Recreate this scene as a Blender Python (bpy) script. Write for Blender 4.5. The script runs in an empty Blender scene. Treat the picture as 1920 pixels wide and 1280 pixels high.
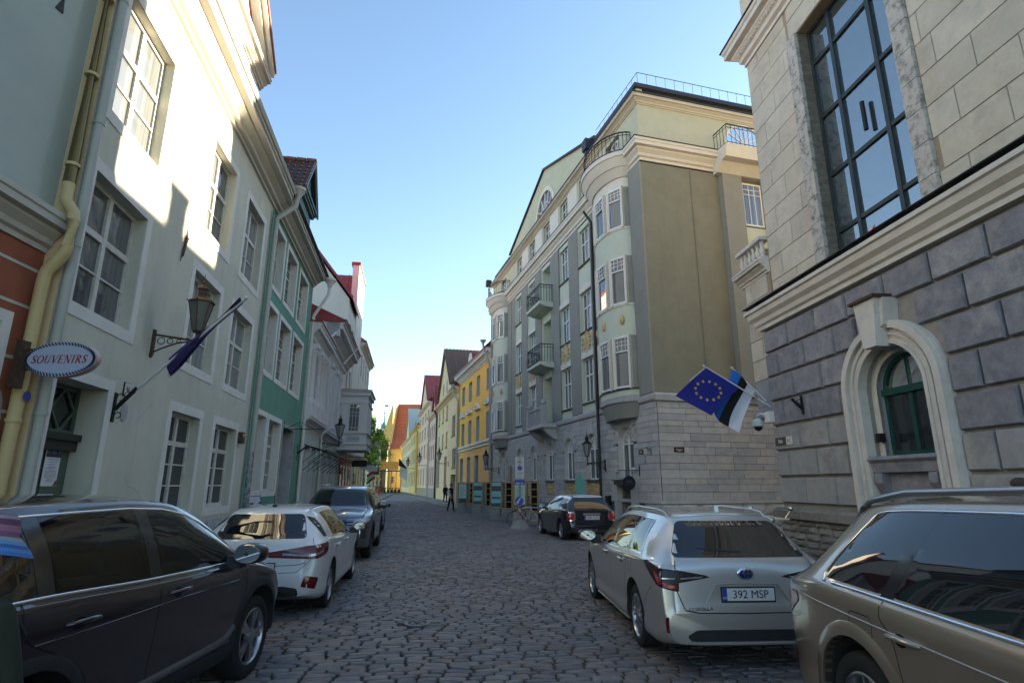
import bpy, bmesh, math, random
from mathutils import Vector, Matrix, Euler, geometry
from mathutils.bvhtree import BVHTree
RNG = random.Random(11)
SC = bpy.context.scene
COL = SC.collection
PI = math.pi
rad = math.radians

# ---------------------------------------------------------------- camera
PITCH = math.atan(268 / 1067.0)
cam = bpy.data.cameras.new('camera')
cam.sensor_width = 36.0
cam.lens = 20.0
cam.clip_start = 0.05
cam.clip_end = 3000
camo = bpy.data.objects.new('camera', cam)
camo.location = (0, 0, 1.77)
camo.rotation_euler = (PI / 2 + PITCH, 0, 0)
COL.objects.link(camo)
SC.camera = camo

# ---------------------------------------------------------------- sky, sun, exposure
SUN_DIR = Vector((.878, .479, 0)).normalized()
SUN_EL = rad(11.5)
SUN_AZ = math.atan2(SUN_DIR.x, SUN_DIR.y)
world = bpy.data.worlds.new('World')
SC.world = world
world.use_nodes = True
wn = world.node_tree.nodes
bg = wn['Background']
sky = wn.new('ShaderNodeTexSky')
sky.sky_type = 'NISHITA'
sky.sun_disc = False
sky.sun_elevation = SUN_EL
sky.sun_rotation = SUN_AZ
sky.altitude = 20
sky.air_density = 1.0
sky.dust_density = 0.4
sky.ozone_density = 1.6
world.node_tree.links.new(sky.outputs[0], bg.inputs[0])
bg.inputs[1].default_value = 0.072
sun = bpy.data.lights.new('sun', 'SUN')
sun.energy = 5.0
sun.angle = rad(0.55)
sun.color = (1.0, .84, .62)
suno = bpy.data.objects.new('sun', sun)
sv = Vector((SUN_DIR.x * math.cos(SUN_EL), SUN_DIR.y * math.cos(SUN_EL), math.sin(SUN_EL)))
suno.rotation_euler = sv.to_track_quat('Z', 'Y').to_euler()
suno.location = (40, 30, 40)
COL.objects.link(suno)
SC.view_settings.view_transform = 'Standard'
SC.view_settings.look = 'None'
SC.view_settings.gamma = 1.0
SC.view_settings.use_curve_mapping = False
SC.view_settings.exposure = 2.8
SC.cycles.max_bounces = 7
SC.cycles.diffuse_bounces = 3
SC.cycles.glossy_bounces = 4
SC.cycles.transparent_max_bounces = 10
SC.cycles.caustics_reflective = False
SC.cycles.caustics_refractive = False

# ---------------------------------------------------------------- materials
MATS = {}
def _m(name):
    m = bpy.data.materials.new(name)
    m.use_nodes = True
    n = m.node_tree.nodes
    return m, n, m.node_tree.links, n['Principled BSDF']
def pm(name, col, rough=.8, var=.12, scale=3.0, bump=.15, bscale=60., metal=0., spec=.4, stain=0., stcol=None, sscale=.7, streak=1.0, coat=0., drip=0.):
    """plain procedural material: base colour, mottling, stains with ragged edges, fine relief"""
    if name in MATS: return MATS[name]
    m, n, l, b = _m(name)
    geo = n.new('ShaderNodeNewGeometry')
    nz = n.new('ShaderNodeTexNoise'); nz.inputs['Scale'].default_value = scale; nz.inputs['Detail'].default_value = 6
    nz.inputs['Roughness'].default_value = .65
    l.new(geo.outputs['Position'], nz.inputs['Vector'])
    r = n.new('ShaderNodeValToRGB')
    r.color_ramp.elements[0].position = .28; r.color_ramp.elements[1].position = .74
    c0 = [max(0, c * (1 - var)) for c in col]; c1 = [min(1, c * (1 + var)) for c in col]
    r.color_ramp.elements[0].color = (*c0, 1); r.color_ramp.elements[1].color = (*c1, 1)
    l.new(nz.outputs[0], r.inputs[0])
    out = r.outputs[0]
    if stain > 0:
        mp = n.new('ShaderNodeMapping'); mp.inputs['Scale'].default_value = (1, 1, streak)
        l.new(geo.outputs['Position'], mp.inputs['Vector'])
        n2 = n.new('ShaderNodeTexNoise'); n2.inputs['Scale'].default_value = sscale; n2.inputs['Detail'].default_value = 9
        n2.inputs['Roughness'].default_value = .7
        l.new(mp.outputs[0], n2.inputs['Vector'])
        r2 = n.new('ShaderNodeValToRGB'); r2.color_ramp.elements[0].position = .48; r2.color_ramp.elements[1].position = .68
        r2.color_ramp.elements[0].color = (0, 0, 0, 1); r2.color_ramp.elements[1].color = (stain, stain, stain, 1)
        l.new(n2.outputs[0], r2.inputs[0])
        mx = n.new('ShaderNodeMixRGB'); l.new(r2.outputs[0], mx.inputs[0]); l.new(out, mx.inputs[1])
        mx.inputs[2].default_value = (*(stcol or [c * .55 for c in col]), 1)
        out = mx.outputs[0]
    if drip > 0:
        mp = n.new('ShaderNodeMapping'); mp.inputs['Scale'].default_value = (5, 5, .25)
        l.new(geo.outputs['Position'], mp.inputs['Vector'])
        n2 = n.new('ShaderNodeTexNoise'); n2.inputs['Scale'].default_value = 1.6; n2.inputs['Detail'].default_value = 5
        l.new(mp.outputs[0], n2.inputs['Vector'])
        r2 = n.new('ShaderNodeValToRGB'); r2.color_ramp.elements[0].position = .52; r2.color_ramp.elements[1].position = .8
        r2.color_ramp.elements[0].color = (0, 0, 0, 1); r2.color_ramp.elements[1].color = (drip, drip, drip, 1)
        l.new(n2.outputs[0], r2.inputs[0])
        mx = n.new('ShaderNodeMixRGB'); l.new(r2.outputs[0], mx.inputs[0]); l.new(out, mx.inputs[1])
        mx.inputs[2].default_value = (*[c * .5 for c in col], 1)
        out = mx.outputs[0]
    l.new(out, b.inputs['Base Color'])
    b.inputs['Roughness'].default_value = rough
    b.inputs['Metallic'].default_value = metal
    b.inputs['Specular IOR Level'].default_value = spec
    b.inputs['Coat Weight'].default_value = coat
    b.inputs['Coat Roughness'].default_value = .04
    if bump > 0:
        n3 = n.new('ShaderNodeTexNoise'); n3.inputs['Scale'].default_value = bscale; n3.inputs['Detail'].default_value = 4
        l.new(geo.outputs['Position'], n3.inputs['Vector'])
        bp = n.new('ShaderNodeBump'); bp.inputs['Strength'].default_value = bump; bp.inputs['Distance'].default_value = .02
        l.new(n3.outputs[0], bp.inputs['Height']); l.new(bp.outputs[0], b.inputs['Normal'])
    MATS[name] = m
    return m
def paint(name, col, metal=.0, rough=.3, coat=1.0, grime=.12):
    """car paint under a clear coat with a little road dust"""
    if name in MATS: return MATS[name]
    m, n, l, b = _m(name)
    geo = n.new('ShaderNodeNewGeometry')
    nz = n.new('ShaderNodeTexNoise'); nz.inputs['Scale'].default_value = 2.2; nz.inputs['Detail'].default_value = 8
    l.new(geo.outputs['Position'], nz.inputs['Vector'])
    mr = n.new('ShaderNodeMapRange'); mr.inputs[1].default_value = .4; mr.inputs[2].default_value = .75
    mr.inputs[3].default_value = 0; mr.inputs[4].default_value = grime
    l.new(nz.outputs[0], mr.inputs[0])
    mx = n.new('ShaderNodeMixRGB'); mx.inputs[1].default_value = (*col, 1); mx.inputs[2].default_value = (.16, .145, .13, 1)
    l.new(mr.outputs[0], mx.inputs[0]); l.new(mx.outputs[0], b.inputs['Base Color'])
    b.inputs['Metallic'].default_value = metal; b.inputs['Roughness'].default_value = rough
    b.inputs['Coat Weight'].default_value = coat
    cr = n.new('ShaderNodeMapRange'); cr.inputs[1].default_value = .35; cr.inputs[2].default_value = .7
    cr.inputs[3].default_value = .01; cr.inputs[4].default_value = .05
    l.new(nz.outputs[0], cr.inputs[0]); l.new(cr.outputs[0], b.inputs['Coat Roughness'])
    MATS[name] = m
    return m
def glass(name, col=(.02, .025, .03), ior=1.55, wave=.02, wscale=1.5, rough=.02, thru=0., curtain=None):
    """pane: dark room or curtain behind, mirror-like surface, slightly wavy"""
    if name in MATS: return MATS[name]
    m, n, l, b = _m(name)
    n.remove(b)
    out = n['Material Output']
    geo = n.new('ShaderNodeNewGeometry')
    gl = n.new('ShaderNodeBsdfGlossy'); gl.inputs['Roughness'].default_value = rough
    fr = n.new('ShaderNodeFresnel'); fr.inputs[0].default_value = ior
    if wave > 0:
        nz = n.new('ShaderNodeTexNoise'); nz.inputs['Scale'].default_value = wscale; nz.inputs['Detail'].default_value = 1
        l.new(geo.outputs['Position'], nz.inputs['Vector'])
        bp = n.new('ShaderNodeBump'); bp.inputs['Strength'].default_value = wave; bp.inputs['Distance'].default_value = .5
        l.new(nz.outputs[0], bp.inputs['Height'])
        l.new(bp.outputs[0], gl.inputs['Normal'])
    if thru > 0:
        back = n.new('ShaderNodeBsdfTransparent'); back.inputs[0].default_value = (*[thru * c for c in col], 1)
    else:
        back = n.new('ShaderNodeBsdfDiffuse')
        if curtain:
            mp = n.new('ShaderNodeMapping'); mp.inputs['Scale'].default_value = (7, 7, .15)
            l.new(geo.outputs['Position'], mp.inputs['Vector'])
            n2 = n.new('ShaderNodeTexNoise'); n2.inputs['Scale'].default_value = 1.3; n2.inputs['Detail'].default_value = 3
            l.new(mp.outputs[0], n2.inputs['Vector'])
            r2 = n.new('ShaderNodeValToRGB'); r2.color_ramp.elements[0].position = .42; r2.color_ramp.elements[1].position = .62
            r2.color_ramp.elements[0].color = (*col, 1); r2.color_ramp.elements[1].color = (*curtain, 1)
            l.new(n2.outputs[0], r2.inputs[0]); l.new(r2.outputs[0], back.inputs[0])
        else:
            back.inputs[0].default_value = (*col, 1)
    mx = n.new('ShaderNodeMixShader')
    l.new(fr.outputs[0], mx.inputs[0]); l.new(back.outputs[0], mx.inputs[1]); l.new(gl.outputs[0], mx.inputs[2])
    l.new(mx.outputs[0], out.inputs[0])
    MATS[name] = m
    return m

# ---------------------------------------------------------------- mesh helpers
class MB:
    def __init__(s): s.v = []; s.f = []; s.m = []
    def face(s, pts, mi=0):
        i = len(s.v); s.v += [tuple(p) for p in pts]; s.f.append(tuple(range(i, i + len(pts)))); s.m.append(mi)
    def box(s, x0, x1, y0, y1, z0, z1, mi=0):
        i = len(s.v)
        s.v += [(x0,y0,z0),(x1,y0,z0),(x1,y1,z0),(x0,y1,z0),(x0,y0,z1),(x1,y0,z1),(x1,y1,z1),(x0,y1,z1)]
        for q in ((0,3,2,1),(4,5,6,7),(0,1,5,4),(1,2,6,5),(2,3,7,6),(3,0,4,7)):
            s.f.append(tuple(i + k for k in q)); s.m.append(mi)
        return s
    def prism(s, poly, axis, a, b, mi=0, cap=True):
        def P(p, t):
            return (t, p[0], p[1]) if axis == 'x' else (p[0], t, p[1]) if axis == 'y' else (p[0], p[1], t)
        n = len(poly); i = len(s.v)
        s.v += [P(p, a) for p in poly] + [P(p, b) for p in poly]
        for k in range(n):
            k2 = (k + 1) % n
            s.f.append((i + k, i + k2, i + n + k2, i + n + k)); s.m.append(mi)
        if cap:
            s.f.append(tuple(range(i + n - 1, i - 1, -1))); s.m.append(mi)
            s.f.append(tuple(range(i + n, i + 2 * n))); s.m.append(mi)
        return s
    def grid(s, rows, mi=0, closed=False):
        """rows: list of equal-length point lists"""
        i = len(s.v); n = len(rows[0])
        for r in rows: s.v += [tuple(p) for p in r]
        for a in range(len(rows) - 1):
            for b in range(n if closed else n - 1):
                b2 = (b + 1) % n
                s.f.append((i + a*n + b, i + a*n + b2, i + (a+1)*n + b2, i + (a+1)*n + b)); s.m.append(mi)
        return s
    def tube(s, pts, r, n=8, mi=0, cap=True):
        pts = [Vector(p) for p in pts]
        rows = []
        up = Vector((0, 0, 1))
        for k, p in enumerate(pts):
            d = (pts[min(k + 1, len(pts) - 1)] - pts[max(k - 1, 0)]).normalized()
            u = d.cross(up)
            if u.length < 1e-3: u = d.cross(Vector((0, 1, 0)))
            u.normalize(); w = u.cross(d)
            rr = r[k] if isinstance(r, (list, tuple)) else r
            rows.append([p + (u * math.cos(a) + w * math.sin(a)) * rr for a in [2 * PI * q / n for q in range(n)]])
        i = len(s.v)
        s.grid(rows, mi, True)
        if cap:
            s.f.append(tuple(range(i, i + n))); s.m.append(mi)
            e = len(s.v); s.f.append(tuple(range(e - n, e))); s.m.append(mi)
        return s
    def lathe(s, prof, n=16, mi=0, o=(0, 0, 0), axis='z', a0=0., a1=2 * PI, sq=None):
        full = abs(a1 - a0 - 2 * PI) < 1e-6
        rows = []
        for r, z in prof:
            row = []
            for q in range(n if full else n + 1):
                a = a0 + (a1 - a0) * q / n
                c, d = math.cos(a) * r, math.sin(a) * r
                if axis == 'z': p = (o[0] + c, o[1] + d, o[2] + z)
                elif axis == 'y': p = (o[0] + c, o[1] + z, o[2] + d)
                else: p = (o[0] + z, o[1] + c, o[2] + d)
                row.append(p)
            rows.append(row)
        return s.grid(rows, mi, full)
    def ell(s, c, r, n=10, m=6, mi=0, p=1.0):
        def sg(v): return math.copysign(abs(v) ** p, v)
        rows = []
        for a in range(m + 1):
            t = -PI / 2 + PI * a / m
            rows.append([(c[0] + r[0] * sg(math.cos(t)) * sg(math.cos(2*PI*q/n)), c[1] + r[1] * sg(math.cos(t)) * sg(math.sin(2*PI*q/n)), c[2] + r[2] * sg(math.sin(t))) for q in range(n)])
        return s.grid(rows, mi, True)
    def mesh(s, name, mats, smooth=None):
        me = bpy.data.meshes.new(name)
        me.from_pydata(s.v, [], s.f)
        for m in (mats if isinstance(mats, (list, tuple)) else [mats]): me.materials.append(m)
        if len(me.materials) > 1: me.polygons.foreach_set('material_index', s.m)
        if smooth is not None:
            bm = bmesh.new(); bm.from_mesh(me)
            bmesh.ops.remove_doubles(bm, verts=bm.verts, dist=1e-5)
            bmesh.ops.recalc_face_normals(bm, faces=bm.faces)
            for f in bm.faces: f.smooth = True
            bm.to_mesh(me); bm.free()
            me.set_sharp_from_angle(angle=rad(smooth))
        me.update()
        return me
    def build(s, name, mats, parent=None, loc=(0, 0, 0), rz=0, smooth=None):
        return ob(name, s.mesh(name, mats, smooth), parent, loc, rz)
def ob(name, me, parent=None, loc=(0, 0, 0), rz=0):
    o = bpy.data.objects.new(name, me)
    COL.objects.link(o)
    o.location = loc
    if isinstance(rz, (tuple, list, Euler)): o.rotation_euler = rz
    else: o.rotation_euler = (0, 0, rz)
    if parent: o.parent = parent
    return o
def tag(o, label=None, cat=None, group=None, kind=None):
    if label: o['label'] = label
    if cat: o['category'] = cat
    if group: o['group'] = group
    if kind: o['kind'] = kind
    return o
def thing(name, label, cat, loc=(0, 0, 0), rz=0, group=None):
    o = ob(name, None, None, loc, rz)
    o.empty_display_size = .2
    return tag(o, label, cat, group)
def copy_tree(o, parent=None):
    c = o.copy(); COL.objects.link(c); c.parent = parent
    for ch in list(o.children): copy_tree(ch, c)
    return c
def text_mesh(txt, size, mat, extrude=.002, shear=0., align='CENTER', bold=0.):
    cu = bpy.data.curves.new('lettering', 'FONT')
    cu.body = txt; cu.size = size; cu.extrude = extrude; cu.shear = shear; cu.offset = bold
    cu.align_x = align; cu.align_y = 'CENTER'; cu.resolution_u = 3
    t = bpy.data.objects.new('lettering', cu)
    COL.objects.link(t)
    dg = bpy.context.evaluated_depsgraph_get()
    me = bpy.data.meshes.new_from_object(t.evaluated_get(dg))
    bpy.data.objects.remove(t); bpy.data.curves.remove(cu)
    me.materials.clear(); me.materials.append(mat)
    return me
def put_text(txt, size, mat, parent, loc, rot, **k):
    """rot: Euler; text is drawn in its xy plane, facing +z"""
    return ob('lettering', text_mesh(txt, size, mat, **k), parent, loc, rot)
FACE_OUT = (PI / 2, 0, 0)      # lettering on a facade, read from -y

# ---------------------------------------------------------------- facade helpers
def arc(cx, cz, r, a0, a1, n):
    return [(cx + r * math.cos(a0 + (a1 - a0) * i / n), cz + r * math.sin(a0 + (a1 - a0) * i / n)) for i in range(n + 1)]
def wall(mb, x0, x1, z0, z1, holes=(), y=0., depth=.25, mi=0, mr=None):
    """front skin with openings; holes (x0,x1,z0,z1[,arched]) get reveals going in"""
    mr = mi if mr is None else mr
    xs = sorted({x0, x1, *[h[0] for h in holes], *[h[1] for h in holes]})
    zs = sorted({z0, z1, *[h[2] for h in holes], *[h[3] for h in holes]})
    xs = [x for x in xs if x0 - 1e-6 <= x <= x1 + 1e-6]; zs = [z for z in zs if z0 - 1e-6 <= z <= z1 + 1e-6]
    for j in range(len(zs) - 1):
        run = None
        zc = (zs[j] + zs[j+1]) / 2
        for i in range(len(xs) - 1):
            xc = (xs[i] + xs[i+1]) / 2
            solid = not any(h[0] < xc < h[1] and h[2] < zc < h[3] for h in holes)
            if solid and run is None: run = xs[i]
            if run is not None and (not solid or i == len(xs) - 2):
                e = xs[i+1] if solid else xs[i]
                mb.face([(run, y, zs[j]), (e, y, zs[j]), (e, y, zs[j+1]), (run, y, zs[j+1])], mi)
                run = None
    for h in holes:
        a, b, c, d = h[:4]
        y2 = y + (h[5] if len(h) > 5 else depth)
        if len(h) > 4 and h[4]:
            r = (b - a) / 2; cx = (a + b) / 2; cz = d - r
            pts = arc(cx, cz, r, PI, 0, 12)
            half = len(pts) // 2
            mb.face([(p[0], y, p[1]) for p in pts[:half+1]] + [(a, y, d)], mi)
            mb.face([(p[0], y, p[1]) for p in pts[half:]] + [(b, y, d)], mi)
            for k in range(len(pts) - 1):
                p, q = pts[k], pts[k+1]
                mb.face([(p[0], y, p[1]), (q[0], y, q[1]), (q[0], y2, q[1]), (p[0], y2, p[1])], mr)
            d = cz
        else:
            mb.face([(a, y, d), (b, y, d), (b, y2, d), (a, y2, d)], mr)
        mb.face([(a, y, c), (a, y2, c), (a, y2, d), (a, y, d)], mr)
        mb.face([(b, y, c), (b, y, d), (b, y2, d), (b, y2, c)], mr)
        mb.face([(a, y, c), (b, y, c), (b, y2, c), (a, y2, c)], mr)
def profile(mb, x0, x1, prof, mi=0):
    mb.prism(prof, 'x', x0, x1, mi)
def cornice_prof(z0, z1, out, y=0., steps=4):
    """classical profile from wall plane y out to y-out, with steps and a cove"""
    p = [(y + .02, z0)]
    h = z1 - z0
    for (o, t) in ((.12, 0), (.12, .14), (.30, .20), (.34, .34), (.62, .52), (.62, .60), (.92, .64), (.92, .82), (1, .86), (1, 1)):
        p.append((y - out * o, z0 + h * t))
    p.append((y + .02, z1))
    return p
_wc = {}
def win(parent, x0, x1, z0, z1, y, fm, gm, cols=2, rows=(1.,), fw=.055, bw=.028, arch=False, fan=0, sill=None, rz=0, M=None, mull=None, th=.06, transom=None, name='window', bars=0):
    """window: frame mesh with one child per pane; rows = heights as fractions, bottom to top"""
    w, h = round(x1 - x0, 3), round(z1 - z0, 3)
    key = (w, h, cols, tuple(rows), fw, bw, arch, fan, fm.name, gm if isinstance(gm, str) else gm.name, mull, th, transom, bars)
    if key not in _wc:
        f = MB(); panes = []
        mw = mull or bw
        zt = h
        if arch:
            r = w / 2; zt = h - r
            o = arc(r, zt, r, PI, 0, 14); i = arc(r, zt, r - fw, PI, 0, 14)
            for k in range(14):
                q = [o[k], o[k+1], i[k+1], i[k]]
                f.prism(q, 'y', 0, th)
        f.box(0, fw, 0, th, 0, zt); f.box(w - fw, w, 0, th, 0, zt); f.box(fw, w - fw, 0, th, 0, fw)
        f.box(fw, w - fw, 0, th, zt - fw, zt)
        ih = zt - 2 * fw; iw = w - 2 * fw
        tot = sum(rows); zz = fw
        rb = []
        for ri, rr in enumerate(rows):
            hh = ih * rr / tot; rb.append((zz, zz + hh)); zz += hh
        cf = None
        if isinstance(cols, tuple):
            cf = cols; cols = len(cf); acc = [0]
            for q in cf: acc.append(acc[-1] + q)
            xb = [fw + iw * a_ / acc[-1] for a_ in acc]
        else: xb = [fw + iw * c / cols for c in range(cols + 1)]
        for ri, (a, b) in enumerate(rb):
            if ri: 
                tb = mw if (transom is not None and ri == transom) else bw
                f.box(fw, w - fw, -.004 if tb > bw else 0.005, th - .005, a - tb / 2, a + tb / 2)
        for c in range(1, cols):
            mid = (mull and cols % 2 == 0 and c == cols // 2)
            tb = mw if mid or (mull and cols == 3) else bw
            f.box(xb[c] - tb / 2, xb[c] + tb / 2, -.008 if tb > bw else .008, th - .008, fw, zt - fw)
        for (a, b) in rb:
            for c in range(cols): panes.append([(xb[c], a), (xb[c+1], a), (xb[c+1], b), (xb[c], b)])
        if arch:
            r = w / 2 - fw * .8
            f.box(w / 2 - bw / 2, w / 2 + bw / 2, .008, th - .008, zt, zt + r)
            for k in range(fan):
                for sgn in (-1, 1):
                    a = PI / 2 + sgn * (PI / 2) * (k + 1) / (fan + 1)
                    p = (w / 2 + r * math.cos(a), zt + r * math.sin(a)); d = (-math.sin(a) * bw / 2, math.cos(a) * bw / 2)
                    f.prism([(w/2 - d[0], zt - d[1]), (p[0] - d[0], p[1] - d[1]), (p[0] + d[0], p[1] + d[1]), (w/2 + d[0], zt + d[1])], 'y', .01, th - .01)
            panes.append(arc(w / 2, zt, r, PI, PI / 2, 8) + [(w / 2, zt)])
            panes.append(arc(w / 2, zt, r, PI / 2, 0, 8) + [(w / 2, zt)])
        fme = f.mesh('window', fm)
        pms = []
        for p in panes:
            b = MB()
            b.face([(q[0], th * .55, q[1]) for q in p]); 
            b.face([(q[0], th * .55 + .006, q[1]) for q in reversed(p)])
            for k in range(len(p)):
                k2 = (k + 1) % len(p)
                b.face([(p[k][0], th*.55, p[k][1]), (p[k2][0], th*.55, p[k2][1]), (p[k2][0], th*.55+.006, p[k2][1]), (p[k][0], th*.55+.006, p[k][1])])
            pms.append(b)
        _wc[key] = (fme, pms, {})
    fme, pms, cache = _wc[key]
    o = ob(name, fme, parent, (x0, y, z0), rz)
    g = gm if not isinstance(gm, (list, tuple)) else gm[0]
    if g.name not in cache: cache[g.name] = [b.mesh('pane', g) for b in pms]
    for me in cache[g.name]: ob('pane', me, o)
    if sill:
        s = MB(); ow, oh, out, sm = sill
        s.prism([(-out, -.015), (-out, -.015 - oh), (.02, -.0 - oh), (.02, .01)], 'x', -ow, w + ow)
        s.build('sill', sm, o, (0, -(y if M is None else M), 0))
    return o
def surround(mb, x0, x1, z0, z1, wd, proud, y=0., mi=0, bottom=True, keep=0.):
    """flat band around an opening"""
    mb.box(x0 - wd, x0 - keep, y - proud, y + .01, z0 - (wd if bottom else 0), z1 + wd, mi)
    mb.box(x1 + keep, x1 + wd, y - proud, y + .01, z0 - (wd if bottom else 0), z1 + wd, mi)
    mb.box(x0 - keep, x1 + keep, y - proud, y + .01, z1 + keep, z1 + wd, mi)
    if bottom: mb.box(x0 - keep, x1 + keep, y - proud, y + .01, z0 - wd, z0 - keep, mi)
def frame_at(p, d):
    """location and z rotation of a facade frame: x along d (to the right seen from the street), y into the house"""
    return (p[0], p[1], 0), math.atan2(d[1], d[0])
def unit(a, b):
    l = math.hypot(a, b); return (a / l, b / l)
LD = unit(-.1725, 1); LO = (-4.3, 0.)
GD = unit(.285, -1); GO = (5.05, 20.)
RD = unit(.0817, -1); RO = (6.36, 14.)
QD = unit(.245, -1); QO = (-5.2, 55.7)

def sweep(mb, prof, path, mi=0):
    """moulding (out, z) carried along a plan polyline with mitred corners; out grows to the left-hand outside given by each segment's normal"""
    n = len(path); ns = []
    for a, b in zip(path[:-1], path[1:]):
        d = Vector((b[0] - a[0], b[1] - a[1])).normalized(); ns.append(Vector((d.y, -d.x)))
    rows = []
    for i, p in enumerate(path):
        if i == 0: m = ns[0]
        elif i == n - 1: m = ns[-1]
        else:
            m = (ns[i-1] + ns[i]); m = m / (m.length ** 2) * 2
        rows.append([(p[0] + m.x * o, p[1] + m.y * o, z) for o, z in prof])
    mb.grid(rows, mi); mb.face(rows[0], mi); mb.face(rows[-1], mi)
    return mb
def cprof(z0, z1, out): return [(-p[0], p[1]) for p in cornice_prof(z0, z1, out)]
# ================================================================ ground, road, pavements
mortar = pm('joint_grit', (.05, .042, .033), .95, .3, 14, .5, 120)
def cobble_mat(i, c): return pm('cobble_%d' % i, c, .62, .25, 7, .3, 60, spec=.3, stain=.45, sscale=2.2)
COB = [cobble_mat(i, tuple(v * 1.12 for v in c)) for i, c in enumerate([(.150, .134, .130), (.170, .142, .132), (.132, .126, .130), (.190, .165, .152), (.160, .128, .116), (.120, .110, .108), (.165, .154, .152)])]
paving = pm('pavement_stone', (.20, .185, .165), .8, .2, 2.5, .3, 50, stain=.4)
kerbm = pm('kerb_granite', (.22, .20, .185), .75, .2, 8, .3, 90, stain=.3)
earth = pm('far_ground', (.12, .11, .10), .95, .2, .5, .2, 20)
def lk(Y): return -4.3 - .1725 * Y + 1.05          # left kerb
def rface(Y):
    if Y < 14: return 7.5 - .0817 * Y
    if Y < 20: return 13.
    if Y < 55.7: return 10.75 - .285 * Y
    return 8.447 - .245 * Y
def rk(Y):
    if Y < 13.2: return 7.5 - .0817 * Y - 1.35
    if Y < 20.5: return 13.
    return rface(Y) - 1.2 - min(1.4, (Y - 20.5) * .07) + (max(0, min(.7, (Y - 45) * .03)))
g = MB(); g.face([(-900, -300, -.06), (900, -300, -.06), (900, 1500, -.06), (-900, 1500, -.06)])
tag(g.build('ground', earth), 'bare ground under and beyond the street', None, None, 'structure')
rd = MB()
Ys = [-12, -6, 0, 6, 13.19, 13.2, 16, 20.49, 20.5, 26, 32, 40, 48, 55.6, 62, 75, 90, 110, 135, 160]
rd.grid([[(lk(y), y, 0), (rk(y), y, 0)] for y in Ys])
road = rd.build('road', mortar)
tag(road, 'cobbled street running between the houses', None, None, 'structure')
def pavement(name, label, inner, outer, ys, side):
    b = MB()
    b.grid([[(inner(y), y, .10), (outer(y), y, .10)] for y in ys], 0)
    k = .16 * side
    b.grid([[(outer(y), y, .115), (outer(y) + k, y, .115), (outer(y) + k, y, -.02)] for y in ys], 1)
    b.grid([[(outer(y), y, .115), (outer(y), y, .0)] for y in ys], 1)
    for y in (ys[0], ys[-1]):
        b.face([(inner(y), y, .10), (outer(y), y, .10), (outer(y), y, -.05), (inner(y), y, -.05)], 0)
    o = b.build(name, [paving, kerbm])
    return tag(o, label, None, None, 'structure')
ylist = lambda a, b, n: [a + (b - a) * i / n for i in range(n + 1)]
pavement('pavement', 'narrow stone pavement along the left row of houses', lambda y: lk(y) - 1.2, lambda y: lk(y) - .17, ylist(-12, 120, 40), 1)
pavement('pavement', 'grey pavement at the foot of the dark rusticated building', lambda y: rface(y) + .3, lambda y: rk(y) + .17, ylist(-12, 13.19, 8), -1)
pavement('pavement', 'pavement with granite kerb along the right row of houses', lambda y: rface(y) + .3, lambda y: rk(y) + .17, ylist(20.5, 160, 60), -1)
gl = MB()                                            # side lane
a = Vector((5.05, 20.)); sd = Vector(unit(1, .285)); nrm = Vector((sd.y, -sd.x))
gl.face([(*(a + sd * .2 + nrm * 6.3), .008), (*(a + sd * 30 + nrm * 6.3), .008), (*(a + sd * 30), .008), (*(a + sd * .2), .008)])
tag(gl.build('side_lane', paving), 'paved side lane between the two right-hand buildings', None, None, 'structure')

def scr(x, y, z=0.02):
    zz = z - 1.77; c, s = math.cos(PITCH), math.sin(PITCH)
    f = y * c + zz * s
    if f < .2: return None
    return 960 + 1067 * x / f, 640 - 1067 * (-y * s + zz * c) / f, f
MANHOLE = (-1.22, 7.99)
stones = []
dv = Vector(unit(-.115, 1)); pv = Vector((dv.y, -dv.x))
aY = 3.6
while aY < 64:
    pitch = .112 + RNG.uniform(-.010, .012)
    bX = -16.
    ph = RNG.uniform(0, 6)
    while bX < 9.5:
        ln = RNG.uniform(.17, .32) if RNG.random() > .1 else RNG.uniform(.12, .17)
        wob = .02 * math.sin(bX * .9 + ph * .1) + .08 * math.sin(bX * .35 + aY * .12) + .04 * math.sin(bX * .21 + 1.3 + aY * .31)
        p = dv * (aY + wob + RNG.uniform(-.004, .004)) + pv * (bX + ln / 2)
        bX += ln + RNG.uniform(.006, .016)
        if not (lk(p.y) + .13 < p.x < rk(p.y) - .13): continue
        if p.x > 12: continue
        if (p.x - MANHOLE[0]) ** 2 + (p.y - MANHOLE[1]) ** 2 < .20 ** 2: continue
        q = scr(p.x, p.y)
        if q is None or not (-60 < q[0] < 1980 and q[1] < 1420): continue
        stones.append((q[2], p.x, p.y, ln, pitch - RNG.uniform(.002, .008), RNG.uniform(-.05, .05)))
    aY += pitch
stones.sort()
def crown(x, y):
    return .012 * math.sin(x * 1.1 + y * .6) + .010 * math.sin(x * .5 - y * 1.3)
def stone_pts(lx, ly, rng, h=.035):
    """rounded uneven sett: list of rings"""
    base = []
    for k in range(8):
        a = 2 * PI * (k + .5) / 8
        c, s = math.cos(a), math.sin(a)
        e = .45
        x = math.copysign(abs(c) ** e, c) * lx / 2; y = math.copysign(abs(s) ** e, s) * ly / 2
        base.append((x * (1 + rng.uniform(-.05, .03)), y * (1 + rng.uniform(-.09, .03))))
    t = rng.uniform(-.005, .005); t2 = rng.uniform(-.005, .005)
    r0 = [(x, y, -.03) for x, y in base]
    r1 = [(x * .985, y * .98, h * .72) for x, y in base]
    i = .011
    r2 = [(x - math.copysign(min(i, abs(x) * .3), x), y - math.copysign(min(i, abs(y) * .35), y), h + t * (1 if x > 0 else -1) + t2 * (1 if y > 0 else -1)) for x, y in base]
    return r0, r1, r2, (rng.uniform(-.01, .01), rng.uniform(-.008, .008), h + .0025)
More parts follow.
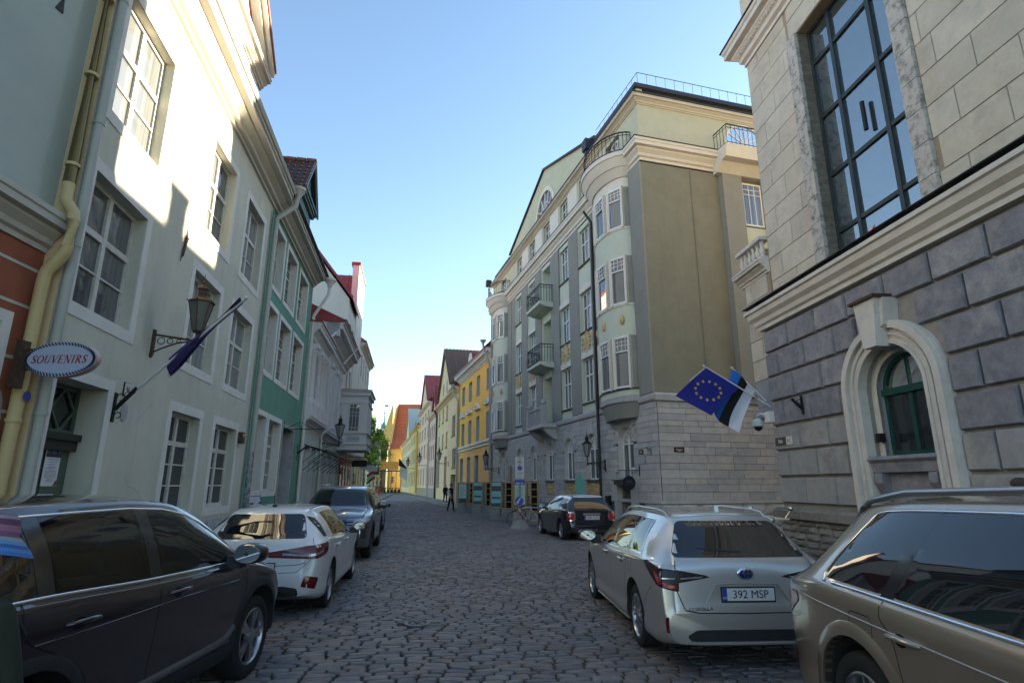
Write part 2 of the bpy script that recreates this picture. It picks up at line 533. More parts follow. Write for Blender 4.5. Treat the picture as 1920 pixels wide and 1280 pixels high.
def add_stone(b, x, y, lx, ly, rot, z, rng, mi):
    rings = stone_pts(lx, ly, rng)
    c, s = math.cos(rot), math.sin(rot)
    i = len(b.v)
    for r in rings[:3]:
        b.v += [(x + px * c - py * s, y + px * s + py * c, z + pz) for px, py, pz in r]
    px, py, pz = rings[3]
    b.v.append((x + px * c - py * s, y + px * s + py * c, z + pz))
    for a in (0, 8):
        for k in range(8):
            k2 = (k + 1) % 8
            b.f.append((i + a + k, i + a + k2, i + a + 8 + k2, i + a + 8 + k)); b.m.append(mi)
    for k in range(8):
        b.f.append((i + 16 + k, i + 16 + (k + 1) % 8, i + 24)); b.m.append(mi)
rot0 = math.atan2(pv.y, pv.x)
variants = []
for k in range(14):
    b = MB(); rng = random.Random(100 + k)
    add_stone(b, 0, 0, .24, .105, 0, 0, rng, 0)
    me = b.mesh('cobblestone', COB[k % len(COB)])
    variants.append(me)
for (f, x, y, lx, ly, r) in stones[:300]:
    o = ob('cobblestone', variants[RNG.randrange(14)], road, (x, y, crown(x, y)), rot0 + r)
    o.scale = (lx / .24, ly / .105, 1)
far = MB()
for (f, x, y, lx, ly, r) in stones[300:]:
    add_stone(far, x, y, lx, ly, rot0 + r, crown(x, y), RNG, RNG.randrange(len(COB)))
fm_ = far.mesh('cobblestones', COB)
tag(ob('cobblestones', fm_, road), None, None, None, 'stuff')
# far road surface beyond the stones that can be told apart
fr = MB(); fr.grid([[(lk(y) + .05, y, .03), (rk(y) - .05, y, .03)] for y in (64, 75, 90, 110, 135, 160)])
fr.build('far_paving', pm('cobble_far', (.135, .12, .115), .55, .35, 4, .6, 9, spec=.45, stain=.4, sscale=1.5), road)
# manhole
iron = pm('cast_iron', (.05, .045, .045), .55, .2, 20, .3, 90, metal=.6)
ironrim = pm('cast_iron_rim', (.16, .15, .15), .5, .2, 20, .3, 90, metal=.6)
mh = thing('manhole_cover', 'round cast-iron manhole cover set in the cobbles', 'manhole cover', (*MANHOLE, .0), .3); mh.scale = (.42, .42, 1)
b = MB(); b.lathe([(.40, -.02), (.40, .045), (.30, .048), (.30, .03)], 32); b.build('rim', ironrim, mh, smooth=35)
b = MB(); b.lathe([(.30, .0), (.298, .036), (.001, .038)], 32); b.build('lid', iron, mh, smooth=35)
for k in range(8):
    a = 2 * PI * k / 8
    b = MB(); b.lathe([(.06, .036), (.06, .046), (.001, .046)], 10, 0, (.17 * math.cos(a), .17 * math.sin(a), 0)); b.build('stud', ironrim, mh, smooth=35)
b = MB(); b.lathe([(.05, .036), (.05, .048), (.001, .048)], 12); b.build('stud', iron, mh)
# ================================================================ left row
M_cream = pm('plaster_pale', (.58, .575, .48), .9, .08, 1.2, .14, 90, stain=.4, stcol=(.43, .44, .39), sscale=.9, streak=.6, drip=.2)
M_white = pm('paint_white', (.70, .69, .64), .75, .06, 5, .1, 60, stain=.2, sscale=2)
M_sash = pm('sash_white', (.62, .60, .54), .6, .12, 12, .15, 60, stain=.35, stcol=(.36, .31, .24), sscale=5)
M_newsash = pm('sash_clean', (.78, .78, .75), .5, .03, 12, 0)
M_mint = pm('plaster_mint', (.135, .30, .225), .9, .10, 1.5, .12, 80, stain=.3, stcol=(.10, .20, .155), sscale=.8, streak=.4, drip=.2)
M_red = pm('plaster_red', (.33, .105, .06), .9, .15, 1.6, .15, 80, stain=.5, stcol=(.20, .07, .045), sscale=1.2)
M_greygreen = pm('plaster_greygreen', (.42, .47, .43), .9, .06, 1.2, .1, 90, stain=.15, stcol=(.34, .39, .37))
M_tan = pm('plaster_tan_warm_light', (.62, .47, .26), .85, .08, 2, .1, 60, stain=.3)  # yellow house joints; also the warm reflected light on the corner return
M_pipey = pm('pipe_yellow', (.56, .44, .21), .5, .08, 4, .05, 50, stain=.3, stcol=(.34, .28, .16), sscale=2)
M_pipeg = pm('pipe_grey', (.40, .42, .38), .55, .1, 4, .05, 50, stain=.4, stcol=(.25, .27, .25), sscale=2)
M_pipegreen = pm('pipe_green', (.12, .26, .21), .55, .1, 4, .05, 50)
M_trim = pm('cornice_stone', (.52, .50, .44), .8, .08, 3, .1, 60, stain=.35, stcol=(.36, .35, .31), sscale=1.5)
M_black = pm('black_iron', (.018, .018, .02), .5, .2, 10, .1, 60, metal=.4)
M_rust = pm('rusty_iron', (.09, .055, .035), .75, .3, 15, .3, 60, metal=.4)
M_tile = pm('clay_tile', (.30, .105, .065), .8, .25, 6, .2, 40, stain=.6, stcol=(.12, .06, .045), sscale=4)
M_tiledark = pm('clay_tile_dark', (.17, .10, .07), .85, .3, 6, .2, 40, stain=.6, stcol=(.07, .055, .045), sscale=4)
M_tin = pm('red_tin_roof', (.26, .035, .03), .45, .15, 2, .05, 30, stain=.4, stcol=(.30, .12, .10), sscale=2)
M_darkwood = pm('dark_wood', (.03, .032, .028), .6, .2, 8, .2, 50)
M_doorgreen = pm('door_green', (.085, .13, .10), .55, .15, 6, .15, 60)
M_paper = pm('paper', (.72, .73, .74), .8, .03, 4, 0)
G_dark = glass('pane_dark', (.02, .025, .028), 1.8, .03, 1.2)
G_old = glass('pane_old', (.09, .10, .105), 2.1, .06, 2.2, curtain=(.14, .15, .15))
G_grey = glass('pane_grey', (.18, .205, .21), 2.0, .05, 2.0, curtain=(.24, .265, .265))

def L_root(name, label, s0, cat='house', off=0.):
    n = (LD[1], -LD[0])
    loc, rz = frame_at((LO[0] + LD[0] * s0 + n[0] * off, LO[1] + LD[1] * s0 + n[1] * off), LD)
    return thing(name, label, cat, loc, rz)
def shell(mb, x0, x1, dep, z1, mi=0, z0=-.05):
    """sides, back and lid of a house body behind its front skin"""
    mb.face([(x0, 0, z0), (x0, 0, z1), (x0, dep, z1), (x0, dep, z0)], mi)
    mb.face([(x1, 0, z0), (x1, dep, z0), (x1, dep, z1), (x1, 0, z1)], mi)
    mb.face([(x0, dep, z0), (x0, dep, z1), (x1, dep, z1), (x1, dep, z0)], mi)
    mb.face([(x0, 0, z1), (x1, 0, z1), (x1, dep, z1), (x0, dep, z1)], mi)
def gable_roof(x0, x1, y0, y1, z0, z1, th=.12, mi=0, mb=None):
    """ridge along x"""
    b = mb or MB(); ym = (y0 + y1) / 2
    b.prism([(y0, z0), (ym, z1), (y1, z0), (y1, z0 + th), (ym, z1 + th), (y0, z0 + th)], 'x', x0, x1, mi)
    return b
def downpipe(parent, pts, r, mat, name='downpipe', rings=()):
    b = MB(); b.tube(pts, r, 12)
    o = b.build(name, mat, parent, smooth=50)
    for p in rings:
        c = MB(); c.tube([(p[0], p[1], p[2] - .02), (p[0], p[1], p[2] + .02)], r * 1.18, 12); c.build('pipe_clip', mat, o, smooth=40)
    return o
def hopper(parent, x, y, z, r, mat):
    b = MB(); b.lathe([(r * .42, -.28), (r * .45, -.2), (r, -.03), (r * 1.08, -.03), (r * 1.08, .06), (r * .9, .06)], 16, 0, (x, y, z))
    return b.build('rainwater_hopper', mat, parent, smooth=40)

# ---- souvenir corner: red house
h0 = unit(-.055, 1); nL = (LD[1], -LD[0])
p0 = (LO[0] + LD[0] * 6.5 - nL[0] * .2, LO[1] + LD[1] * 6.5 - nL[1] * .2)
loc, rz = frame_at(p0, h0)
RH = thing('red_house', 'red plastered shop front under a plain pale upper wall, at the left edge', 'house', loc, rz)
b = MB()
holes = [(-2.3, -.42, .9, 3.5)]
wall(b, -9, 0, -.05, 4.45, holes, 0, .18, 0)
b.face([(-9, 0, -.05), (-9, 0, 13), (-9, 8, 13), (-9, 8, -.05)], 0); b.face([(-9, 8, -.05), (-9, 8, 13), (0, 8, 13), (0, 8, -.05)], 0)
b.face([(0, 0, -.05), (0, 0, 13), (0, 8, 13), (0, 8, -.05)], 0); b.face([(-9, 0, 13), (0, 0, 13), (0, 8, 13), (-9, 8, 13)], 0)
b.build('wall', M_red, RH)
b = MB(); b.box(-9, 0, 0.02, .3, 4.45, 13.0); b.build('upper_wall', M_greygreen, RH)
b = MB(); profile(b, -9, -.02, cornice_prof(4.45, 4.9, .24)); b.build('cornice', M_trim, RH)
for z in (1.35, 1.95, 2.55, 3.15, 3.75, 4.2):
    b = MB(); b.box(-.40 if z < 3.7 else -9, -.02, -.006, .01, z - .018, z + .018); b.build('joint_band', M_trim, RH)
b = MB(); surround(b, -2.3, -.42, .9, 3.5, .13, .03); b.build('window_surround', M_white, RH)
win(RH, -2.3, -.42, .9, 3.5, .1, M_sash, G_dark, 2, (1, .5), mull=.07)
b = MB()
rng = random.Random(3)
pp = [(-.22 + .10 * math.cos(2*PI*k/14) * rng.uniform(.5, 1.1), 2.55 + .22 * math.sin(2*PI*k/14) * rng.uniform(.7, 1.1)) for k in range(14)]
b.prism(pp, 'y', -.004, .01); b.build('plaster_patch', pm('bare_plaster', (.42, .40, .36), .95, .15, 10, .4, 60), RH)
b = MB(); b.prism([(-.62, 7.42), (-.50, 7.44), (-.53, 7.66)], 'y', .005, .03); b.build('wall_vent', M_black, RH)
# yellow drainpipe in the corner
DP = thing('downpipe', 'thick yellow drainpipe with elbow in the corner beside the red wall', 'drainpipe', loc, rz)
x = -.10
downpipe(DP, [(x + .02, -.16, 12.9), (x + .02, -.16, 5.35), (x + .02, -.17, 5.12), (x, -.30, 4.95), (x, -.32, 4.85), (x - .02, -.32, 4.5), (x - .02, -.30, 4.4), (x - .02, -.15, 4.2), (x - .02, -.13, 4.1), (x - .02, -.13, .15)], .068, M_pipey, 'pipe', [(x + .02, -.16, z) for z in (5.6, 6.9, 8.1, 9.4)] + [(x - .02, -.13, z) for z in (2.45, 1.5)])
b = MB(); b.lathe([(.055, 0), (.055, .004), (.001, .005)], 14, 0, (x - .02, -.222, 2.72), 'y'); b.build('sticker', pm('sticker_blue', (.05, .06, .32), .4, .5, 40, 0), DP)

# ---- pale house No. 46
s0 = 6.5
H46 = L_root('pale_house', 'pale cream-green plastered house with white window surrounds and gabled dormer', s0)
X = lambda s: s - s0
W46 = [(6.85, 8.35, 6.72, 8.66), (10.5, 11.95, 6.72, 8.66), (13.0, 14.5, 6.72, 8.66),
       (6.8, 8.3, 3.98, 5.78), (10.4, 11.9, 3.98, 5.78), (12.85, 14.45, 3.98, 5.78),
       (10.25, 11.65, 1.30, 3.05), (12.6, 14.15, 1.30, 3.05)]
door = (6.82, 8.02, 0.0, 3.05)
b = MB()
holes = [(X(a), X(c), z0, z1) for a, c, z0, z1 in W46] + [(X(door[0]), X(door[1]), .12, door[3], 0, .34)]
wall(b, 0, X(15.22), -.05, 9.6, holes, 0, .20, 0)
shell(b, 0, X(15.22), 9, 9.6)
b.build('wall', M_cream, H46)
b = MB(); b.box(-.006, .0, -.0, .21, .0, 9.55); b.build('corner_return', M_tan, H46)  # thin tan sheet: warm reflected light on the return is put into its colour
for i, (a, c, z0, z1) in enumerate(W46):
    b = MB(); surround(b, X(a), X(c), z0, z1, .17, .012)
    b.build('window_surround', M_white, H46)
    rows = (.62, .62, .78) if z0 > 3 else (.5, .5, .5, .62)
    win(H46, X(a), X(c), z0, z1, .15, M_sash, [G_old, G_old, G_grey, G_old, G_grey, G_grey, G_dark, G_dark][i], 2, rows, fw=.07, bw=.026, mull=.09, transom=len(rows) - 1, sill=(.04, .03, .05, M_trim), M=.0)
    if z0 < 3:
        g = MB()
        for k in range(4): g.box(X(a) + .12, X(c) - .12, .24, .252, z0 + .25 + k * .36, z0 + .268 + k * .36)
        for k in range(3): g.box(X(a) + .3 + k * .4, X(a) + .318 + k * .4, .24, .25, z0 + .05, z1 - .1)
        g.build('window_grille', M_sash, H46)
b = MB(); surround(b, X(door[0]), X(door[1]), .12, door[3], .15, .012, bottom=False); b.build('door_surround', M_white, H46)
d = MB(); d.box(X(door[0]), X(door[1]), .34, .40, .10, 2.2); 
d.box(X(7.0), X(7.4), .325, .345, 1.25, 2.1); d.box(X(7.5), X(7.92), .325, .345, 1.25, 2.1); d.box(X(7.0), X(7.4), .325, .345, .3, 1.1); d.box(X(7.5), X(7.92), .325, .345, .3, 1.1)
dr = d.build('door', M_doorgreen, H46)
d = MB(); d.box(X(door[0]), X(door[1]), .26, .41, 2.2, 2.38); d.box(X(door[0]), X(door[1]), .22, .3, 2.33, 2.42); d.build('door_lintel', M_darkwood, H46)
d = MB(); d.box(X(door[0]) + .02, X(door[1]) - .02, .37, .38, 2.42, 3.04); d.build('fanlight', G_dark, dr)
d = MB()
cx, cz = X(7.70), 2.73
for sx in (-1, 1):
    for sz in (-1, 1):
        p, q = (cx + sx * .26, cz), (cx, cz + sz * .28)
        dx, dz = q[0] - p[0], q[1] - p[1]; ll = math.hypot(dx, dz); nx, nz = -dz / ll * .016, dx / ll * .016
        d.prism([(p[0]+nx, p[1]+nz), (q[0]+nx, q[1]+nz), (q[0]-nx, q[1]-nz), (p[0]-nx, p[1]-nz)], 'y', .34, .365)
d.box(X(door[0]), X(door[1]), .335, .37, 2.42, 2.47); d.box(X(door[0]), X(door[1]), .335, .37, 2.99, 3.04)
for xx in (6.82, 7.36, 7.98): d.box(X(xx), X(xx) + .05, .335, .37, 2.47, 2.99)
d.build('fanlight_bars', M_doorgreen, dr)
b = MB(); profile(b, 0, X(15.22), cornice_prof(9.5, 9.98, .52)); b.build('cornice', M_trim, H46)
b = MB(); b.prism([(-.56, 9.98), (-.60, 10.06), (-.52, 10.08), (-.46, 9.99)], 'x', 0, X(15.22)); b.build('gutter', M_pipeg, H46)
gable_roof(0, X(15.22), -.5, 9, 10.0, 15.8).build('roof', M_tile, H46)
# gabled dormer, flush with the front
gx0, gx1, gz, gap = X(5.9), X(12.3), 11.55, 14.2
b = MB(); hol = [(X(9.3), X(10.2), 10.25, 11.1), (X(10.85), X(11.65), 10.25, 11.1), (X(7.6), X(8.5), 10.25, 11.1)]
wall(b, gx0, gx1, 9.9, gz, hol, -.06, .14)
b.prism([(gx0, gz), (gx1, gz), ((gx0+gx1)/2, gap)], 'y', -.06, 6)
b.box(gx1 - .01, gx1, -.06, 6, 10, gz); b.box(gx0, gx0 + .01, -.06, 6, 10, gz)
dm = b.build('dormer', M_white, H46)
b = MB(); profile(b, gx0 - .3, gx1 + .3, cornice_prof(gz - .12, gz + .22, .26, -.06)); b.build('dormer_cornice', M_trim, dm)
for sgn in (1, -1):
    cxm = (gx0 + gx1) / 2; hw = (gx1 - gx0) / 2 + .32
    for o_, t_ in ((.18, .12), (.30, .10)):
        b = MB(); e = .0 if o_ < .2 else .13
        q = [(cxm, gap + .22 + e), (cxm + sgn * hw, gz + .18 + e), (cxm + sgn * hw, gz + .18 + e + t_), (cxm, gap + .22 + e + t_)]
        b.prism(q, 'y', -.06 - o_, -.04); b.build('raking_cornice', M_trim, dm)
    b = MB(); q = [(cxm, gap + .5), (cxm + sgn * hw, gz + .42), (cxm + sgn * hw, gz + .5), (cxm, gap + .58)]; b.prism(q, 'y', -.4, 6); b.build('dormer_roof', M_tile, dm)
for h in hol: win(H46, h[0], h[1], h[2], h[3], .02, M_sash, G_old, 2, (1., .6), fw=.06, mull=.06)
# grey drainpipe of this house beside the yellow one
GP = L_root('downpipe', 'grey-green drainpipe running down beside the souvenir doorway', 6.5, 'drainpipe')
downpipe(GP, [(.04, -.07, 9.5), (.04, -.07, .15)], .055, M_pipeg, 'pipe', [(.04, -.07, z) for z in (8.2, 6.3, 4.6, 2.55, 1.45)])
M_crack = pm('crack', (.16, .155, .14), .95, .1, 9, 0)
rng = random.Random(8)
for (cs, cz_, n_, dx_) in ((8.9, 1.9, 9, .10), (9.5, 3.1, 7, -.06), (12.4, 5.9, 8, .05), (9.3, 8.2, 10, .08), (13.2, 8.9, 6, .1)):
    b = MB(); p_ = [(X(cs), cz_)]
    for k in range(n_): p_.append((p_[-1][0] + dx_ + rng.uniform(-.05, .05), p_[-1][1] - rng.uniform(.0, .09)))
    for q_, r_ in zip(p_[:-1], p_[1:]): b.face([(q_[0], -.0015, q_[1]), (r_[0], -.0015, r_[1]), (r_[0], -.0015, r_[1] + .005), (q_[0], -.0015, q_[1] + .006)])
    b.build('plaster_crack', M_crack, H46)
# wall anchor
b = MB()
b.tube([(X(9.68), -.03, 5.75), (X(9.74), -.03, 6.1), (X(9.70), -.03, 6.35)], [.015, .03, .008], 6)
b.tube([(X(9.60), -.03, 5.62), (X(9.72), -.03, 6.0), (X(9.86), -.03, 6.2)], [.006, .026, .006], 6)
b.build('wall_anchor', M_rust, H46, smooth=40)
# outdoor lamp box
# ---- green house
s0 = 15.24
HG = L_root('green_house', 'mint-green house with three columns of white-framed windows and tiled dormer', s0)
WG = [(15.62, 16.98, 7.46, 9.22), (17.5, 18.96, 7.46, 9.22), (19.62, 21.15, 7.46, 9.22),
      (15.62, 16.95, 4.93, 6.80), (17.42, 18.95, 4.93, 6.80), (19.52, 21.15, 4.93, 6.80),
      (15.62, 16.9, 1.62, 3.66), (17.25, 18.8, 1.58, 3.66)]
dG = (19.2, 20.98, .1, 3.62)
b = MB()
wall(b, 0, X(22.2), -.05, 9.6, [(X(a), X(c), z0, z1) for a, c, z0, z1 in WG] + [(X(dG[0]), X(dG[1]), dG[2], dG[3], 0, .42)], 0, .24)
shell(b, 0, X(22.2), 9, 9.6)
b.build('wall', M_mint, HG)
for i, (a, c, z0, z1) in enumerate(WG):
    b = MB(); surround(b, X(a), X(c), z0, z1, .15, .015); b.box(X(a), X(a) + .004, 0, .22, z0, z1); b.box(X(c) - .004, X(c), 0, .22, z0, z1); b.box(X(a) + .004, X(c) - .004, 0, .22, z1 - .004, z1)
    b.build('window_surround', M_white, HG)
    rows = (1, 1, 1, .9, .9) if z0 > 3 else (1, 1, 1, .8, .8)
    win(HG, X(a), X(c), z0, z1, .2, M_sash, G_grey if z0 < 3 else G_old, 2, rows, fw=.05, bw=.024, mull=.06, transom=3, sill=(.03, .03, .05, M_trim), M=.0)
b = MB(); surround(b, X(dG[0]), X(dG[1]), dG[2], dG[3], .13, .015, bottom=False)
b.box(X(dG[0]), X(dG[0]) + .004, 0, .4, .1, dG[3]); b.box(X(dG[1]) - .004, X(dG[1]), 0, .4, .1, dG[3])
b.build('door_surround', pm('plaster_peeling', (.38, .39, .40), .9, .1, 3, .2, 50, stain=.8, stcol=(.20, .185, .17), sscale=2.2), HG)
d = MB(); d.box(X(dG[0]), X(dG[1]), .4, .46, .1, dG[3]); d.box(X(19.35), X(20.05), .385, .405, .3, 3.4); d.box(X(20.15), X(20.85), .385, .405, .3, 3.4); d.build('door', pm('door_blue', (.13, .16, .20), .55, .1, 6, .1, 50), HG)
b = MB(); profile(b, 0, X(22.2), cornice_prof(9.52, 9.98, .48)); b.build('cornice', M_trim, HG)
b = MB(); b.prism([(-.50, 9.98), (-.58, 10.03), (-.56, 10.1), (-.44, 10.0)], 'x', 0, X(22.2) + .25); b.build('gutter', pm('gutter_black', (.05, .05, .05), .6, .2, 5, .1, 40), HG)
gable_roof(0, X(22.2), -.5, 9, 10.0, 17.6).build('roof', M_tile, HG)
dx0, dx1, dy = X(19.95), X(22.2), .36
b = MB(); b.box(dx0, dx1, dy, 3.2, 10.9, 12.85)
b.prism([(dx0, 12.85), (dx1, 12.85), ((dx0+dx1)/2, 14.4)], 'y', dy, 3.2)
dd = b.build('dormer', pm('boards_green', (.11, .19, .17), .7, .15, 6, .2, 50), HG)
for k in range(9):
    xx = dx0 + .12 + k * (dx1 - dx0 - .24) / 9; t = 1 - abs((xx + .1 - (dx0+dx1)/2) / ((dx1-dx0)/2))
    b = MB(); b.box(xx, xx + .19, dy - .02, dy, 12.9, 12.9 + max(.1, t * 1.5)); b.build('board', MATS['boards_green'], dd)
cxm = (dx0 + dx1) / 2; hw = (dx1 - dx0) / 2 + .25
for sgn in (1, -1):
    b = MB(); b.prism([(cxm, 14.42), (cxm + sgn * hw, 12.62), (cxm + sgn * hw, 12.74), (cxm, 14.54)], 'y', dy - .28, dy - .2); b.build('barge_board', pm('boards_grey', (.24, .30, .29), .7, .15, 6, .2, 50), dd)
    b = MB(); b.prism([(cxm, 14.5), (cxm + sgn * hw, 12.7), (cxm + sgn * hw, 12.74), (cxm, 14.54)], 'y', dy - .26, 3.3); b.build('roof_boards', M_darkwood, dd)
    # pantiles, one by one
    tw, tl = .26, .34
    nrow = int(math.hypot(hw, 1.8) / tl) + 1
    if sgn == -1:
        tile = MB()
        pr = [(-.13, .0), (-.08, .03), (0, .055), (.06, .03), (.10, 0), (.14, .012)]
        tile.grid([[(0, p[0], p[1] + .02) for p in pr], [(tl * 1.08, p[0], p[1]) for p in pr]]); tile.grid([[(tl * 1.08, p[0], p[1]) for p in pr], [(tl * 1.08, p[0], p[1] - .025) for p in pr]])
        tme = tile.mesh('roof_tile', M_tile)
        dirx, dirz = sgn * hw / math.hypot(hw, 1.8), -1.8 / math.hypot(hw, 1.8)
        for r_ in range(nrow):
            for c_ in range(13):
                px, pz = cxm + dirx * tl * r_, 14.56 + dirz * tl * r_
                o = ob('roof_tile', tme, dd, (px, dy - .15 + c_ * tw, pz + .012))
                o.rotation_euler = (0, math.atan2(-dirz, dirx), 0)
                if sgn == -1: o.rotation_euler = (0, math.atan2(1.8, -hw), 0)
for c_ in range(8):
    b = MB(); b.lathe([(.10, 0), (.115, .36)], 8, 0, (0, 0, 0), 'y'); b.build('ridge_tile', M_tiledark, dd, (cxm, dy - .25 + c_ * .4, 14.56))
b = MB()
for k in range(3): profile(b, dx0 - .2 + .05*k, dx1 + .2 - .05*k, [(dy - .24 + .06*k, 12.82 - .1*k), (dy, 12.82 - .1*k), (dy, 12.72 - .1*k), (dy - .24 + .06*k, 12.72 - .1*k)])
b.build('dormer_cornice', MATS['boards_green'], dd)
# downpipes of green house
PG = L_root('downpipe', 'pale drainpipe with funnel head between the cream and green houses', 15.24, 'drainpipe')
downpipe(PG, [(.16, -.60, 9.98), (.16, -.56, 9.70), (-.02, -.12, 9.2), (-.02, -.12, 8.9), (-.02, -.12, 2.6)], .075, M_pipeg, 'pipe', [(-.02, -.12, z) for z in (8.6, 7.3, 6.0, 4.7, 3.2)])
hopper(PG, .16, -.60, 10.22, .2, M_pipeg)
b = MB(); b.tube([(-.02, -.12, 2.6), (-.02, -.12, .12)], .085, 12); b.build('pipe_foot', pm('pipe_stickers', (.16, .17, .18), .6, .6, 26, .1, 50, stain=.9, stcol=(.6, .6, .62), sscale=9), PG, smooth=40)
b = MB(); b.tube([(-.17, -.06, 9.4), (-.17, -.06, .1)], .03, 8); b.build('conduit', M_pipegreen, PG, smooth=40)
PW = L_root('downpipe', 'white drainpipe with funnel head at the far end of the green house', 22.2, 'drainpipe')
downpipe(PW, [(.1, -.62, 9.6), (.1, -.6, 9.3), (.05, -.12, 8.35), (.05, -.1, 8.0), (.05, -.1, .1)], .06, M_white, 'pipe', [(.05, -.1, z) for z in (7, 5.5, 4.0, 2.5)])
hopper(PW, .1, -.62, 9.9, .22, M_white)

# ---- white classical house, lower section then higher section with corner oriel
M_lilac = pm('plaster_white_grey', (.68, .68, .68), .85, .05, 2, .08, 60, stain=.15)
M_aqua = pm('plaster_aqua', (.50, .60, .57), .85, .06, 2, .08, 60, stain=.2)
s0 = 22.22
HA = L_root('classical_wing', 'low white classical wing with columns and balustrade next to the green house', s0)
b = MB(); wall(b, 0, X(26.7), -.05, 7.3, [(X(23.25), X(24.5), .2, 3.3), (X(24.9), X(25.9), .2, 3.3), (X(23.1), X(24.0), 5.2, 7.0), (X(24.5), X(25.3), 5.2, 7.0)], 0, .2); shell(b, 0, X(26.7), 7, 7.6); 
b.build('wall', M_lilac, HA)
b = MB(); b.box(0, X(26.7), -.03, -.001, 0, 3.9); 
hb = MB(); wall(hb, 0, X(26.7), 0, 3.95, [(X(23.25), X(24.5), .2, 3.3), (X(24.9), X(25.9), .2, 3.3)], -.03, .05); hb.build('ground_floor_facing', M_aqua, HA)
for z in (.8, 1.4, 2.0, 2.6, 3.3): 
    b = MB(); b.box(0, X(23.2), -.034, -.029, z - .015, z + .015); b.box(X(25.95), X(26.7), -.034, -.029, z - .015, z + .015); b.build('joint_line', M_trim, HA)
b = MB(); profile(b, 0, X(26.7), cornice_prof(3.95, 4.4, .35)); b.build('string_course', M_lilac, HA)
b = MB(); profile(b, 0, X(26.7), cornice_prof(7.3, 8.1, .45)); b.build('cornice', M_lilac, HA)
b = MB(); b.box(-.05, X(26.75), -.5, 7, 8.1, 8.16); b.build('roof', M_tin, HA)
for s_ in (22.85, 24.22, 25.1, 25.9):
    b = MB(); b.lathe([(.2, 4.9), (.2, 5.05), (.15, 5.08), (.13, 6.9), (.17, 6.95), (.2, 7.0), (.2, 7.1)], 12, 0, (X(s_), -.12, 0)); b.box(X(s_) - .2, X(s_) + .2, -.34, .05, 7.1, 7.3); b.build('column', M_lilac, HA, smooth=40)
for s_ in (22.6, 23.6, 24.6, 25.6):
    b = MB(); b.box(X(s_) - .08, X(s_) + .7, -.28, .02, 4.42, 4.9); b.build('balustrade_block', M_lilac, HA)
for a in ((23.25, 24.5, .2, 3.3), (24.9, 25.9, .2, 3.3), (23.1, 24.0, 5.2, 7.0), (24.5, 25.3, 5.2, 7.0)):
    win(HA, X(a[0]), X(a[1]), a[2], a[3], .14, M_white, G_dark, 2, (1, .45), fw=.06)
s0 = 26.72
HB = L_root('classical_house', 'white classical house with deep eaves and projecting oriel window', s0)
WB = [(27.6, 28.3, 5.0, 7.3), (29.5, 30.2, 5.0, 7.3), (31.4, 32.1, 5.0, 7.3), (27.4, 28.8, .2, 3.2), (29.8, 31.0, .2, 3.2), (32.2, 33.4, .2, 3.2)]
b = MB(); wall(b, 0, X(34.6), -.05, 8.8, [(X(a), X(c), d, e) for a, c, d, e in WB], 0, .2); shell(b, 0, X(34.6), 8, 8.8); b.build('wall', M_lilac, HB)
hb = MB(); wall(hb, 0, X(34.6), 0, 3.75, [(X(a), X(c), d, e) for a, c, d, e in WB[3:]], -.03, .05); hb.build('ground_floor_facing', M_aqua, HB)
for z in (.8, 1.4, 2.0, 2.6, 3.3):
    for (a, c) in ((26.75, 27.35), (28.85, 29.75), (31.05, 32.15), (33.45, 34.6)):
        b = MB(); b.box(X(a), X(c), -.034, -.029, z - .015, z + .015); b.build('joint_line', M_trim, HB)
b = MB(); profile(b, 0, X(33.0), cornice_prof(3.75, 4.25, .35)); b.build('string_course', M_lilac, HB)
b = MB(); profile(b, -.3, X(34.6), cornice_prof(8.3, 9.35, .8)); b.build('cornice', M_lilac, HB)
b = MB(); b.prism([(-.82, 9.33), (-.9, 9.42), (-.8, 9.45)], 'x', -.3, X(34.6)); b.build('gutter', MATS['gutter_black'], HB)
b = MB(); b.prism([(-.85, 9.4), (4, 11.6), (8, 9.4), (8, 9.3), (-.85, 9.3)], 'x', -.35, X(34.6)); b.build('roof', M_tin, HB)
b = MB(); b.prism([(-.6, 8.6), (-.6, 9.3), (3.8, 10.9), (7.8, 9.3), (7.8, 8.6)], 'x', -.3, .02); b.build('gable_end', M_lilac, HB)
b = MB()
for k in range(9): b.box(-.36, -.3, .2 + k * .22, .32 + k * .22, 8.75, 8.87)
b.build('dentils', M_lilac, HB)
for s_ in (27.2, 28.7, 29.1, 30.6, 31.0, 32.5):
    b = MB(); b.box(X(s_) - .16, X(s_) + .16, -.1, .01, 4.6, 7.5); b.box(X(s_) - .21, X(s_) + .21, -.15, .01, 7.5, 7.75); b.build('pilaster', M_lilac, HB)
b = MB(); profile(b, 0, X(33), cornice_prof(7.75, 8.3, .2)); b.build('architrave', M_lilac, HB)
for a in WB: win(HB, X(a[0]), X(a[1]), a[2], a[3], .14, M_white, G_dark, 2, (1, .45), fw=.05)
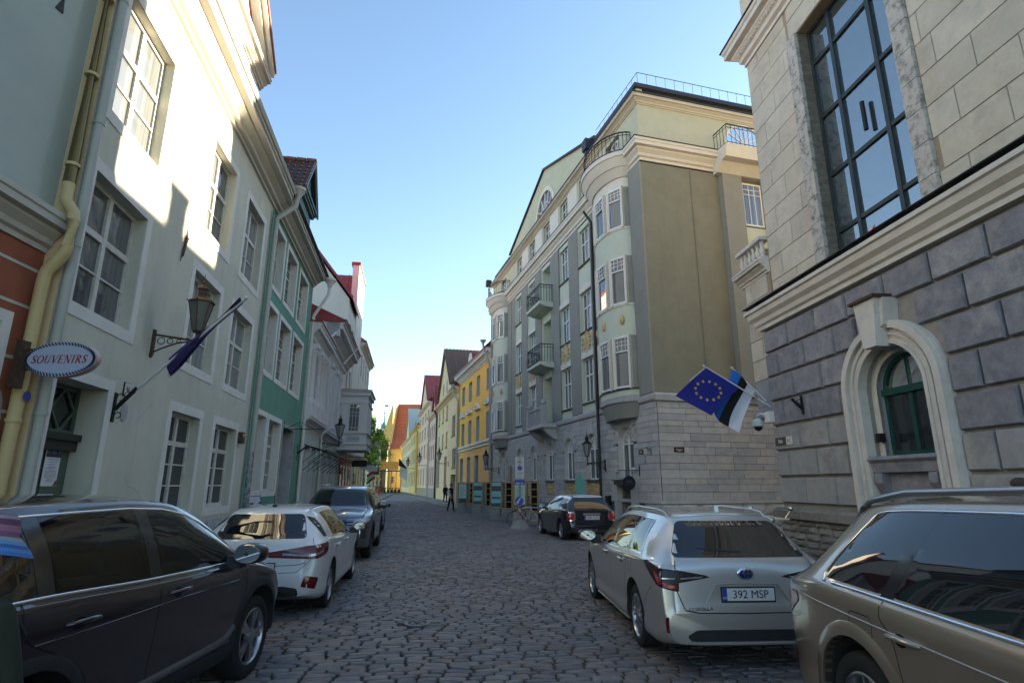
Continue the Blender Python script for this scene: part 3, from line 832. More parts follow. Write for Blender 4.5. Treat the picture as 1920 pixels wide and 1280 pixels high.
# oriel
ox0, ox1, oy = X(33.0), X(36.2), -1.62
b = MB(); b.box(ox0, ox1, oy, .02, 4.55, 6.75)
orl = b.build('oriel', M_lilac, HB)
b = MB()
def ring(z0, z1, e, mat, nm): 
    q = MB(); q.box(ox0 - e, ox1 + e, oy - e, .02, z0, z1); q.build(nm, mat, orl)
ring(3.66, 3.95, .06, M_lilac, 'base_moulding'); ring(3.95, 4.0, .12, M_trim, 'ledge'); ring(4.0, 4.55, .0 + .012, M_lilac, 'apron'); ring(4.55, 4.63, .1, M_trim, 'ledge'); ring(6.3, 6.4, .07, M_lilac, 'moulding'); ring(6.75, 6.98, .12, M_lilac, 'cornice'); ring(6.98, 7.06, .2, M_trim, 'cornice_top'); ring(7.06, 7.1, .16, M_tin, 'oriel_roof')
b = MB(); b.box(ox0 - .02, ox0, oy + .38, oy + 1.08, 4.15, 4.42); b.build('panel', pm('panel_bluegrey', (.42, .44, .48), .8, .05, 3, 0), orl)
for (a, c) in ((oy + .02, oy + .3), (oy + 1.15, oy + 1.45)):
    b = MB(); b.box(ox0 - .04, ox0, a, c, 4.63, 6.3); b.build('pilaster', M_lilac, orl)
wo = win(orl, 0, .62, 0, 1.6, 0, M_white, G_old, 3, (.25, .9, .25, .4, .2), fw=.05, bw=.022)
wo.location = (ox0 - .035, oy + 1.05, 4.68); wo.rotation_euler = (0, 0, -PI / 2)
b = MB(); b.tube([(X(32.2), -.85, 9.35), (X(31.2), -.3, 8.2)], .06, 10); b.build('gutter_pipe', M_white, HB, smooth=40)
b = MB(); b.tube([(0.1, -.55, 9.05), (-1.4, -.1, 7.9), (-1.45, -.1, 7.4), (.12, -.1, 7.2), (.12, -.1, .1)], .06, 10); b.build('downpipe', M_white, HB, smooth=40)
# iron awning frames over the shop windows
AW = L_root('awning_frame', 'bare black iron awning frame over the shop windows of the white house', 23.1, 'awning')
b = MB(); b.box(0, 10.6, -.9, -.84, 3.0, 3.12); b.box(0, 10.6, -.03, .0, 3.25, 3.33); b.build('front_rail', M_black, AW)
for k in range(9):
    b = MB(); x_ = k * 1.3
    b.tube([(x_, -.02, 3.3), (x_, -.87, 3.06)], .018, 6); b.tube([(x_, -.02, 2.3), (x_, -.87, 3.02)], .014, 6); b.tube([(x_, -.02, 2.62), (x_, -.6, 3.1)], .012, 6); b.build('bracket', M_black, AW)
for z in (2.5, 2.75):
    b = MB(); b.tube([(0, -.3 - (z - 2.4), z + .15), (10.4, -.3 - (z - 2.4), z + .15)], .012, 6); b.build('cross_rail', M_black, AW)

# ---- tall white house with tin roof, sunlit house beyond, salmon ground floor
M_salmon = pm('plaster_salmon', (.46, .19, .145), .85, .08, 2, .08, 60, stain=.2)
M_warmwhite = pm('plaster_warmwhite', (.66, .62, .54), .85, .05, 2, .08, 60, stain=.12)
s0 = 34.65
HT = L_root('tall_white_house', 'tall white gable-ended house with salmon ground floor and red tin roof', s0, off=-.05)
b = MB(); WT = [(35.6, 36.5, 4.2, 6), (37.3, 38.2, 4.2, 6), (35.6, 36.5, 7.2, 9), (37.3, 38.2, 7.2, 9), (35.6, 36.5, 10.2, 11.8), (37.3, 38.2, 10.2, 11.8)]
wall(b, 0, X(38.8), -.05, 13.1, [(X(a), X(c), d, e) for a, c, d, e in WT], 0, .15); shell(b, 0, X(38.8), 9, 13.1)
b.prism([(0, 13.1), (4.5, 19), (9, 13.1)], 'x', .0, X(38.8)); b.build('wall', M_warmwhite, HT)
hb = MB(); hb.box(0, X(42), -.04, -.0, 0, 3.5)
hb.build('ground_floor_facing', M_salmon, HT)
b = MB(); profile(b, 0, X(42), cornice_prof(3.4, 3.8, .3, -.04)); b.build('string_course', M_warmwhite, HT)
for a in WT: win(HT, X(a[0]), X(a[1]), a[2], a[3], .1, M_white, G_dark, 2, (1,), fw=.05)
for k in range(4):
    b = MB(); b.box(X(35.4) + k * 1.6, X(36.2) + k * 1.6, -.08, -.041, .4, 2.9); b.build('shop_window', G_dark, HT)
gable_roof(-.15, X(38.8), -.25, 9.2, 13.0, 19.1, .1).build('roof', M_tin, HT)
b = MB(); b.prism([(-.25, 13.0), (4.48, 19.1), (4.48, 19.32), (-.25, 13.22)], 'x', -.22, -.12); b.build('verge_tin', M_tin, HT)
s0 = 38.82
HU = L_root('firewall_house', 'taller white house with seamed red tin roof and street parapet', s0, off=-.02)
b = MB(); b.box(0, 4.4, 0, 9, -.05, 14.6); b.box(0, 4.4, 0, .45, 14.6, 17.0); b.build('wall', M_warmwhite, HU)
b = MB(); b.prism([(-.05, 14.3), (2.2, 17.0), (4.4, 14.3), (4.4, 14.2), (-.05, 14.2)], 'y', .46, 9); b.build('roof', M_tin, HU)
for k in range(9):
    b = MB(); b.prism([(-.09, 14.32), (2.2, 17.06), (2.2, 17.0), (-.06, 14.3)], 'y', .9 + k * .9, .96 + k * .9); b.build('roof_seam', M_tin, HU)
b = MB(); b.box(-.06, 4.46, -.08, .55, 17.0, 17.22); b.build('parapet_cap', M_tin, HU)
s0 = 43.25
HS = L_root('sunlit_house', 'cream sunlit house with thin red eaves behind the oriel', s0)
WS = [(s, s + 1, z, z + 1.7) for s in (44.2, 46.4, 48.6, 50.8) for z in (4.3, 7.2, 10.)]
b = MB(); wall(b, 0, X(53), -.05, 12.3, [(X(a), X(c), d, e) for a, c, d, e in WS], 0, .15); shell(b, 0, X(53), 9, 12.3); b.build('wall', M_warmwhite, HS)
for a in WS: win(HS, X(a[0]), X(a[1]), a[2], a[3], .1, M_white, G_dark, 2, (1, .5), fw=.06)
b = MB(); profile(b, 0, X(53), cornice_prof(12.0, 12.4, .35)); b.build('cornice', M_warmwhite, HS)
gable_roof(-.1, X(53), -.45, 9, 12.4, 15.5, .1).build('roof', M_tin, HS)
b = MB(); profile(b, 0, X(53), cornice_prof(3.5, 3.9, .35)); b.build('string_course', M_warmwhite, HS)
for k in range(4):
    b = MB(); b.box(X(43.8) + k * 2.2, X(45.2) + k * 2.2, -.03, -.001, .3, 3.0); b.build('shop_window', G_dark, HS)
# ================================================================ dark rusticated building (right foreground)
M_rustic = [pm('rusticated_stone_%d' % i, tuple(v * 1.18 for v in c), .85, .25, 5, .45, 40, stain=.9, stcol=tuple(v * 1.2 for v in st), sscale=2.6) for i, (c, st) in enumerate([((.185, .183, .205), (.29, .28, .28)), ((.21, .208, .228), (.33, .315, .305)), ((.175, .173, .195), (.26, .25, .25))])]
M_rustlow = [pm('rusticated_low_%d' % i, tuple(v * 1.15 for v in c), .85, .15, 4, .35, 45, stain=.85, stcol=st, sscale=2.2) for i, (c, st) in enumerate([((.30, .29, .275), (.19, .185, .195)), ((.27, .265, .26), (.37, .35, .32))])]
M_joint = pm('rustic_joint', (.30, .275, .245), .95, .15, 6, .3, 50)
M_ash = [pm('ashlar_%d' % i, tuple(v * 1.18 for v in c), .85, .12, 2, .25, 55, stain=.7, stcol=tuple(v * 1.1 for v in st), sscale=1.4) for i, (c, st) in enumerate([((.47, .43, .345), (.35, .315, .26)), ((.50, .46, .375), (.37, .36, .31)), ((.44, .41, .335), (.40, .33, .25))])]
M_ashj = pm('ashlar_joint', (.34, .27, .19), .95, .15, 6, .2, 50)
M_pock = pm('pocked_stone', (.50, .475, .43), .85, .1, 4, .4, 40, stain=.95, stcol=(.10, .09, .08), sscale=7)
M_lime = pm('moulding_lime', (.62, .585, .53), .85, .08, 3, .15, 50, stain=.35, stcol=(.36, .33, .29), sscale=2)
M_greenframe = pm('frame_green', (.012, .065, .05), .4, .1, 6, .05, 40)
M_darkframe = pm('frame_dark_green', (.025, .034, .032), .4, .1, 6, .05, 40)
G_big = glass('pane_big', (.05, .07, .08), 5.0, .02, .8)
loc, rz = frame_at(RO, RD)
RB = thing('rusticated_building', 'large stone building of dark rusticated blocks with arched green window, right foreground', 'building', loc, rz)
AX, SPR, RO_, RI = 4.1, 3.42, 1.2, .80          # arch centre, springing, outer and inner radius
b = MB()
wall(b, 0, 15, 1.0, 5.55, [(AX - RI, AX + RI, 1.35, SPR + RI, 1, .42)], .09, .42)
b.face([(0, .09, 1.0), (0, 12, 1.0), (0, 12, 5.55), (0, .09, 5.55)]); b.face([(15, .09, 0), (15, 12, 0), (15, 12, 18), (15, .09, 18)]); b.face([(0, 12, 0), (15, 12, 0), (15, 12, 18), (0, 12, 18)])
b.build('lower_wall', M_joint, RB)
ROWS = [1.34, 1.94, 2.54, 3.13, 3.73, 4.33, 4.94, 5.52]
_bc = {}
def bevel_block(w, h, t, c, mat):
    k = (round(w, 2), round(h, 2), t, c, mat.name)
    if k not in _bc:
        m = MB(); w_, h_ = k[0], k[1]
        m.v = [(0, 0, 0), (w_, 0, 0), (w_, 0, h_), (0, 0, h_), (0, -t * .5, 0), (w_, -t * .5, 0), (w_, -t * .5, h_), (0, -t * .5, h_), (c, -t, c), (w_ - c, -t, c), (w_ - c, -t, h_ - c), (c, -t, h_ - c)]
        for a in (0, 4):
            for i in range(4):
                j = (i + 1) % 4; m.f.append((a + i, a + j, a + 4 + j, a + 4 + i)); m.m.append(0)
        m.f.append((8, 9, 10, 11)); m.m.append(0)
        _bc[k] = m.mesh('stone_block', mat)
    return _bc[k]
def arch_half(zm):
    if zm < SPR: return RO_ + .02
    d = RO_ ** 2 - (zm - SPR) ** 2
    return math.sqrt(d) + .02 if d > 0 else 0
J = .055
for r in range(7):
    z0, z1 = ROWS[r], ROWS[r + 1]
    x = .04; first = True
    edges = [0.03]
    e = 1.10 if (6 - r) % 2 == 0 else .60
    while e < 15: edges.append(e); e += 1.055
    ha = max(arch_half(z0 + J / 2), arch_half(z1 - J / 2))
    for i in range(len(edges) - 1):
        segs = [(edges[i], edges[i + 1] - J)]
        if ha > 0:
            out = []
            for a, c in segs:
                if c <= AX - ha or a >= AX + ha: out.append((a, c))
                else:
                    if a < AX - ha - .12: out.append((a, AX - ha))
                    if c > AX + ha + .12: out.append((AX + ha, c))
            segs = out
        for a, c in segs:
            near_low = (r < 2) or (r < 4 and a < 3.2 and RNG.random() < .75)
            mt = RNG.choice(M_rustlow) if near_low else RNG.choice(M_rustic)
            ob('stone_block', bevel_block(c - a, z1 - z0 - J, .085, .022, mt), RB, (a, .09, z0 + J / 2))
# chipped front edge of the corner
for r in range(7):
    z0, z1 = ROWS[r], ROWS[r + 1]
    o = ob('stone_block', bevel_block(1.0, z1 - z0 - J, .085, .022, RNG.choice(M_rustic if r > 2 else M_rustlow)), RB, (.085, 1.1, z0 + J / 2), -PI / 2)
# plinth: ledge slabs and rough stone courses
M_rough = [pm('rough_stone_%d' % i, c, .9, .2, 6, .6, 18, stain=.5, sscale=5) for i, c in enumerate([(.20, .18, .15), (.235, .21, .18), (.17, .155, .135), (.25, .23, .20)])]
def rough_block(w, h, t, rng, mat):
    """rock-faced stone"""
    m = MB(); nx, nz = 4, 3
    rows = []
    for j in range(nz + 1):
        row = []
        for i in range(nx + 1):
            edge = i in (0, nx) or j in (0, nz)
            row.append((w * i / nx + (0 if edge else rng.uniform(-.02, .02)), -(t * .25 if edge else t * rng.uniform(.55, 1.3)), h * j / nz + (0 if edge else rng.uniform(-.015, .015))))
        rows.append(row)
    m.grid(rows)
    m.face([rows[0][0], (0, .02, 0), (0, .02, h), rows[-1][0]]); m.face([rows[0][-1], rows[-1][-1], (w, .02, h), (w, .02, 0)])
    m.face([rows[-1][0], (0, .02, h), (w, .02, h), rows[-1][-1]]); m.face([rows[0][0], rows[0][-1], (w, .02, 0), (0, .02, 0)])
    return m.mesh('rough_stone', mat)
rngb = random.Random(5)
RBK = [rough_block(w, h, .05, rngb, RNG.choice(M_rough)) for w in (.34, .45, .56, .66) for h in (.145,) for _ in range(3)]
b = MB(); b.box(0, 15, .0, .1, -.05, 1.02); b.face([(0, .1, -.05), (0, 12, -.05), (0, 12, 1.02), (0, .1, 1.02)]); b.build('plinth_core', M_joint, RB)
for k in range(7):
    z = k * .148 - .01; x = -.01 - RNG.uniform(0, .2) * (k % 2)
    x = max(x, -.01)
    while x < 8.6:
        me = RNG.choice(RBK); w = max(v.co.x for v in me.vertices)
        ob('rough_stone', me, RB, (x, 0.0, z)); x += w + .012
xs = -.14
while xs < 9:
    w = RNG.uniform(.8, 1.3)
    b = MB(); b.prism([(-.12, 1.03), (-.12, 1.19), (-.03, 1.25), (.1, 1.25), (.1, 1.03)], 'x', xs, xs + w - .012); b.build('ledge_stone', RNG.choice(M_rough), RB); xs += w
# arched window
def archband(r0, r1, y0, y1, zb, mat, name, n=18):
    m = MB()
    o = [(AX - r1, zb)] + arc(AX, SPR, r1, PI, 0, n) + [(AX + r1, zb)]
    i = [(AX - r0, zb)] + arc(AX, SPR, r0, PI, 0, n) + [(AX + r0, zb)]
    for k in range(len(o) - 1): m.prism([o[k], o[k+1], i[k+1], i[k]], 'y', y0, y1, cap=False) if False else None
    rows = [[(p[0], y1, p[1]) for p in o], [(p[0], y0, p[1]) for p in o], [(p[0], y0, p[1]) for p in i], [(p[0], y1, p[1]) for p in i]]
    m.grid(rows)
    return m.build(name, mat, RB, smooth=35)
archband(RI, RO_, -.05, .12, 1.25, M_lime, 'arch_surround'); archband(1.06, 1.19, -.13, -.04, 1.25, M_lime, 'arch_moulding'); archband(.93, .98, -.085, -.04, 1.25, M_lime, 'arch_moulding'); archband(RI - .02, RI + .05, -.075, .1, 1.35, M_lime, 'arch_moulding')
archband(.64, .82, .2, .26, 2.2, M_lime, 'inner_reveal'); archband(.64, .655, .2, .44, 2.2, pm('reveal_grey', (.36, .36, .37), .85, .1, 4, .2, 50, stain=.4), 'inner_reveal')
b = MB(); b.prism([(AX - .16, 4.14), (AX + .16, 4.14), (AX + .27, 5.0), (AX - .27, 5.0)], 'y', -.30, .1); ks = b.build('keystone', M_lime, RB)
b = MB(); b.prism([(AX - .28, 4.5), (AX - .17, 4.45), (AX - .2, 4.98), (AX - .36, 4.98)], 'y', -.2, .1); b.build('keystone_side', M_lime, ks)
b = MB(); b.prism([(AX + .28, 4.5), (AX + .17, 4.45), (AX + .2, 4.98), (AX + .36, 4.98)], 'y', -.2, .1); b.build('keystone_side', M_lime, ks)
b = MB(); b.box(AX - .34, AX + .34, -.36, .1, 5.0, 5.05); b.build('keystone_cap', M_rust, ks)
win(RB, AX - .64, AX + .64, 2.28, SPR + .64, .32, M_greenframe, G_dark, 2, (1.,), fw=.07, bw=.05, arch=True, mull=.09)
b = MB(); b.box(AX - .64, AX + .64, .27, .33, SPR - .06, SPR + .06); b.build('transom', M_greenframe, RB)
b = MB(); b.prism([(-.06, 2.26), (-.1, 2.2), (-.04, 2.14), (-.02, 1.98), (.5, 1.98), (.5, 2.28)], 'x', AX - .79, AX + .79); b.build('window_sill', M_rustic[2], RB)
b = MB(); b.box(AX - .79, AX + .79, .12, .5, 1.3, 1.99); b.build('apron_panel', M_rustic[1], RB)
for sx in (-.62, .62):
    b = MB(); b.prism([(-.04, 1.97), (-.06, 1.8), (.04, 1.62), (.02, 1.45), (.1, 1.38), (.14, 1.97)], 'x', AX + sx - .09, AX + sx + .09); b.build('console', M_rustic[2], RB)
b = MB(); b.box(AX - .70, AX - .60, -.12 + .2, .2, 2.52, 2.68); b.build('door_phone', M_black, RB)
# belt cornice
b = MB()
pr = [(.12, 5.55), (-.05, 5.55), (-.05, 5.64), (-.11, 5.68), (-.13, 5.78), (-.22, 5.86), (-.24, 5.98), (-.29, 6.0), (-.29, 6.08), (.4, 6.16), (.4, 5.55)]
pr2_ = [(.12 - p[0] - .12, p[1]) for p in pr]; sweep(b, pr2_, [(0, 8), (0, 0), (15, 0)]); b.build('belt_cornice', M_lime, RB)
b = MB(); b.box(-.3, 15, -.31, .36, 6.165, 6.185); b.build('cornice_flashing', M_black, RB)
# upper wall
UY, UX = .33, .22
b = MB(); wall(b, UX, 15, 6.0, 18, [(2.5, 5.17, 6.34, 12.35, 0, .34)], UY, .34); b.face([(UX, UY, 6), (UX, 12, 6), (UX, 12, 18), (UX, UY, 18)]); b.face([(UX, UY, 18), (15, UY, 18), (15, 12, 18), (UX, 12, 18)])
b.build('upper_wall', M_ashj, RB)
z = 6.2; r = 0
while z < 13.2:
    h = .612
    hh = min(h, 13.3 - z)
    e = UX; first = .55 if r % 2 else 1.1
    while e < 10.5:
        w = first if e == UX else RNG.uniform(1.0, 1.45)
        for (a, c) in ((UX, 2.13), (5.55, 10.5)):
            x0, x1 = max(e, a), min(e + w, c)
            if x1 - x0 > .12: ob('ashlar_block', bevel_block(x1 - x0 - .016, hh - .016, .022, .006, RNG.choice(M_ash)), RB, (x0, UY, z + .008))
        if 12.4 < z + h and 0: pass
        e += w
    z += h; r += 1
z = 12.36
for z in (12.36, 12.9):
    for x0, x1 in ((2.2, 3.3), (3.3, 4.4), (4.4, 5.5)): ob('ashlar_block', bevel_block(x1 - x0 - .016, .52, .022, .006, RNG.choice(M_ash)), RB, (x0, UY, z + .008))
z = 14.2
while z < 17.9:
    e = UX
    while e < 6:
        w = RNG.uniform(1, 1.4); ob('ashlar_block', bevel_block(w - .016, .6, .022, .006, RNG.choice(M_ash)), RB, (e, UY, z)); e += w
    z += .616
for (x0, x1) in ((2.14, 2.5), (5.17, 5.53)):
    z = 6.2; k = 0
    while z < 12.35:
        h = .62; b = MB(); b.box(x0, x1, UY - .085, UY + .33, z, min(z + h - .012, 12.35)); b.build('jamb_block', M_pock, RB); z += h; k += 1
b = MB()
win(RB, 2.5, 5.17, 6.34, 12.35, UY + .24, M_darkframe, G_big, (.72, 1.25, .74), (.72, 1.38, 1.5, 1.48, .85), fw=.08, bw=.09, th=.09, mull=.10)
b = MB(); b.tube([(3.9, UY + .19, 8.75), (3.9, UY + .19, 9.4)], .045, 10); b.build('window_fitting', M_black, RB, smooth=40)
# high cornice with carved band
b = MB(); sweep(b, cprof(13.3, 14.1, .48), [(UX, 9), (UX, UY), (15, UY)]); b.build('high_cornice', M_lime, RB)
for k in range(38):
    b = MB(); b.ell((UX + .02 + k * .13, UY - .22, 13.66), (.045, .05, .07), 6, 4); b.build('carved_egg', M_lime, RB, smooth=60)
b = MB(); b.box(UX - .55, 15, UY - .52, UY, 14.105, 14.13); b.build('cornice_flashing', M_black, RB)
# oriel on the lane side with balustrade
b = MB(); b.box(-1.06, .2, .27, 3.2, 4.4, 7.12); orr = b.build('oriel', M_ashj, RB)
for r in range(5):
    z0 = 4.42 + r * .54
    for x0, x1 in (((-1.06, -.45), (-.45, .08)) if r % 2 else ((-1.06, -.75), (-.75, .08))):
        ob('ashlar_block', bevel_block(x1 - x0 - .016, .52, .02, .006, RNG.choice(M_ash)), orr, (x0, .27, z0))
M_greypaint = pm('grey_paint', (.27, .29, .31), .7, .08, 4, .1, 40, stain=.2)
b = MB(); b.box(-1.02, .1, .25, 3.2, 3.55, 4.4); b.build('bay_base', M_greypaint, orr)
b = MB(); b.box(-1.14, .1, .13, 3.2, 3.42, 3.56); b.build('bay_moulding', M_greypaint, orr)
b = MB(); b.box(-.88, -.1, .235, .26, 3.72, 4.1); b.build('bay_panel', M_greypaint, orr)
b = MB(); profile(b, -1.28, .2, cornice_prof(7.1, 7.46, .28, .27)); b.build('oriel_cornice', M_lime, orr)
b = MB(); b.box(-1.2, .15, .12, .42, 7.46, 7.56); b.build('balustrade_base', M_lime, orr)
b = MB(); b.box(-1.2, .15, .12, .42, 8.02, 8.12); b.build('balustrade_rail', M_lime, orr)
for k in range(6):
    b = MB(); b.lathe([(.07, 0), (.07, .05), (.045, .08), (.085, .2), (.05, .33), (.065, .4), (.065, .46)], 12, 0, (-1.1 + k * .22, .27, 7.56)); b.build('baluster', M_lime, orr, smooth=40)

# ================================================================ big olive-grey apartment building
M_olive = pm('plaster_olive', (.225, .222, .165), .9, .08, 1.5, .12, 80, stain=.5, stcol=(.175, .17, .125), sscale=.6, drip=.15)
M_pil = pm('plaster_greyolive', (.265, .27, .235), .9, .07, 1.5, .12, 80, stain=.2)
M_pale = pm('plaster_palegreen', (.56, .61, .49), .9, .05, 2, .08, 80, stain=.12)
M_creamtrim = pm('plaster_creamtrim', (.68, .65, .56), .85, .05, 2, .08, 60, stain=.12)
M_attic = pm('plaster_attic', (.50, .50, .37), .9, .06, 2, .08, 80, stain=.12)
M_relief = pm('relief_ochre', (.52, .40, .20), .85, .15, 8, .6, 25)
M_lst = [pm('limestone_%d' % i, tuple(v * 1.35 for v in c), .9, .12, 4, .3, 50, stain=.35, sscale=2.5) for i, c in enumerate([(.34, .335, .325), (.375, .365, .35), (.31, .305, .30), (.36, .345, .315)])]
M_lstj = pm('limestone_joint', (.20, .195, .185), .95, .15, 6, .3, 50)
M_zinc = pm('zinc_dark', (.05, .05, .058), .5, .15, 4, .05, 40, metal=.5)
G_gb = glass('pane_apartment', (.05, .058, .065), 2.4, .03, 1.0, curtain=(.18, .19, .19))
loc, rz = frame_at(GO, GD)
GB = thing('apartment_building', 'tall olive-grey apartment building with bow windows, gable and limestone ground floor', 'building', loc, rz)
XE = -23.7
ax = [-2.4, -5.65, -8.35, -11.15, -13.9, -16.7, -20.7]
lowA = [(a - .62, a + .62, 1.98, 3.95, 1) for a in ax]
b = MB(); wall(b, XE, 0, -.05, 4.9, lowA + [(-2.85, -1.95, .1, 1.75)], .06, .3); b.build('stone_wall', M_lstj, GB)
b = MB(); b.face([(-.06, .06, -.05), (-.06, 9.4, -.05), (-.06, 9.4, 4.9), (-.06, .06, 4.9)]); b.face([(XE, 0, -.05), (XE, 9.4, -.05), (XE, 9.4, 17), (XE, 0, 17)]); b.face([(XE, 9.4, 0), (0, 9.4, 0), (0, 9.4, 17), (XE, 9.4, 17)]); b.build('stone_side_wall', M_lstj, GB)
# limestone courses
cells = []
rngs = random.Random(9)
def intervals(z0, z1, holes, x0, x1):
    iv = [(x0, x1)]
    for h in holes:
        if z1 <= h[2] or z0 >= h[3]: continue
        a, c = h[0], h[1]
        if len(h) > 4 and h[4]:
            cz = h[3] - (c - a) / 2; r = (c - a) / 2 + .30; cx = (a + c) / 2
            if z1 > cz:
                zz = max(z0, cz) - cz
                hw = math.sqrt(max(0, r * r - zz * zz)); a, c = cx - hw, cx + hw
        out = []
        for p, q in iv:
            if q <= a or p >= c: out.append((p, q)); continue
            if p < a: out.append((p, a))
            if q > c: out.append((c, q))
        iv = out
    return [i for i in iv if i[1] - i[0] > .06]
zc = [1.24, 1.52, 1.78, 1.98, 2.28, 2.5, 2.78, 3.06, 3.26, 3.54, 3.78, 3.98, 4.22, 4.42, 4.66]
hl = [(h[0], h[1], h[2] - .6 if i not in (0, 5, 6) else h[2], h[3] + .3, 1) for i, h in enumerate(lowA)]
hl = [(a - .02, c + .02, z0, z1, 1) for (a, c, z0, z1, _) in [(h[0], h[1], h[2] - (.62 if 1 <= i <= 4 else 0), h[3]) + (1,) for i, h in enumerate(lowA)]]
for r in range(len(zc) - 1):
    z0, z1 = zc[r], zc[r + 1]
    for p, q in intervals(z0, z1, hl + [(-2.95, -1.85, 0, 1.98)], XE, 0):
        x = p
        while x < q - .01:
            w = rngs.uniform(.55, 1.25)
            if q - (x + w) < .25: w = q - x
            cells.append((abs(x) + 0, 'f', x, x + w, z0, z1)); x += w
    y = .08
    while y < 9:
        w = rngs.uniform(.6, 1.3); cells.append((y * .6, 's', y, y + w, z0, z1)); y += w
cells.sort()
_ls = {}
def lime_mesh(w, h, i):
    k = (round(w, 1), round(h, 2), i)
    if k not in _ls:
        m = MB(); m.box(0, 1, 0, .06, 0, 1); _ls[k] = m.mesh('limestone_block', M_lst[i])
    return _ls[k]
unitb = [MB().box(0, 1, 0, .06, 0, 1).mesh('limestone_block', m) for m in M_lst]
rest = MB()
for n_, (_, kind, p, q, z0, z1) in enumerate(cells):
    dep = rngs.uniform(0, .008); mi = rngs.randrange(4)
    if n_ < 300:
        o = ob('limestone_block', unitb[mi], GB)
        o.scale = (q - p - .014, 1, z1 - z0 - .014)
        if kind == 'f': o.location = (p, -dep, z0)
        else: o.location = (dep, p, z0); o.rotation_euler = (0, 0, PI / 2)
    elif kind == 'f': rest.box(p, q - .014, -dep, .05, z0, z1 - .014, mi)
    else: rest.box(-.05, dep, p, q - .014, z0, z1 - .014, mi)
if rest.v: tag(rest.build('limestone_courses', M_lst, GB), kind='stuff')
# rock-faced base
RB2 = [rough_block(w, .36, .07, rngb, RNG.choice(M_lst)) for w in (.7, .9, 1.1) for _ in range(3)]
for k in range(3):
    z = k * .385 - .02
    x = -.05 - .3 * k % .5
    x = 0
    while x > XE + .9:
        me = RNG.choice(RB2); w = max(v.co.x for v in me.vertices); x -= w + .015
        if x < -14: break
        if -3.0 < x < -1.85 or -3.0 < x + w < -1.85:
            if not (-3.0 < x + w and x < -1.85 and False): 
                if x + w > -3.0 and x < -1.85: continue
        ob('rock_faced_stone', me, GB, (x, .02, z))
    y = .0
    while y < 8:
        me = RNG.choice(RB2); w = max(v.co.x for v in me.vertices)
        ob('rock_faced_stone', me, GB, (-.02, y, z), PI / 2); y += w + .015
b = MB(); b.box(XE, .03, -.035, .05, 1.13, 1.235); b.build('base_moulding', M_lst[1], GB)
b = MB(); b.box(-.05, .035, .051, 9, 1.13, 1.235); b.build('base_moulding', M_lst[1], GB)
b = MB(); b.prism([(-.05, 4.66), (-.09, 4.72), (-.09, 4.86), (-.03, 4.94), (.1, 4.94), (.1, 4.66)], 'x', XE, .05); b.build('string_course', M_lst[2], GB)
b = MB(); b.prism([(-.05, 4.66), (.09, 4.66), (.10, 4.86), (.04, 4.94), (-.05, 4.94)], 'y', -.02, 9.4); b.build('string_course', M_lst[2], GB)
# arches: voussoirs, windows, relief panels
for i, a in enumerate(ax):
    n = 9
    for k in range(n):
        a0, a1 = PI - PI * k / n - .012, PI - PI * (k + 1) / n + .012
        R2 = 1.12 if k % 2 == 0 else .92
        if k == n // 2: R2 = 1.2
        q = [(a + .63 * math.cos(a0), 3.33 + .63 * math.sin(a0)), (a + R2 * math.cos(a0), 3.33 + R2 * math.sin(a0)), (a + R2 * math.cos(a1), 3.33 + R2 * math.sin(a1)), (a + .63 * math.cos(a1), 3.33 + .63 * math.sin(a1))]
        m = MB(); m.prism(q, 'y', -.022, .06); m.build('voussoir', M_lst[(k + i) % 4], GB)
    b = MB(); rr = [[(p[0], .0 - .02, p[1]) for p in arc(a, 3.33, .63, PI, 0, 14)], [(p[0], .2, p[1]) for p in arc(a, 3.33, .52, PI, 0, 14)]]
    b.grid(rr); b.face([(a - .63, -.0, 2), (a - .63, -.0, 3.33), (a - .52, .2, 3.33), (a - .52, .2, 2)]); b.face([(a + .63, -.0, 2), (a + .63, -.0, 3.33), (a + .52, .2, 3.33), (a + .52, .2, 2)])
    b.build('window_reveal', M_lst[1], GB)
    win(GB, a - .52, a + .52, 1.98, 3.85, .14, M_newsash, G_gb, 2, (1.,), fw=.06, bw=.035, arch=True, fan=2, mull=.07)
    b = MB(); b.prism([(-.08, 1.95), (-.08, 1.9), (.3, 1.9), (.3, 1.99)], 'x', a - .66, a + .66); b.build('sill', M_zinc, GB)
    if 1 <= i <= 4:
        b = MB(); b.box(a - .6, a + .6, .02, .08, 1.3, 1.9); pn = b.build('relief_panel', M_relief, GB)
        for (dx_, dz_, rr_) in ((0, 0, .16), (-.3, 0, .1), (.3, 0, .1), (-.45, .12, .07), (.45, .12, .07), (-.45, -.14, .07), (.45, -.14, .07), (-.16, .17, .07), (.16, .17, .07), (0, -.2, .08)):
            m = MB(); m.ell((a + dx_, .02, 1.6 + dz_), (rr_, .035, rr_), 8, 5); m.build('relief_boss', M_relief, pn, smooth=60)
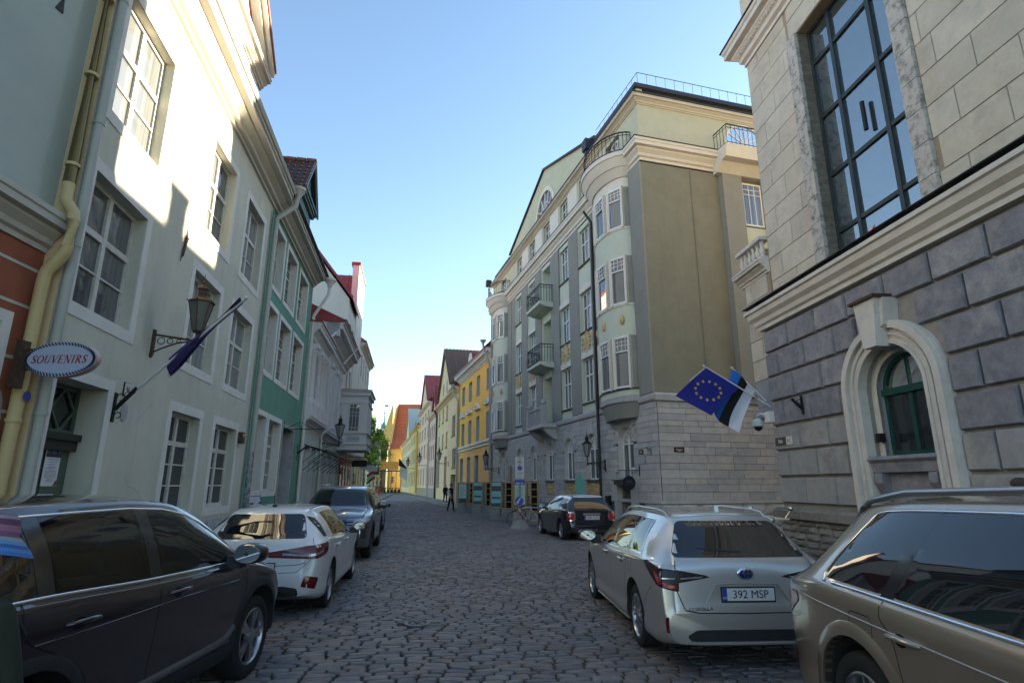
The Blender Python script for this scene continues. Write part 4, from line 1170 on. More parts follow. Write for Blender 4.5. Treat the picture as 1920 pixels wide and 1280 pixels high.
# basement door
b = MB(); b.box(-2.85, -1.95, .3, .36, .02, 1.75); b.box(-2.78, -2.45, .285, .3, .1, 1.65); b.box(-2.35, -2.02, .285, .3, .1, 1.65)
gd = b.build('door', pm('door_greygreen', (.16, .155, .12), .6, .1, 6, .1, 40), GB)
b = MB()
for k in range(6):
    t = PI * k / 6; b.tube([(-2.4 - .12 * math.cos(t), .28, 1.3 - .2 * math.sin(t)), (-2.4 + .12 * math.cos(t), .28, 1.3 + .2 * math.sin(t))], .009, 5)
b.build('door_grille', M_black, gd)
b = MB(); b.box(-2.48, -2.32, .278, .284, .62, .82); b.build('door_notice', pm('notice_yellow', (.65, .5, .05), .7, .1, 20, 0), gd)
b = MB(); b.box(-2.95, -1.85, -.3, .05, 1.76, 1.9); b.box(-3.0, -1.8, -.34, .05, 1.9, 1.95); b.build('door_canopy', pm('fascia_dark', (.06, .06, .065), .6, .1, 5, .05, 40), GB)
for x_ in (-3.12, -1.72):
    b = MB(); b.box(x_ - .13, x_ + .13, -.16, .04, .0, 1.98); pp_ = b.build('door_pier', M_lst[0], GB)
    b = MB(); b.ell((x_, -.06, 2.28), (.11, .11, .11), 12, 8); b.box(x_ - .08, x_ + .08, -.14, .02, 1.98, 2.18); b.build('ball_finial', M_lst[0], pp_, smooth=50)
# upper floors
FZ = [(5.4, 7.42), (8.74, 10.64), (12.05, 13.86)]
wx = [-5.7, -8.4, -11.2, -13.9, -16.7]
upH = [(x - .68, x + .68, z0, z1) if x != -11.2 else (x - .68, x + .68, z0 - .45, z1, 0, .74) for x in wx for (z0, z1) in FZ]
b = MB(); wall(b, XE, 0, 4.9, 14.1, upH, 0, .2); b.build('facade', M_pale, GB)
b = MB(); b.box(-.5, 0.0, .012, 9.4, 4.94, 14.1); b.build('side_wall', M_olive, GB)
edges = [0.004, -.62] 
pil = [(-.95, .004), (-4.95, -4.15), (-7.65, -6.42), (-10.4, -9.1), (-13.15, -12.0), (-15.95, -14.65), (-18.2, -17.45), (-19.25, -18.35), (XE, -22.5)]
for (a, c) in pil:
    m = MB(); m.box(a, c, -.07, .01, 4.95, 14.1); m.build('pilaster_strip', M_pil, GB)
for x in wx:
    for s_ in (-1, 1):
        m = MB(); xa = x + s_ * .70; m.box(min(xa, xa + s_ * .07), max(xa, xa + s_ * .07), -.035, .01, 4.95, 14.1); m.build('cream_band', M_creamtrim, GB)
    for fi, (z0, z1) in enumerate(FZ):
        if x == -11.2:
            m = MB(); m.box(x - .68, x + .68, .7, .74, z0 - .6, z1); m.build('loggia_back', M_pale, GB)
            win(GB, x - .45, x + .45, z0 - .1, z1 - .1, .62, M_newsash, G_gb, 2, (1, .4), fw=.07, mull=.08)
            continue
        win(GB, x - .66, x + .66, z0, z1, .13, M_newsash, G_gb, (1, 1.1, 1), (1.0, .62), fw=.06, bw=.045, mull=.06, transom=1)
        m = MB(); m.prism([(-.09, z0 - .04), (-.09, z0 - .09), (.1, z0 - .09), (.1, z0)], 'x', x - .70, x + .70); m.build('sill', M_zinc, GB)
        if fi < 2:
            m = MB(); m.prism([(x - .69, z1 + .01), (x + .69, z1 + .01), (x + .69, z1 + .28), (x + .3, z1 + .28), (x + .24, z1 + .36), (x - .24, z1 + .36), (x - .3, z1 + .28), (x - .69, z1 + .28)], 'y', -.05, .01); m.build('window_head', M_creamtrim, GB)
    if x != -11.2:
        # ochre relief between first and second floor
        m = MB(); m.ell((x, -.02, 8.15), (.33, .06, .44), 14, 8); rl = m.build('relief_cartouche', M_relief, GB, smooth=60)
        for k in range(14):
            t = 2 * PI * k / 14; m = MB(); m.ell((x + .36 * math.cos(t), -.03, 8.15 + .46 * math.sin(t)), (.085, .045, .085), 6, 4); m.build('relief_leaf', M_relief, rl, smooth=60)
        for s_ in (-1, 1):
            for k in range(3):
                m = MB(); m.box(x + s_ * .58 - .06, x + s_ * .58 + .06, -.035, .01, 7.85 + k * .22, 8.0 + k * .22); m.build('relief_block', M_relief, rl)
        m = MB(); m.ell((x, -.06, 8.2), (.13, .06, .17), 10, 6); m.build('relief_head', M_relief, rl, smooth=60)
# balconies at the middle axis
x = -11.2
m = MB(); m.box(x - 1.35, x + 1.35, -.85, .05, 4.62, 4.78); bl = m.build('stone_balcony', M_lst[1], GB)
for (a, c) in ((-1.35, -1.05), (1.05, 1.35)):
    m = MB(); m.box(x + a, x + c, -.85, -.55, 4.78, 5.78); m.build('balcony_pier', M_lst[2], bl)
    m = MB(); m.ell((x + (a + c) / 2, -.7, 5.92), (.15, .15, .15), 12, 8); m.build('ball_finial', M_lst[2], bl, smooth=60)
    m = MB(); m.prism([(-.75, 4.6), (.05, 4.6), (.05, 4.0), (-.15, 4.05), (-.6, 4.4)], 'x', x + a * .9, x + a * .9 + (.25 if a < 0 else -.0) + (.25 if a > 0 else 0)); m.build('balcony_bracket', M_lst[0], bl)
m = MB(); m.box(x - 1.05, x + 1.05, -.8, -.62, 5.6, 5.72); m.build('balcony_rail', M_lst[2], bl)
for k in range(7):
    m = MB(); m.box(x - .95 + k * .3, x - .83 + k * .3, -.76, -.66, 4.78, 5.6); m.build('baluster', M_lst[2], bl)
for z in (7.95, 11.3):
    m = MB(); m.prism([(-.85, z), (-.85, z + .14), (.05, z + .14), (.05, z - .18), (-.5, z - .14)], 'x', x - 1.2, x + 1.2); bl = m.build('iron_balcony', M_pale, GB)
    m = MB(); m.tube([(x - 1.15, 0, z + 1.1), (x - 1.15, -.82, z + 1.1), (x + 1.15, -.82, z + 1.1), (x + 1.15, 0, z + 1.1)], .03, 6); m.build('handrail', M_black, bl)
    m = MB(); m.tube([(x - 1.15, 0, z + .95), (x - 1.15, -.82, z + .95), (x + 1.15, -.82, z + .95), (x + 1.15, 0, z + .95)], .015, 6); m.build('rail', M_black, bl)
    for k in range(16):
        px = x - 1.13 + k * 2.26 / 15; m = MB(); m.tube([(px, -.82, z + .14), (px, -.87, z + .5), (px, -.82, z + 1.1)], .014, 5); m.build('iron_bar', M_black, bl)
    for k in range(5):
        for s_ in (-1, 1):
            m = MB(); m.tube([(x + s_ * 1.15, -.1 - k * .16, z + .14), (x + s_ * 1.15, -.1 - k * .16, z + 1.1)], .014, 5); m.build('iron_bar', M_black, bl)
# main cornice, bows
def bow_pts(cx, a, bb, n=16): return [(cx + a * math.cos(PI * k / n), -bb * math.sin(PI * k / n)) for k in range(n + 1)]
def bow_band(cx, a, bb, z0, z1, mat, name, par, a2=None, b2=None):
    m = MB(); p = bow_pts(cx, a, bb); q = bow_pts(cx, a2 or a, b2 if b2 is not None else bb)
    m.grid([[(v[0], v[1], z0) for v in p], [(v[0], v[1], z1) for v in q]])
    m.face([(v[0], v[1], z0) for v in p]); m.face([(v[0], v[1], z1) for v in q])
    return m.build(name, mat, par, smooth=35)
for bi, cx in enumerate((-2.47, -20.75)):
    A, B_ = 1.42, .64
    bow = bow_band(cx, A, B_, 4.98, 14.1, M_pil, 'bow_window', GB)
    bow_band(cx, A + .05, B_ + .06, 4.78, 4.98, M_lst[2], 'bow_ledge', bow)
    bow_band(cx, A - .22, B_ - .16, 4.2, 4.78, M_pil, 'bow_underside', bow, A, B_)
    for (z0, z1) in ((5.0, 5.22), (7.3, 8.55), (10.55, 11.75), (13.55, 14.1)):
        bow_band(cx, A + .02, B_ + .02, z0, z1, M_pale if z0 < 13 else M_creamtrim, 'bow_apron', bow)
    for z0 in (5.22, 8.52, 11.72): bow_band(cx, A + .05, B_ + .06, z0, z0 + .07, M_zinc if z0 < 8 else M_creamtrim, 'bow_sill', bow)
    for (z0, z1) in ((5.3, 7.3), (8.6, 10.55), (11.8, 13.55)):
        for (t0, t1) in ((22, 62), (72, 108), (118, 158)):
            p = Vector((cx + A * math.cos(rad(t1)), -B_ * math.sin(rad(t1)))); q = Vector((cx + A * math.cos(rad(t0)), -B_ * math.sin(rad(t0))))
            d = (q - p); nrm_ = Vector((d.y, -d.x)).normalized(); p = p + nrm_ * .10
            w_ = win(bow, 0, d.length, 0, z1 - z0, 0, M_newsash, G_gb, 1, (1.55, .6), fw=.07, bw=.05, th=.12)
            w_.location = (p.x, p.y, z0); w_.rotation_euler = (0, 0, math.atan2(d.y, d.x))
            gmb = MB()
            for k in range(1, 4): gmb.box(d.length * k / 4 - .011, d.length * k / 4 + .011, .02, .06, (z1 - z0) * .74, (z1 - z0) - .07)
            for k in range(1, 3): gmb.box(.07, d.length - .07, .021, .059, (z1 - z0) * (.74 + k * .075), (z1 - z0) * (.74 + k * .075) + .022)
            gmb.build('glazing_bars', M_newsash, w_)
            for s_ in (-.045, d.length - .035):
                m = MB(); m.box(s_, s_ + .08, -.02, .12, -.04, z1 - z0 + .04); m.build('jamb', M_creamtrim, w_)
    for t in (40, 90, 140):
        z = 7.95; px, py = cx + (A + .03) * math.cos(rad(t)), -(B_ + .03) * math.sin(rad(t))
        m = MB(); m.ell((px, py, z), (.13, .09, .2), 12, 8); m.build('oval_boss', M_relief, bow, smooth=60)
    bow_band(cx, A + .08, B_ + .1, 14.0, 14.35, M_creamtrim, 'bow_cornice', bow, A + .3, B_ + .32)
    bow_band(cx, A + .32, B_ + .36, 14.35, 14.72, M_creamtrim, 'bow_cornice', bow, A + .5, B_ + .56)
    bow_band(cx, A + .54, B_ + .6, 14.72, 14.92, M_creamtrim, 'bow_cornice', bow)
    bow_band(cx, A + .56, B_ + .62, 14.92, 14.96, M_zinc, 'bow_flashing', bow)
    for zz, r_ in ((15.85, .03), (15.72, .016), (15.05, .014)):
        m = MB(); m.tube([(v[0], v[1], zz) for v in bow_pts(cx, A + .35, B_ + .42)], r_, 6); m.build('balcony_rail', M_black, bow, smooth=40)
    for k in range(23):
        t = PI * k / 22; px, py = cx + (A + .35) * math.cos(t), -(B_ + .42) * math.sin(t)
        m = MB(); m.tube([(px, py, 14.95), (px, py, 15.85)], .013, 5); m.build('iron_bar', M_black, bow)
b = MB(); sweep(b, cprof(14.15, 14.92, .42), [(XE, 0), (0, 0), (0, 9.4)]); b.build('main_cornice', M_creamtrim, GB)
b = MB(); b.box(XE, .45, -.45, 0, 14.925, 14.95); b.build('cornice_flashing', M_zinc, GB)
b = MB(); b.box(0.0, .45, .002, 9.4, 14.925, 14.95); b.build('cornice_flashing', M_zinc, GB)
# attic
atH = [(x - .55, x + .55, 15.2, 16.62) for x in wx] + [(-3.1, -1.75, 14.95, 16.5), (-21.4, -20.05, 14.95, 16.5)]
b = MB(); wall(b, XE, -.06, 14.9, 16.8, atH, .04, .22); b.build('attic_wall', M_attic, GB)
b = MB(); b.box(-.5, -.06, .041, 9.4, 14.9, 17.4); b.build('attic_side_wall', M_attic, GB)
for x in wx:
    win(GB, x - .5, x + .5, 15.2, 16.62, .16, M_newsash, G_gb, (1, 1.1), (1, .5), fw=.06, bw=.045)
    m = MB(); m.prism([(-.06, 15.17), (-.06, 15.12), (.2, 15.12), (.2, 15.2)], 'x', x - .65, x + .65); m.build('sill', M_zinc, GB)
for a, c in zip(wx[:-1], wx[1:]):
    m = MB(); m.box(c + .72, a - .72, -.0, .05, 15.02, 16.7); m.build('attic_panel', M_creamtrim, GB)
for (x0, x1) in ((-3.1, -1.75), (-21.4, -20.05)): win(GB, x0, x1, 14.95, 16.5, .18, M_newsash, G_gb, 3, (1,), fw=.07, bw=.05, arch=True, fan=2)
b = MB(); sweep(b, cprof(16.75, 17.0, .36), [(XE, .04), (-.06, .04), (-.06, 9.4)]); b.build('eaves_cornice', M_creamtrim, GB)
b = MB(); b.box(XE, .34, -.36, .05, 17.0, 17.05); b.build('eaves_flashing', M_zinc, GB)
b = MB(); b.box(-.06, .34, .051, 9.4, 17.0, 17.05); b.build('eaves_flashing', M_zinc, GB)
b = MB(); b.box(-4.2, -.06, .045, .3, 17.0, 17.5); b.build('parapet', M_attic, GB)
for q_ in ((-4.3, .06, -.08, .38, 17.5, 17.68), (-.4, .06, .381, 9.4, 17.5, 17.68)):
    b = MB(); b.box(*q_); b.build('parapet_cap', M_zinc, GB)
b = MB(); b.box(-22.9, -19.2, .045, .3, 17.0, 17.5); b.build('parapet', M_attic, GB)
b = MB(); b.box(-23.2, -19.0, -.06, .38, 17.5, 17.66); b.build('parapet_cap', M_zinc, GB)
# gable with lunette
LX, LZ, LR = -11.25, 17.2, 1.45
b = MB(); g_ = [(-19.0, 17.02), (-4.0, 17.02), (-4.0, 17.75), (-11.4, 20.25), (-19.0, 17.75)]
b.prism(g_, 'y', .05, 9.3); b.build('gable', M_attic, GB)
for (p, q) in (((-4.0, 17.75), (-11.4, 20.25)), ((-11.4, 20.25), (-19.0, 17.75))):
    m = MB(); m.prism([p, q, (q[0], q[1] + .1), (p[0], p[1] + .1)], 'y', -.08, 9.4); m.build('gable_roof', M_zinc, GB)
m = MB(); o_ = arc(LX, LZ, LR + .25, PI, 0, 16); i_ = arc(LX, LZ, LR, PI, 0, 16)
m.grid([[(p[0], .06, p[1]) for p in o_], [(p[0], -.06, p[1]) for p in o_], [(p[0], -.06, p[1]) for p in i_], [(p[0], .06, p[1]) for p in i_]]); m.build('lunette_surround', M_creamtrim, GB, smooth=35)
m = MB(); m.prism(arc(LX, LZ, LR - .02, PI, 0, 16), 'y', .03, .045); lu = m.build('lunette', G_gb, GB)
m = MB()
for t in (30, 60, 90, 120, 150): m.tube([(LX, .01, LZ), (LX + LR * math.cos(rad(t)), .01, LZ + LR * math.sin(rad(t)))], .03, 5)
m.tube([(p[0], .01, p[1]) for p in arc(LX, LZ, LR * .55, PI, 0, 10)], .025, 5); m.build('lunette_bars', M_newsash, lu)
# roof railing
def railing(pts, z, h, par, step=.5):
    for a, c in zip(pts[:-1], pts[1:]):
        a, c = Vector(a), Vector(c); n = max(2, int((c - a).length / step))
        m = MB(); m.tube([(a.x, a.y, z + h), (c.x, c.y, z + h)], .014, 5); m.build('roof_rail', M_black, par)
        for k in range(n + 1):
            p = a.lerp(c, k / n); m = MB(); m.tube([(p.x, p.y, z), (p.x, p.y, z + h)], .011, 4); m.build('rail_post', M_black, par)
railing([(-4.2, .15), (-.1, .15), (-.1, 9.3)], 17.68, .62, GB, .42)
b = MB(); b.box(-4.6, -4.15, -.45, -.05, 17.2, 17.75); b.box(-4.5, -4.25, -.38, -.12, 17.0, 17.2); b.build('gutter_box', M_zinc, GB)
b = MB(); b.box(XE - .3, XE + .1, -.6, -.2, 17.0, 17.5); b.build('gutter_box', M_zinc, GB)
b = MB(); b.tube([(-4.55, -.5, 14.1), (-4.55, -.14, 13.6), (-4.55, -.14, .1)], .065, 10); b.build('downpipe', M_zinc, GB, smooth=40)
b = MB(); b.tube([(XE - .1, -.4, 17), (XE - .05, -.14, 16.3), (XE - .05, -.14, .1)], .06, 10); b.build('downpipe', M_pipeg, GB, smooth=40)
# lane side: pilasters with windows between, railed balcony above
for (y0, y1) in ((3.5, 4.4), (5.5, 6.3), (7.4, 9.4)):
    b = MB(); b.box(0, .3, y0, y1, 4.94, 14.0); b.build('side_pilaster', M_pil, GB)
for yw in (4.45, 6.35):
    for z0 in (8.7, 11.9, 5.4):
        b = MB(); b.box(0, .1, yw - .05, yw + 1.05, z0 - .9, z0 - .05); b.build('side_apron', M_pale, GB)
        w_ = win(GB, 0, .95, 0, 1.9, 0, M_newsash, G_gb, 3, (1.5, .25, .25), fw=.07, bw=.03); w_.location = (.13, yw + .04, z0); w_.rotation_euler = (0, 0, PI / 2)
b = MB(); b.prism([(.3, 14.0), (.62, 14.35), (.9, 14.4), (1.0, 14.9), (0, 14.9), (0, 14.0)], 'y', 3.3, 9.4); b.build('side_balcony', M_creamtrim, GB)
for zz in (15.8, 15.66, 15.0):
    m = MB(); m.tube([(.1, 3.4, zz), (.95, 3.4, zz), (.95, 9.3, zz)], .028 if zz > 15.7 else .014, 5); m.build('balcony_rail', M_black, GB)
for k in range(34):
    p_ = (.95, 3.4 + (k - 4) * .2) if k > 4 else (.12 + k * .2, 3.4)
    m = MB(); m.tube([(*p_, 14.9), (*p_, 15.8)], .013, 4); m.build('iron_bar', M_black, GB)
w_ = win(GB, 0, 1.9, 0, 1.75, 0, M_newsash, G_gb, 3, (1,), fw=.08, bw=.06, arch=True, fan=2); w_.location = (-.02, 4.1, 14.95); w_.rotation_euler = (0, 0, PI / 2)
b = MB(); b.tube([(.02, 2.2, 4.95), (.02, 2.2, 14.0)], .018, 6); b.build('side_cable', M_olive, GB)

b = MB(); b.box(XE, -.5, .3, 9.35, 14.9, 16.98); b.build('roof_deck', M_zinc, GB)
# ================================================================ unseen house added in the side lane to shade the walls across the street
M_ochre2 = pm('plaster_lane', (.50, .42, .30), .9, .06, 2, .08, 80, stain=.2)
LH = thing('lane_shade_house', 'unseen plastered house added down the side lane to shade the walls opposite', 'house', (17.6, 22.8, 0), math.atan2(-.87, .49))
b = MB(); wh = [(-6 + i * 2.4, -5 + i * 2.4, z, z + 1.6) for i in range(5) for z in (1, 4.2, 7.2)]
wall(b, -7, 7, -.05, 9.2, wh, 0, .15); shell(b, -7, 7, 9, 9.2); b.build('wall', M_ochre2, LH)
for h in wh: win(LH, *h, .1, M_white, G_dark, 2, (1, .5))
gable_roof(-7.2, 7.2, -.4, 9.2, 9.2, 12.4, .12).build('roof', M_tile, LH)
for (x_, w_, z_) in ((-4.6, .7, 13.2), (-2.0, .5, 12.9), (.4, .8, 13.1), (3.2, .45, 13.0)):  # added chimneys, there to break up the shadow edge on the opposite wall
    b = MB(); b.box(x_, x_ + w_, 3.9, 4.6, 11.5, z_); b.box(x_ - .06, x_ + w_ + .06, 3.84, 4.66, z_, z_ + .12); b.build('shadow_chimney', M_tile, LH)
# ================================================================ right row beyond the apartment building
def G_root(name, label, x, cat='house'):
    loc, rz = frame_at((GO[0] + GD[0] * x, GO[1] + GD[1] * x), GD); return thing(name, label, cat, loc, rz)
def Q_root(name, label, x, cat='house', turn=0.):
    loc, rz = frame_at((QO[0] + QD[0] * x, QO[1] + QD[1] * x), QD); return thing(name, label, cat, loc, rz + turn)
def pantiles(parent, x0, x1, y0, z0, y1, z1, mat, tw=.42, rows=9, name='tile_course'):
    """pantiled slope as ribbed courses from eave (y0,z0) to ridge (y1,z1)"""
    m = MB(); n = int((x1 - x0) / tw)
    for r in range(rows):
        a, c = r / rows, (r + 1) / rows
        ya, za, yc, zc_ = y0 + (y1 - y0) * a, z0 + (z1 - z0) * a, y0 + (y1 - y0) * c, z0 + (z1 - z0) * c
        lo, hi = [], []
        for k in range(n * 3 + 1):
            x = x0 + (x1 - x0) * k / (n * 3); bmp = (.07, .0, .045)[k % 3]
            lo.append((x, ya - .03, za + bmp + .05)); hi.append((x, yc, zc_ + bmp))
        m.grid([lo, hi]); m.grid([[(p[0], p[1] + .01, p[2] - .06) for p in lo], lo])
    return tag(m.build(name, mat, parent), kind='stuff')
M_yel = pm('plaster_yellow', (.88, .52, .10), .9, .07, 1.5, .1, 80, stain=.2, stcol=(.74, .45, .11), sscale=.8)
M_yelo = pm('plaster_orange', (.80, .46, .15), .9, .07, 1.5, .1, 80, stain=.2, stcol=(.66, .38, .13), sscale=.8)
M_blind = pm('window_reveal_grey', (.40, .42, .46), .9, .05, 3, 0)
YH = G_root('yellow_house', 'bright yellow house with small pediments over its middle windows', -23.75)
X = lambda s: s + 23.75
wy = [(-25.75, -24.55), (-29.4, -28.25), (-32.7, -31.45), (-35.85, -34.55)]
up = [(X(a), X(c), 8.98, 10.75) for a, c in wy] + [(X(a), X(c), 5.24, 7.3) for a, c in wy]
lo = [(X(-26.35), X(-24.6), 2.88, 4.1), (X(-29.9), X(-28.3), .12, 4.1), (X(-32.95), X(-31.5), 1.9, 4.1), (X(-36.2), X(-34.7), 1.9, 4.1)]
b = MB(); wall(b, X(-37.35), 0, 4.75, 11.4, up, 0, .25, 0); shell(b, X(-37.35), 0, 9, 11.4); b.build('wall', M_yel, YH)
b = MB(); wall(b, X(-37.35), 0, -.05, 4.75, lo, -.03, .28); b.build('ground_floor_wall', M_yelo, YH)
for z in (2.2, 2.6, 3.0, 3.4, 3.8, 4.2, 4.55):
    m = MB(); m.box(X(-31.4), X(-30.0), -.036, -.028, z - .015, z + .015); m.build('joint_line', M_tan, YH)
for h in up + lo:
    if h[2] < 1: 
        m = MB(); m.box(h[0], h[1], .2, .26, h[2], h[3]); m.build('door', pm('door_darkblue', (.08, .11, .17), .5, .1, 5, .05, 40), YH); 
    else: win(YH, h[0], h[1], h[2], h[3], .2, M_sash, G_dark, 2, (1, .5), fw=.07, mull=.06)
    m = MB(); m.box(h[0] - .003, h[0], -.0, .22, h[2], h[3]); m.box(h[0], h[0] + .004, -.02, .2, h[2], h[3]); m.build('reveal', M_blind, YH)
for a, c in wy:
    cx = X((a + c) / 2)
    m = MB(); m.prism([(cx - .95, 7.85), (cx + .95, 7.85), (cx, 8.42)], 'y', -.22, .0); pe = m.build('pediment', M_white, YH)
    m = MB(); m.prism([(cx - .55, 7.95), (cx + .55, 7.95), (cx, 8.25)], 'y', -.222, -.2); m.build('tympanum', M_blind, pe)
for z0, z1, o_ in ((4.95, 5.15, .14), (4.68, 4.84, .1)):
    m = MB(); m.prism([(-.03, z0), (-.03 - o_, z0 + .04), (-.03 - o_, z1), (0, z1 + .03), (.05, z0)], 'x', X(-37.35), 0); m.build('string_course', M_white, YH)
m = MB(); profile(m, X(-37.5), 0, cornice_prof(11.3, 12.05, .55)); m.build('cornice', M_white, YH)
m = MB(); m.box(X(-37.6), 0, -.62, -.3, 12.05, 12.12); m.build('gutter', M_tin, YH)
m = MB(); m.prism([(-.55, 12.05), (4.5, 17.2), (9.5, 12.05)], 'x', X(-37.4), -.02); m.build('roof', M_tiledark, YH)
pantiles(YH, X(-37.4), -.05, -.55, 12.12, 4.5, 17.25, M_tiledark, rows=16, name='roof_tiles')
m = MB(); m.lathe([(.9, -.2), (.9, 1.6)], 14, 0, (X(-30.5), -.2, 12.3), 'y', 0, PI); m.build('eyebrow_dormer', M_tin, YH)
m = MB(); m.prism(arc(X(-30.5), 12.3, .8, 0, PI, 12), 'y', -.42, -.38); m.build('dormer_front', M_white, YH)
YP = G_root('downpipe', 'grey drainpipe between the yellow house and the apartment building', -23.9, 'drainpipe')
downpipe(YP, [(-.1, -.75, 12.4), (-.1, -.7, 11.9), (.0, -.2, 10.6), (.0, -.15, .1)], .08, M_pipeg, 'pipe'); hopper(YP, -.1, -.75, 12.6, .22, M_pipeg)
# ---- beige weathered house
M_beige = pm('plaster_beige', (.68, .52, .29), .9, .12, 1.2, .2, 50, stain=.6, stcol=(.54, .38, .22), sscale=.9)
BH = Q_root('beige_house', 'weathered beige house with steep tiled cross gable and dark doorway', 0)
bw_ = [(-4.7, -2.3, 6.65, 8.7), (-4.05, -1.2, 3.4, 5.3)] + [(x - 1.25, x, 8.85, 10.45) for x in (-8.4, -12.0, -15.6)] + [(x - 1.2, x, 5.8, 7.5) for x in (-8.3, -11.9, -15.6)] + [(-10.0, -8.6, 1.6, 4.75), (-17.6, -15.1, 1.35, 4.6)]
bd_ = (-4.8, -1.3, .1, 2.75)
b = MB(); wall(b, -18.2, 0, -.05, 10.9, bw_ + [bd_ + (0, .6)], 0, .22); shell(b, -18.2, 0, 10, 10.9); b.build('wall', M_beige, BH)
for h in bw_:
    win(BH, *h, .16, M_sash, G_old, 2, (1, .5), fw=.07, mull=.07)
    if h[2] > 3: 
        m = MB(); m.box(h[0] - .1, h[1] + .1, -.08, .05, h[2] - .1, h[2]); m.build('sill', M_tiledark, BH)
m = MB(); m.box(bd_[0], bd_[1], .55, .6, .1, 2.75); m.build('doorway', M_darkwood, BH)
for (a, c) in ((-10.15, -8.45), (-17.75, -14.95)):
    m = MB(); surround(m, a + .12, c - .12, 1.5, 4.7, .12, .03); m.build('window_surround', M_tile, BH)
m = MB(); profile(m, -18.2, 0, cornice_prof(10.7, 11.2, .5)); m.build('cornice', M_beige, BH)
m = MB(); m.prism([(-.5, 11.2), (4.7, 16.5), (10, 11.2)], 'x', -18.2, 0); m.build('roof', M_tiledark, BH)
pantiles(BH, -5.4, 0, -.5, 11.25, 4.7, 16.55, M_tiledark, rows=12, name='roof_tiles')
m = MB(); m.prism([(-16.6, 11.1), (-5.6, 11.1), (-5.6, 12.6), (-11, 17.3), (-16.6, 12.6)], 'y', -.05, 5); cg = m.build('cross_gable', M_beige, BH)
wv = [(-9.6, -8.6), (-12.8, -11.8)]
for a, c in wv: win(BH, a, c, 12.0, 13.4, -.1, M_sash, G_old, 2, (1, .5))
for sgn in (1, -1):
    m = MB(); q = [(-11, 17.3), (-11 + sgn * 5.9, 12.2), (-11 + sgn * 5.9, 12.4), (-11, 17.5)]; m.prism(q, 'y', -.35, 9); m.build('gable_roof', M_tiledark, cg)
m = MB(); n_ = 40
for r in range(14):
    a, c = r / 14, (r + 1) / 14
    pa = (-11 + 5.95 * a, 17.52 - 5.1 * a); pc = (-11 + 5.95 * c, 17.52 - 5.1 * c)
    m.grid([[(pa[0], -.35 + k * .14, pa[1] + (.07, 0, .04)[k % 3]) for k in range(64)], [(pc[0], -.35 + k * .14, pc[1] + (.07, 0, .04)[k % 3] + .05) for k in range(64)]])
tag(m.build('gable_tiles', M_tiledark, cg), kind='stuff')
m = MB(); profile(m, -16.8, -5.4, cornice_prof(11.0, 11.4, .35, -.05)); m.build('gable_cornice', M_beige, cg)
BP = Q_root('downpipe', 'white drainpipe between the yellow and beige houses', -.25, 'drainpipe')
downpipe(BP, [(0, -.6, 11.0), (0, -.55, 10.6), (.3, -.15, 9.8), (.35, -.12, 9.0), (.35, -.12, .1)], .1, M_pipeg, 'pipe'); hopper(BP, 0, -.6, 11.3, .24, M_pipeg)
# ---- further houses of the right row
def row_house(name, label, x1, x0, eave, col, nwin, zs, ridge, roofm, plinth=None, out=.4, cross=None):
    R_ = Q_root(name, label, x1)
    w = x1 - x0
    mt = pm('plaster_' + name, col, .9, .08, 1.5, .1, 60, stain=.3, sscale=.8)
    hs = []
    st = w / nwin
    for i in range(nwin):
        for (z0, z1) in zs: hs.append((-w + st * (i + .28), -w + st * (i + .74), z0, z1))
    b = MB(); wall(b, -w, 0, -.05, eave, hs, 0, .18); shell(b, -w, 0, 9, eave); b.build('wall', mt, R_)
    for h in hs:
        win(R_, *h, .12, M_sash, G_old, 2, (1, .5), fw=.07)
        m = MB(); surround(m, h[0], h[1], h[2], h[3], .13, .03); m.build('window_surround', mt if plinth else M_white, R_)
    if plinth: m = MB(); m.box(-w, 0, -.08, .0, -.05, 1.3); m.build('plinth', pm('plinth_' + name, plinth, .9, .15, 2, .2, 40, stain=.4), R_)
    m = MB(); profile(m, -w, 0, cornice_prof(eave - .35, eave + .1, out)); m.build('cornice', mt, R_)
    gable_roof(-w, 0, -out, 9, eave + .1, ridge, .12).build('roof', roofm, R_)
    if cross:
        cx, hw, ap = cross
        m = MB(); m.prism([(cx - hw, eave), (cx + hw, eave), (cx + hw, eave + .8), (cx, ap), (cx - hw, eave + .8)], 'y', -.04, 5); g_ = m.build('cross_gable', mt, R_)
        for s_ in (1, -1):
            m = MB(); m.prism([(cx, ap), (cx + s_ * (hw + .3), eave + .6), (cx + s_ * (hw + .3), eave + .8), (cx, ap + .2)], 'y', -.3, 6); m.build('gable_roof', roofm, g_)
    return R_
row_house('rose_house', 'narrow dusty-rose house with dark downpipe beyond the beige gable', -18.25, -28.2, 10.9, (.66, .47, .36), 4, [(1.6, 4.0), (5.0, 6.9), (7.7, 9.6)], 15.0, M_tin, (.30, .26, .20), cross=(-3.2, 1.8, 14.6))
row_house('pale_pink_house', 'tall pale pink gabled house with lamp on its wall', -28.3, -47.0, 13.6, (.76, .55, .37), 4, [(1.6, 4.2), (5.6, 7.7), (8.6, 10.4), (11.2, 12.6)], 17.5, M_tin, (.36, .28, .18), cross=(-9, 5.5, 19.0))
row_house('light_yellow_house', 'light yellow house with bright drainpipe past the pale pink one', -47.1, -68, 11.9, (.84, .60, .20), 5, [(1.4, 4.2), (5.6, 8.2), (9.2, 11.0)], 16.0, M_tile, None)
row_house('cream_yellow_house', 'cream yellow house at the far bend of the right row', -68.1, -104, 11.5, (.84, .67, .34), 7, [(1.2, 4.2), (5.4, 8.0), (8.8, 10.6)], 17.0, M_pipeg, None, cross=(-9, 6, 18.5))
YD = Q_root('downpipe', 'bright orange-yellow drainpipe on the far light yellow house', -47.2, 'drainpipe')
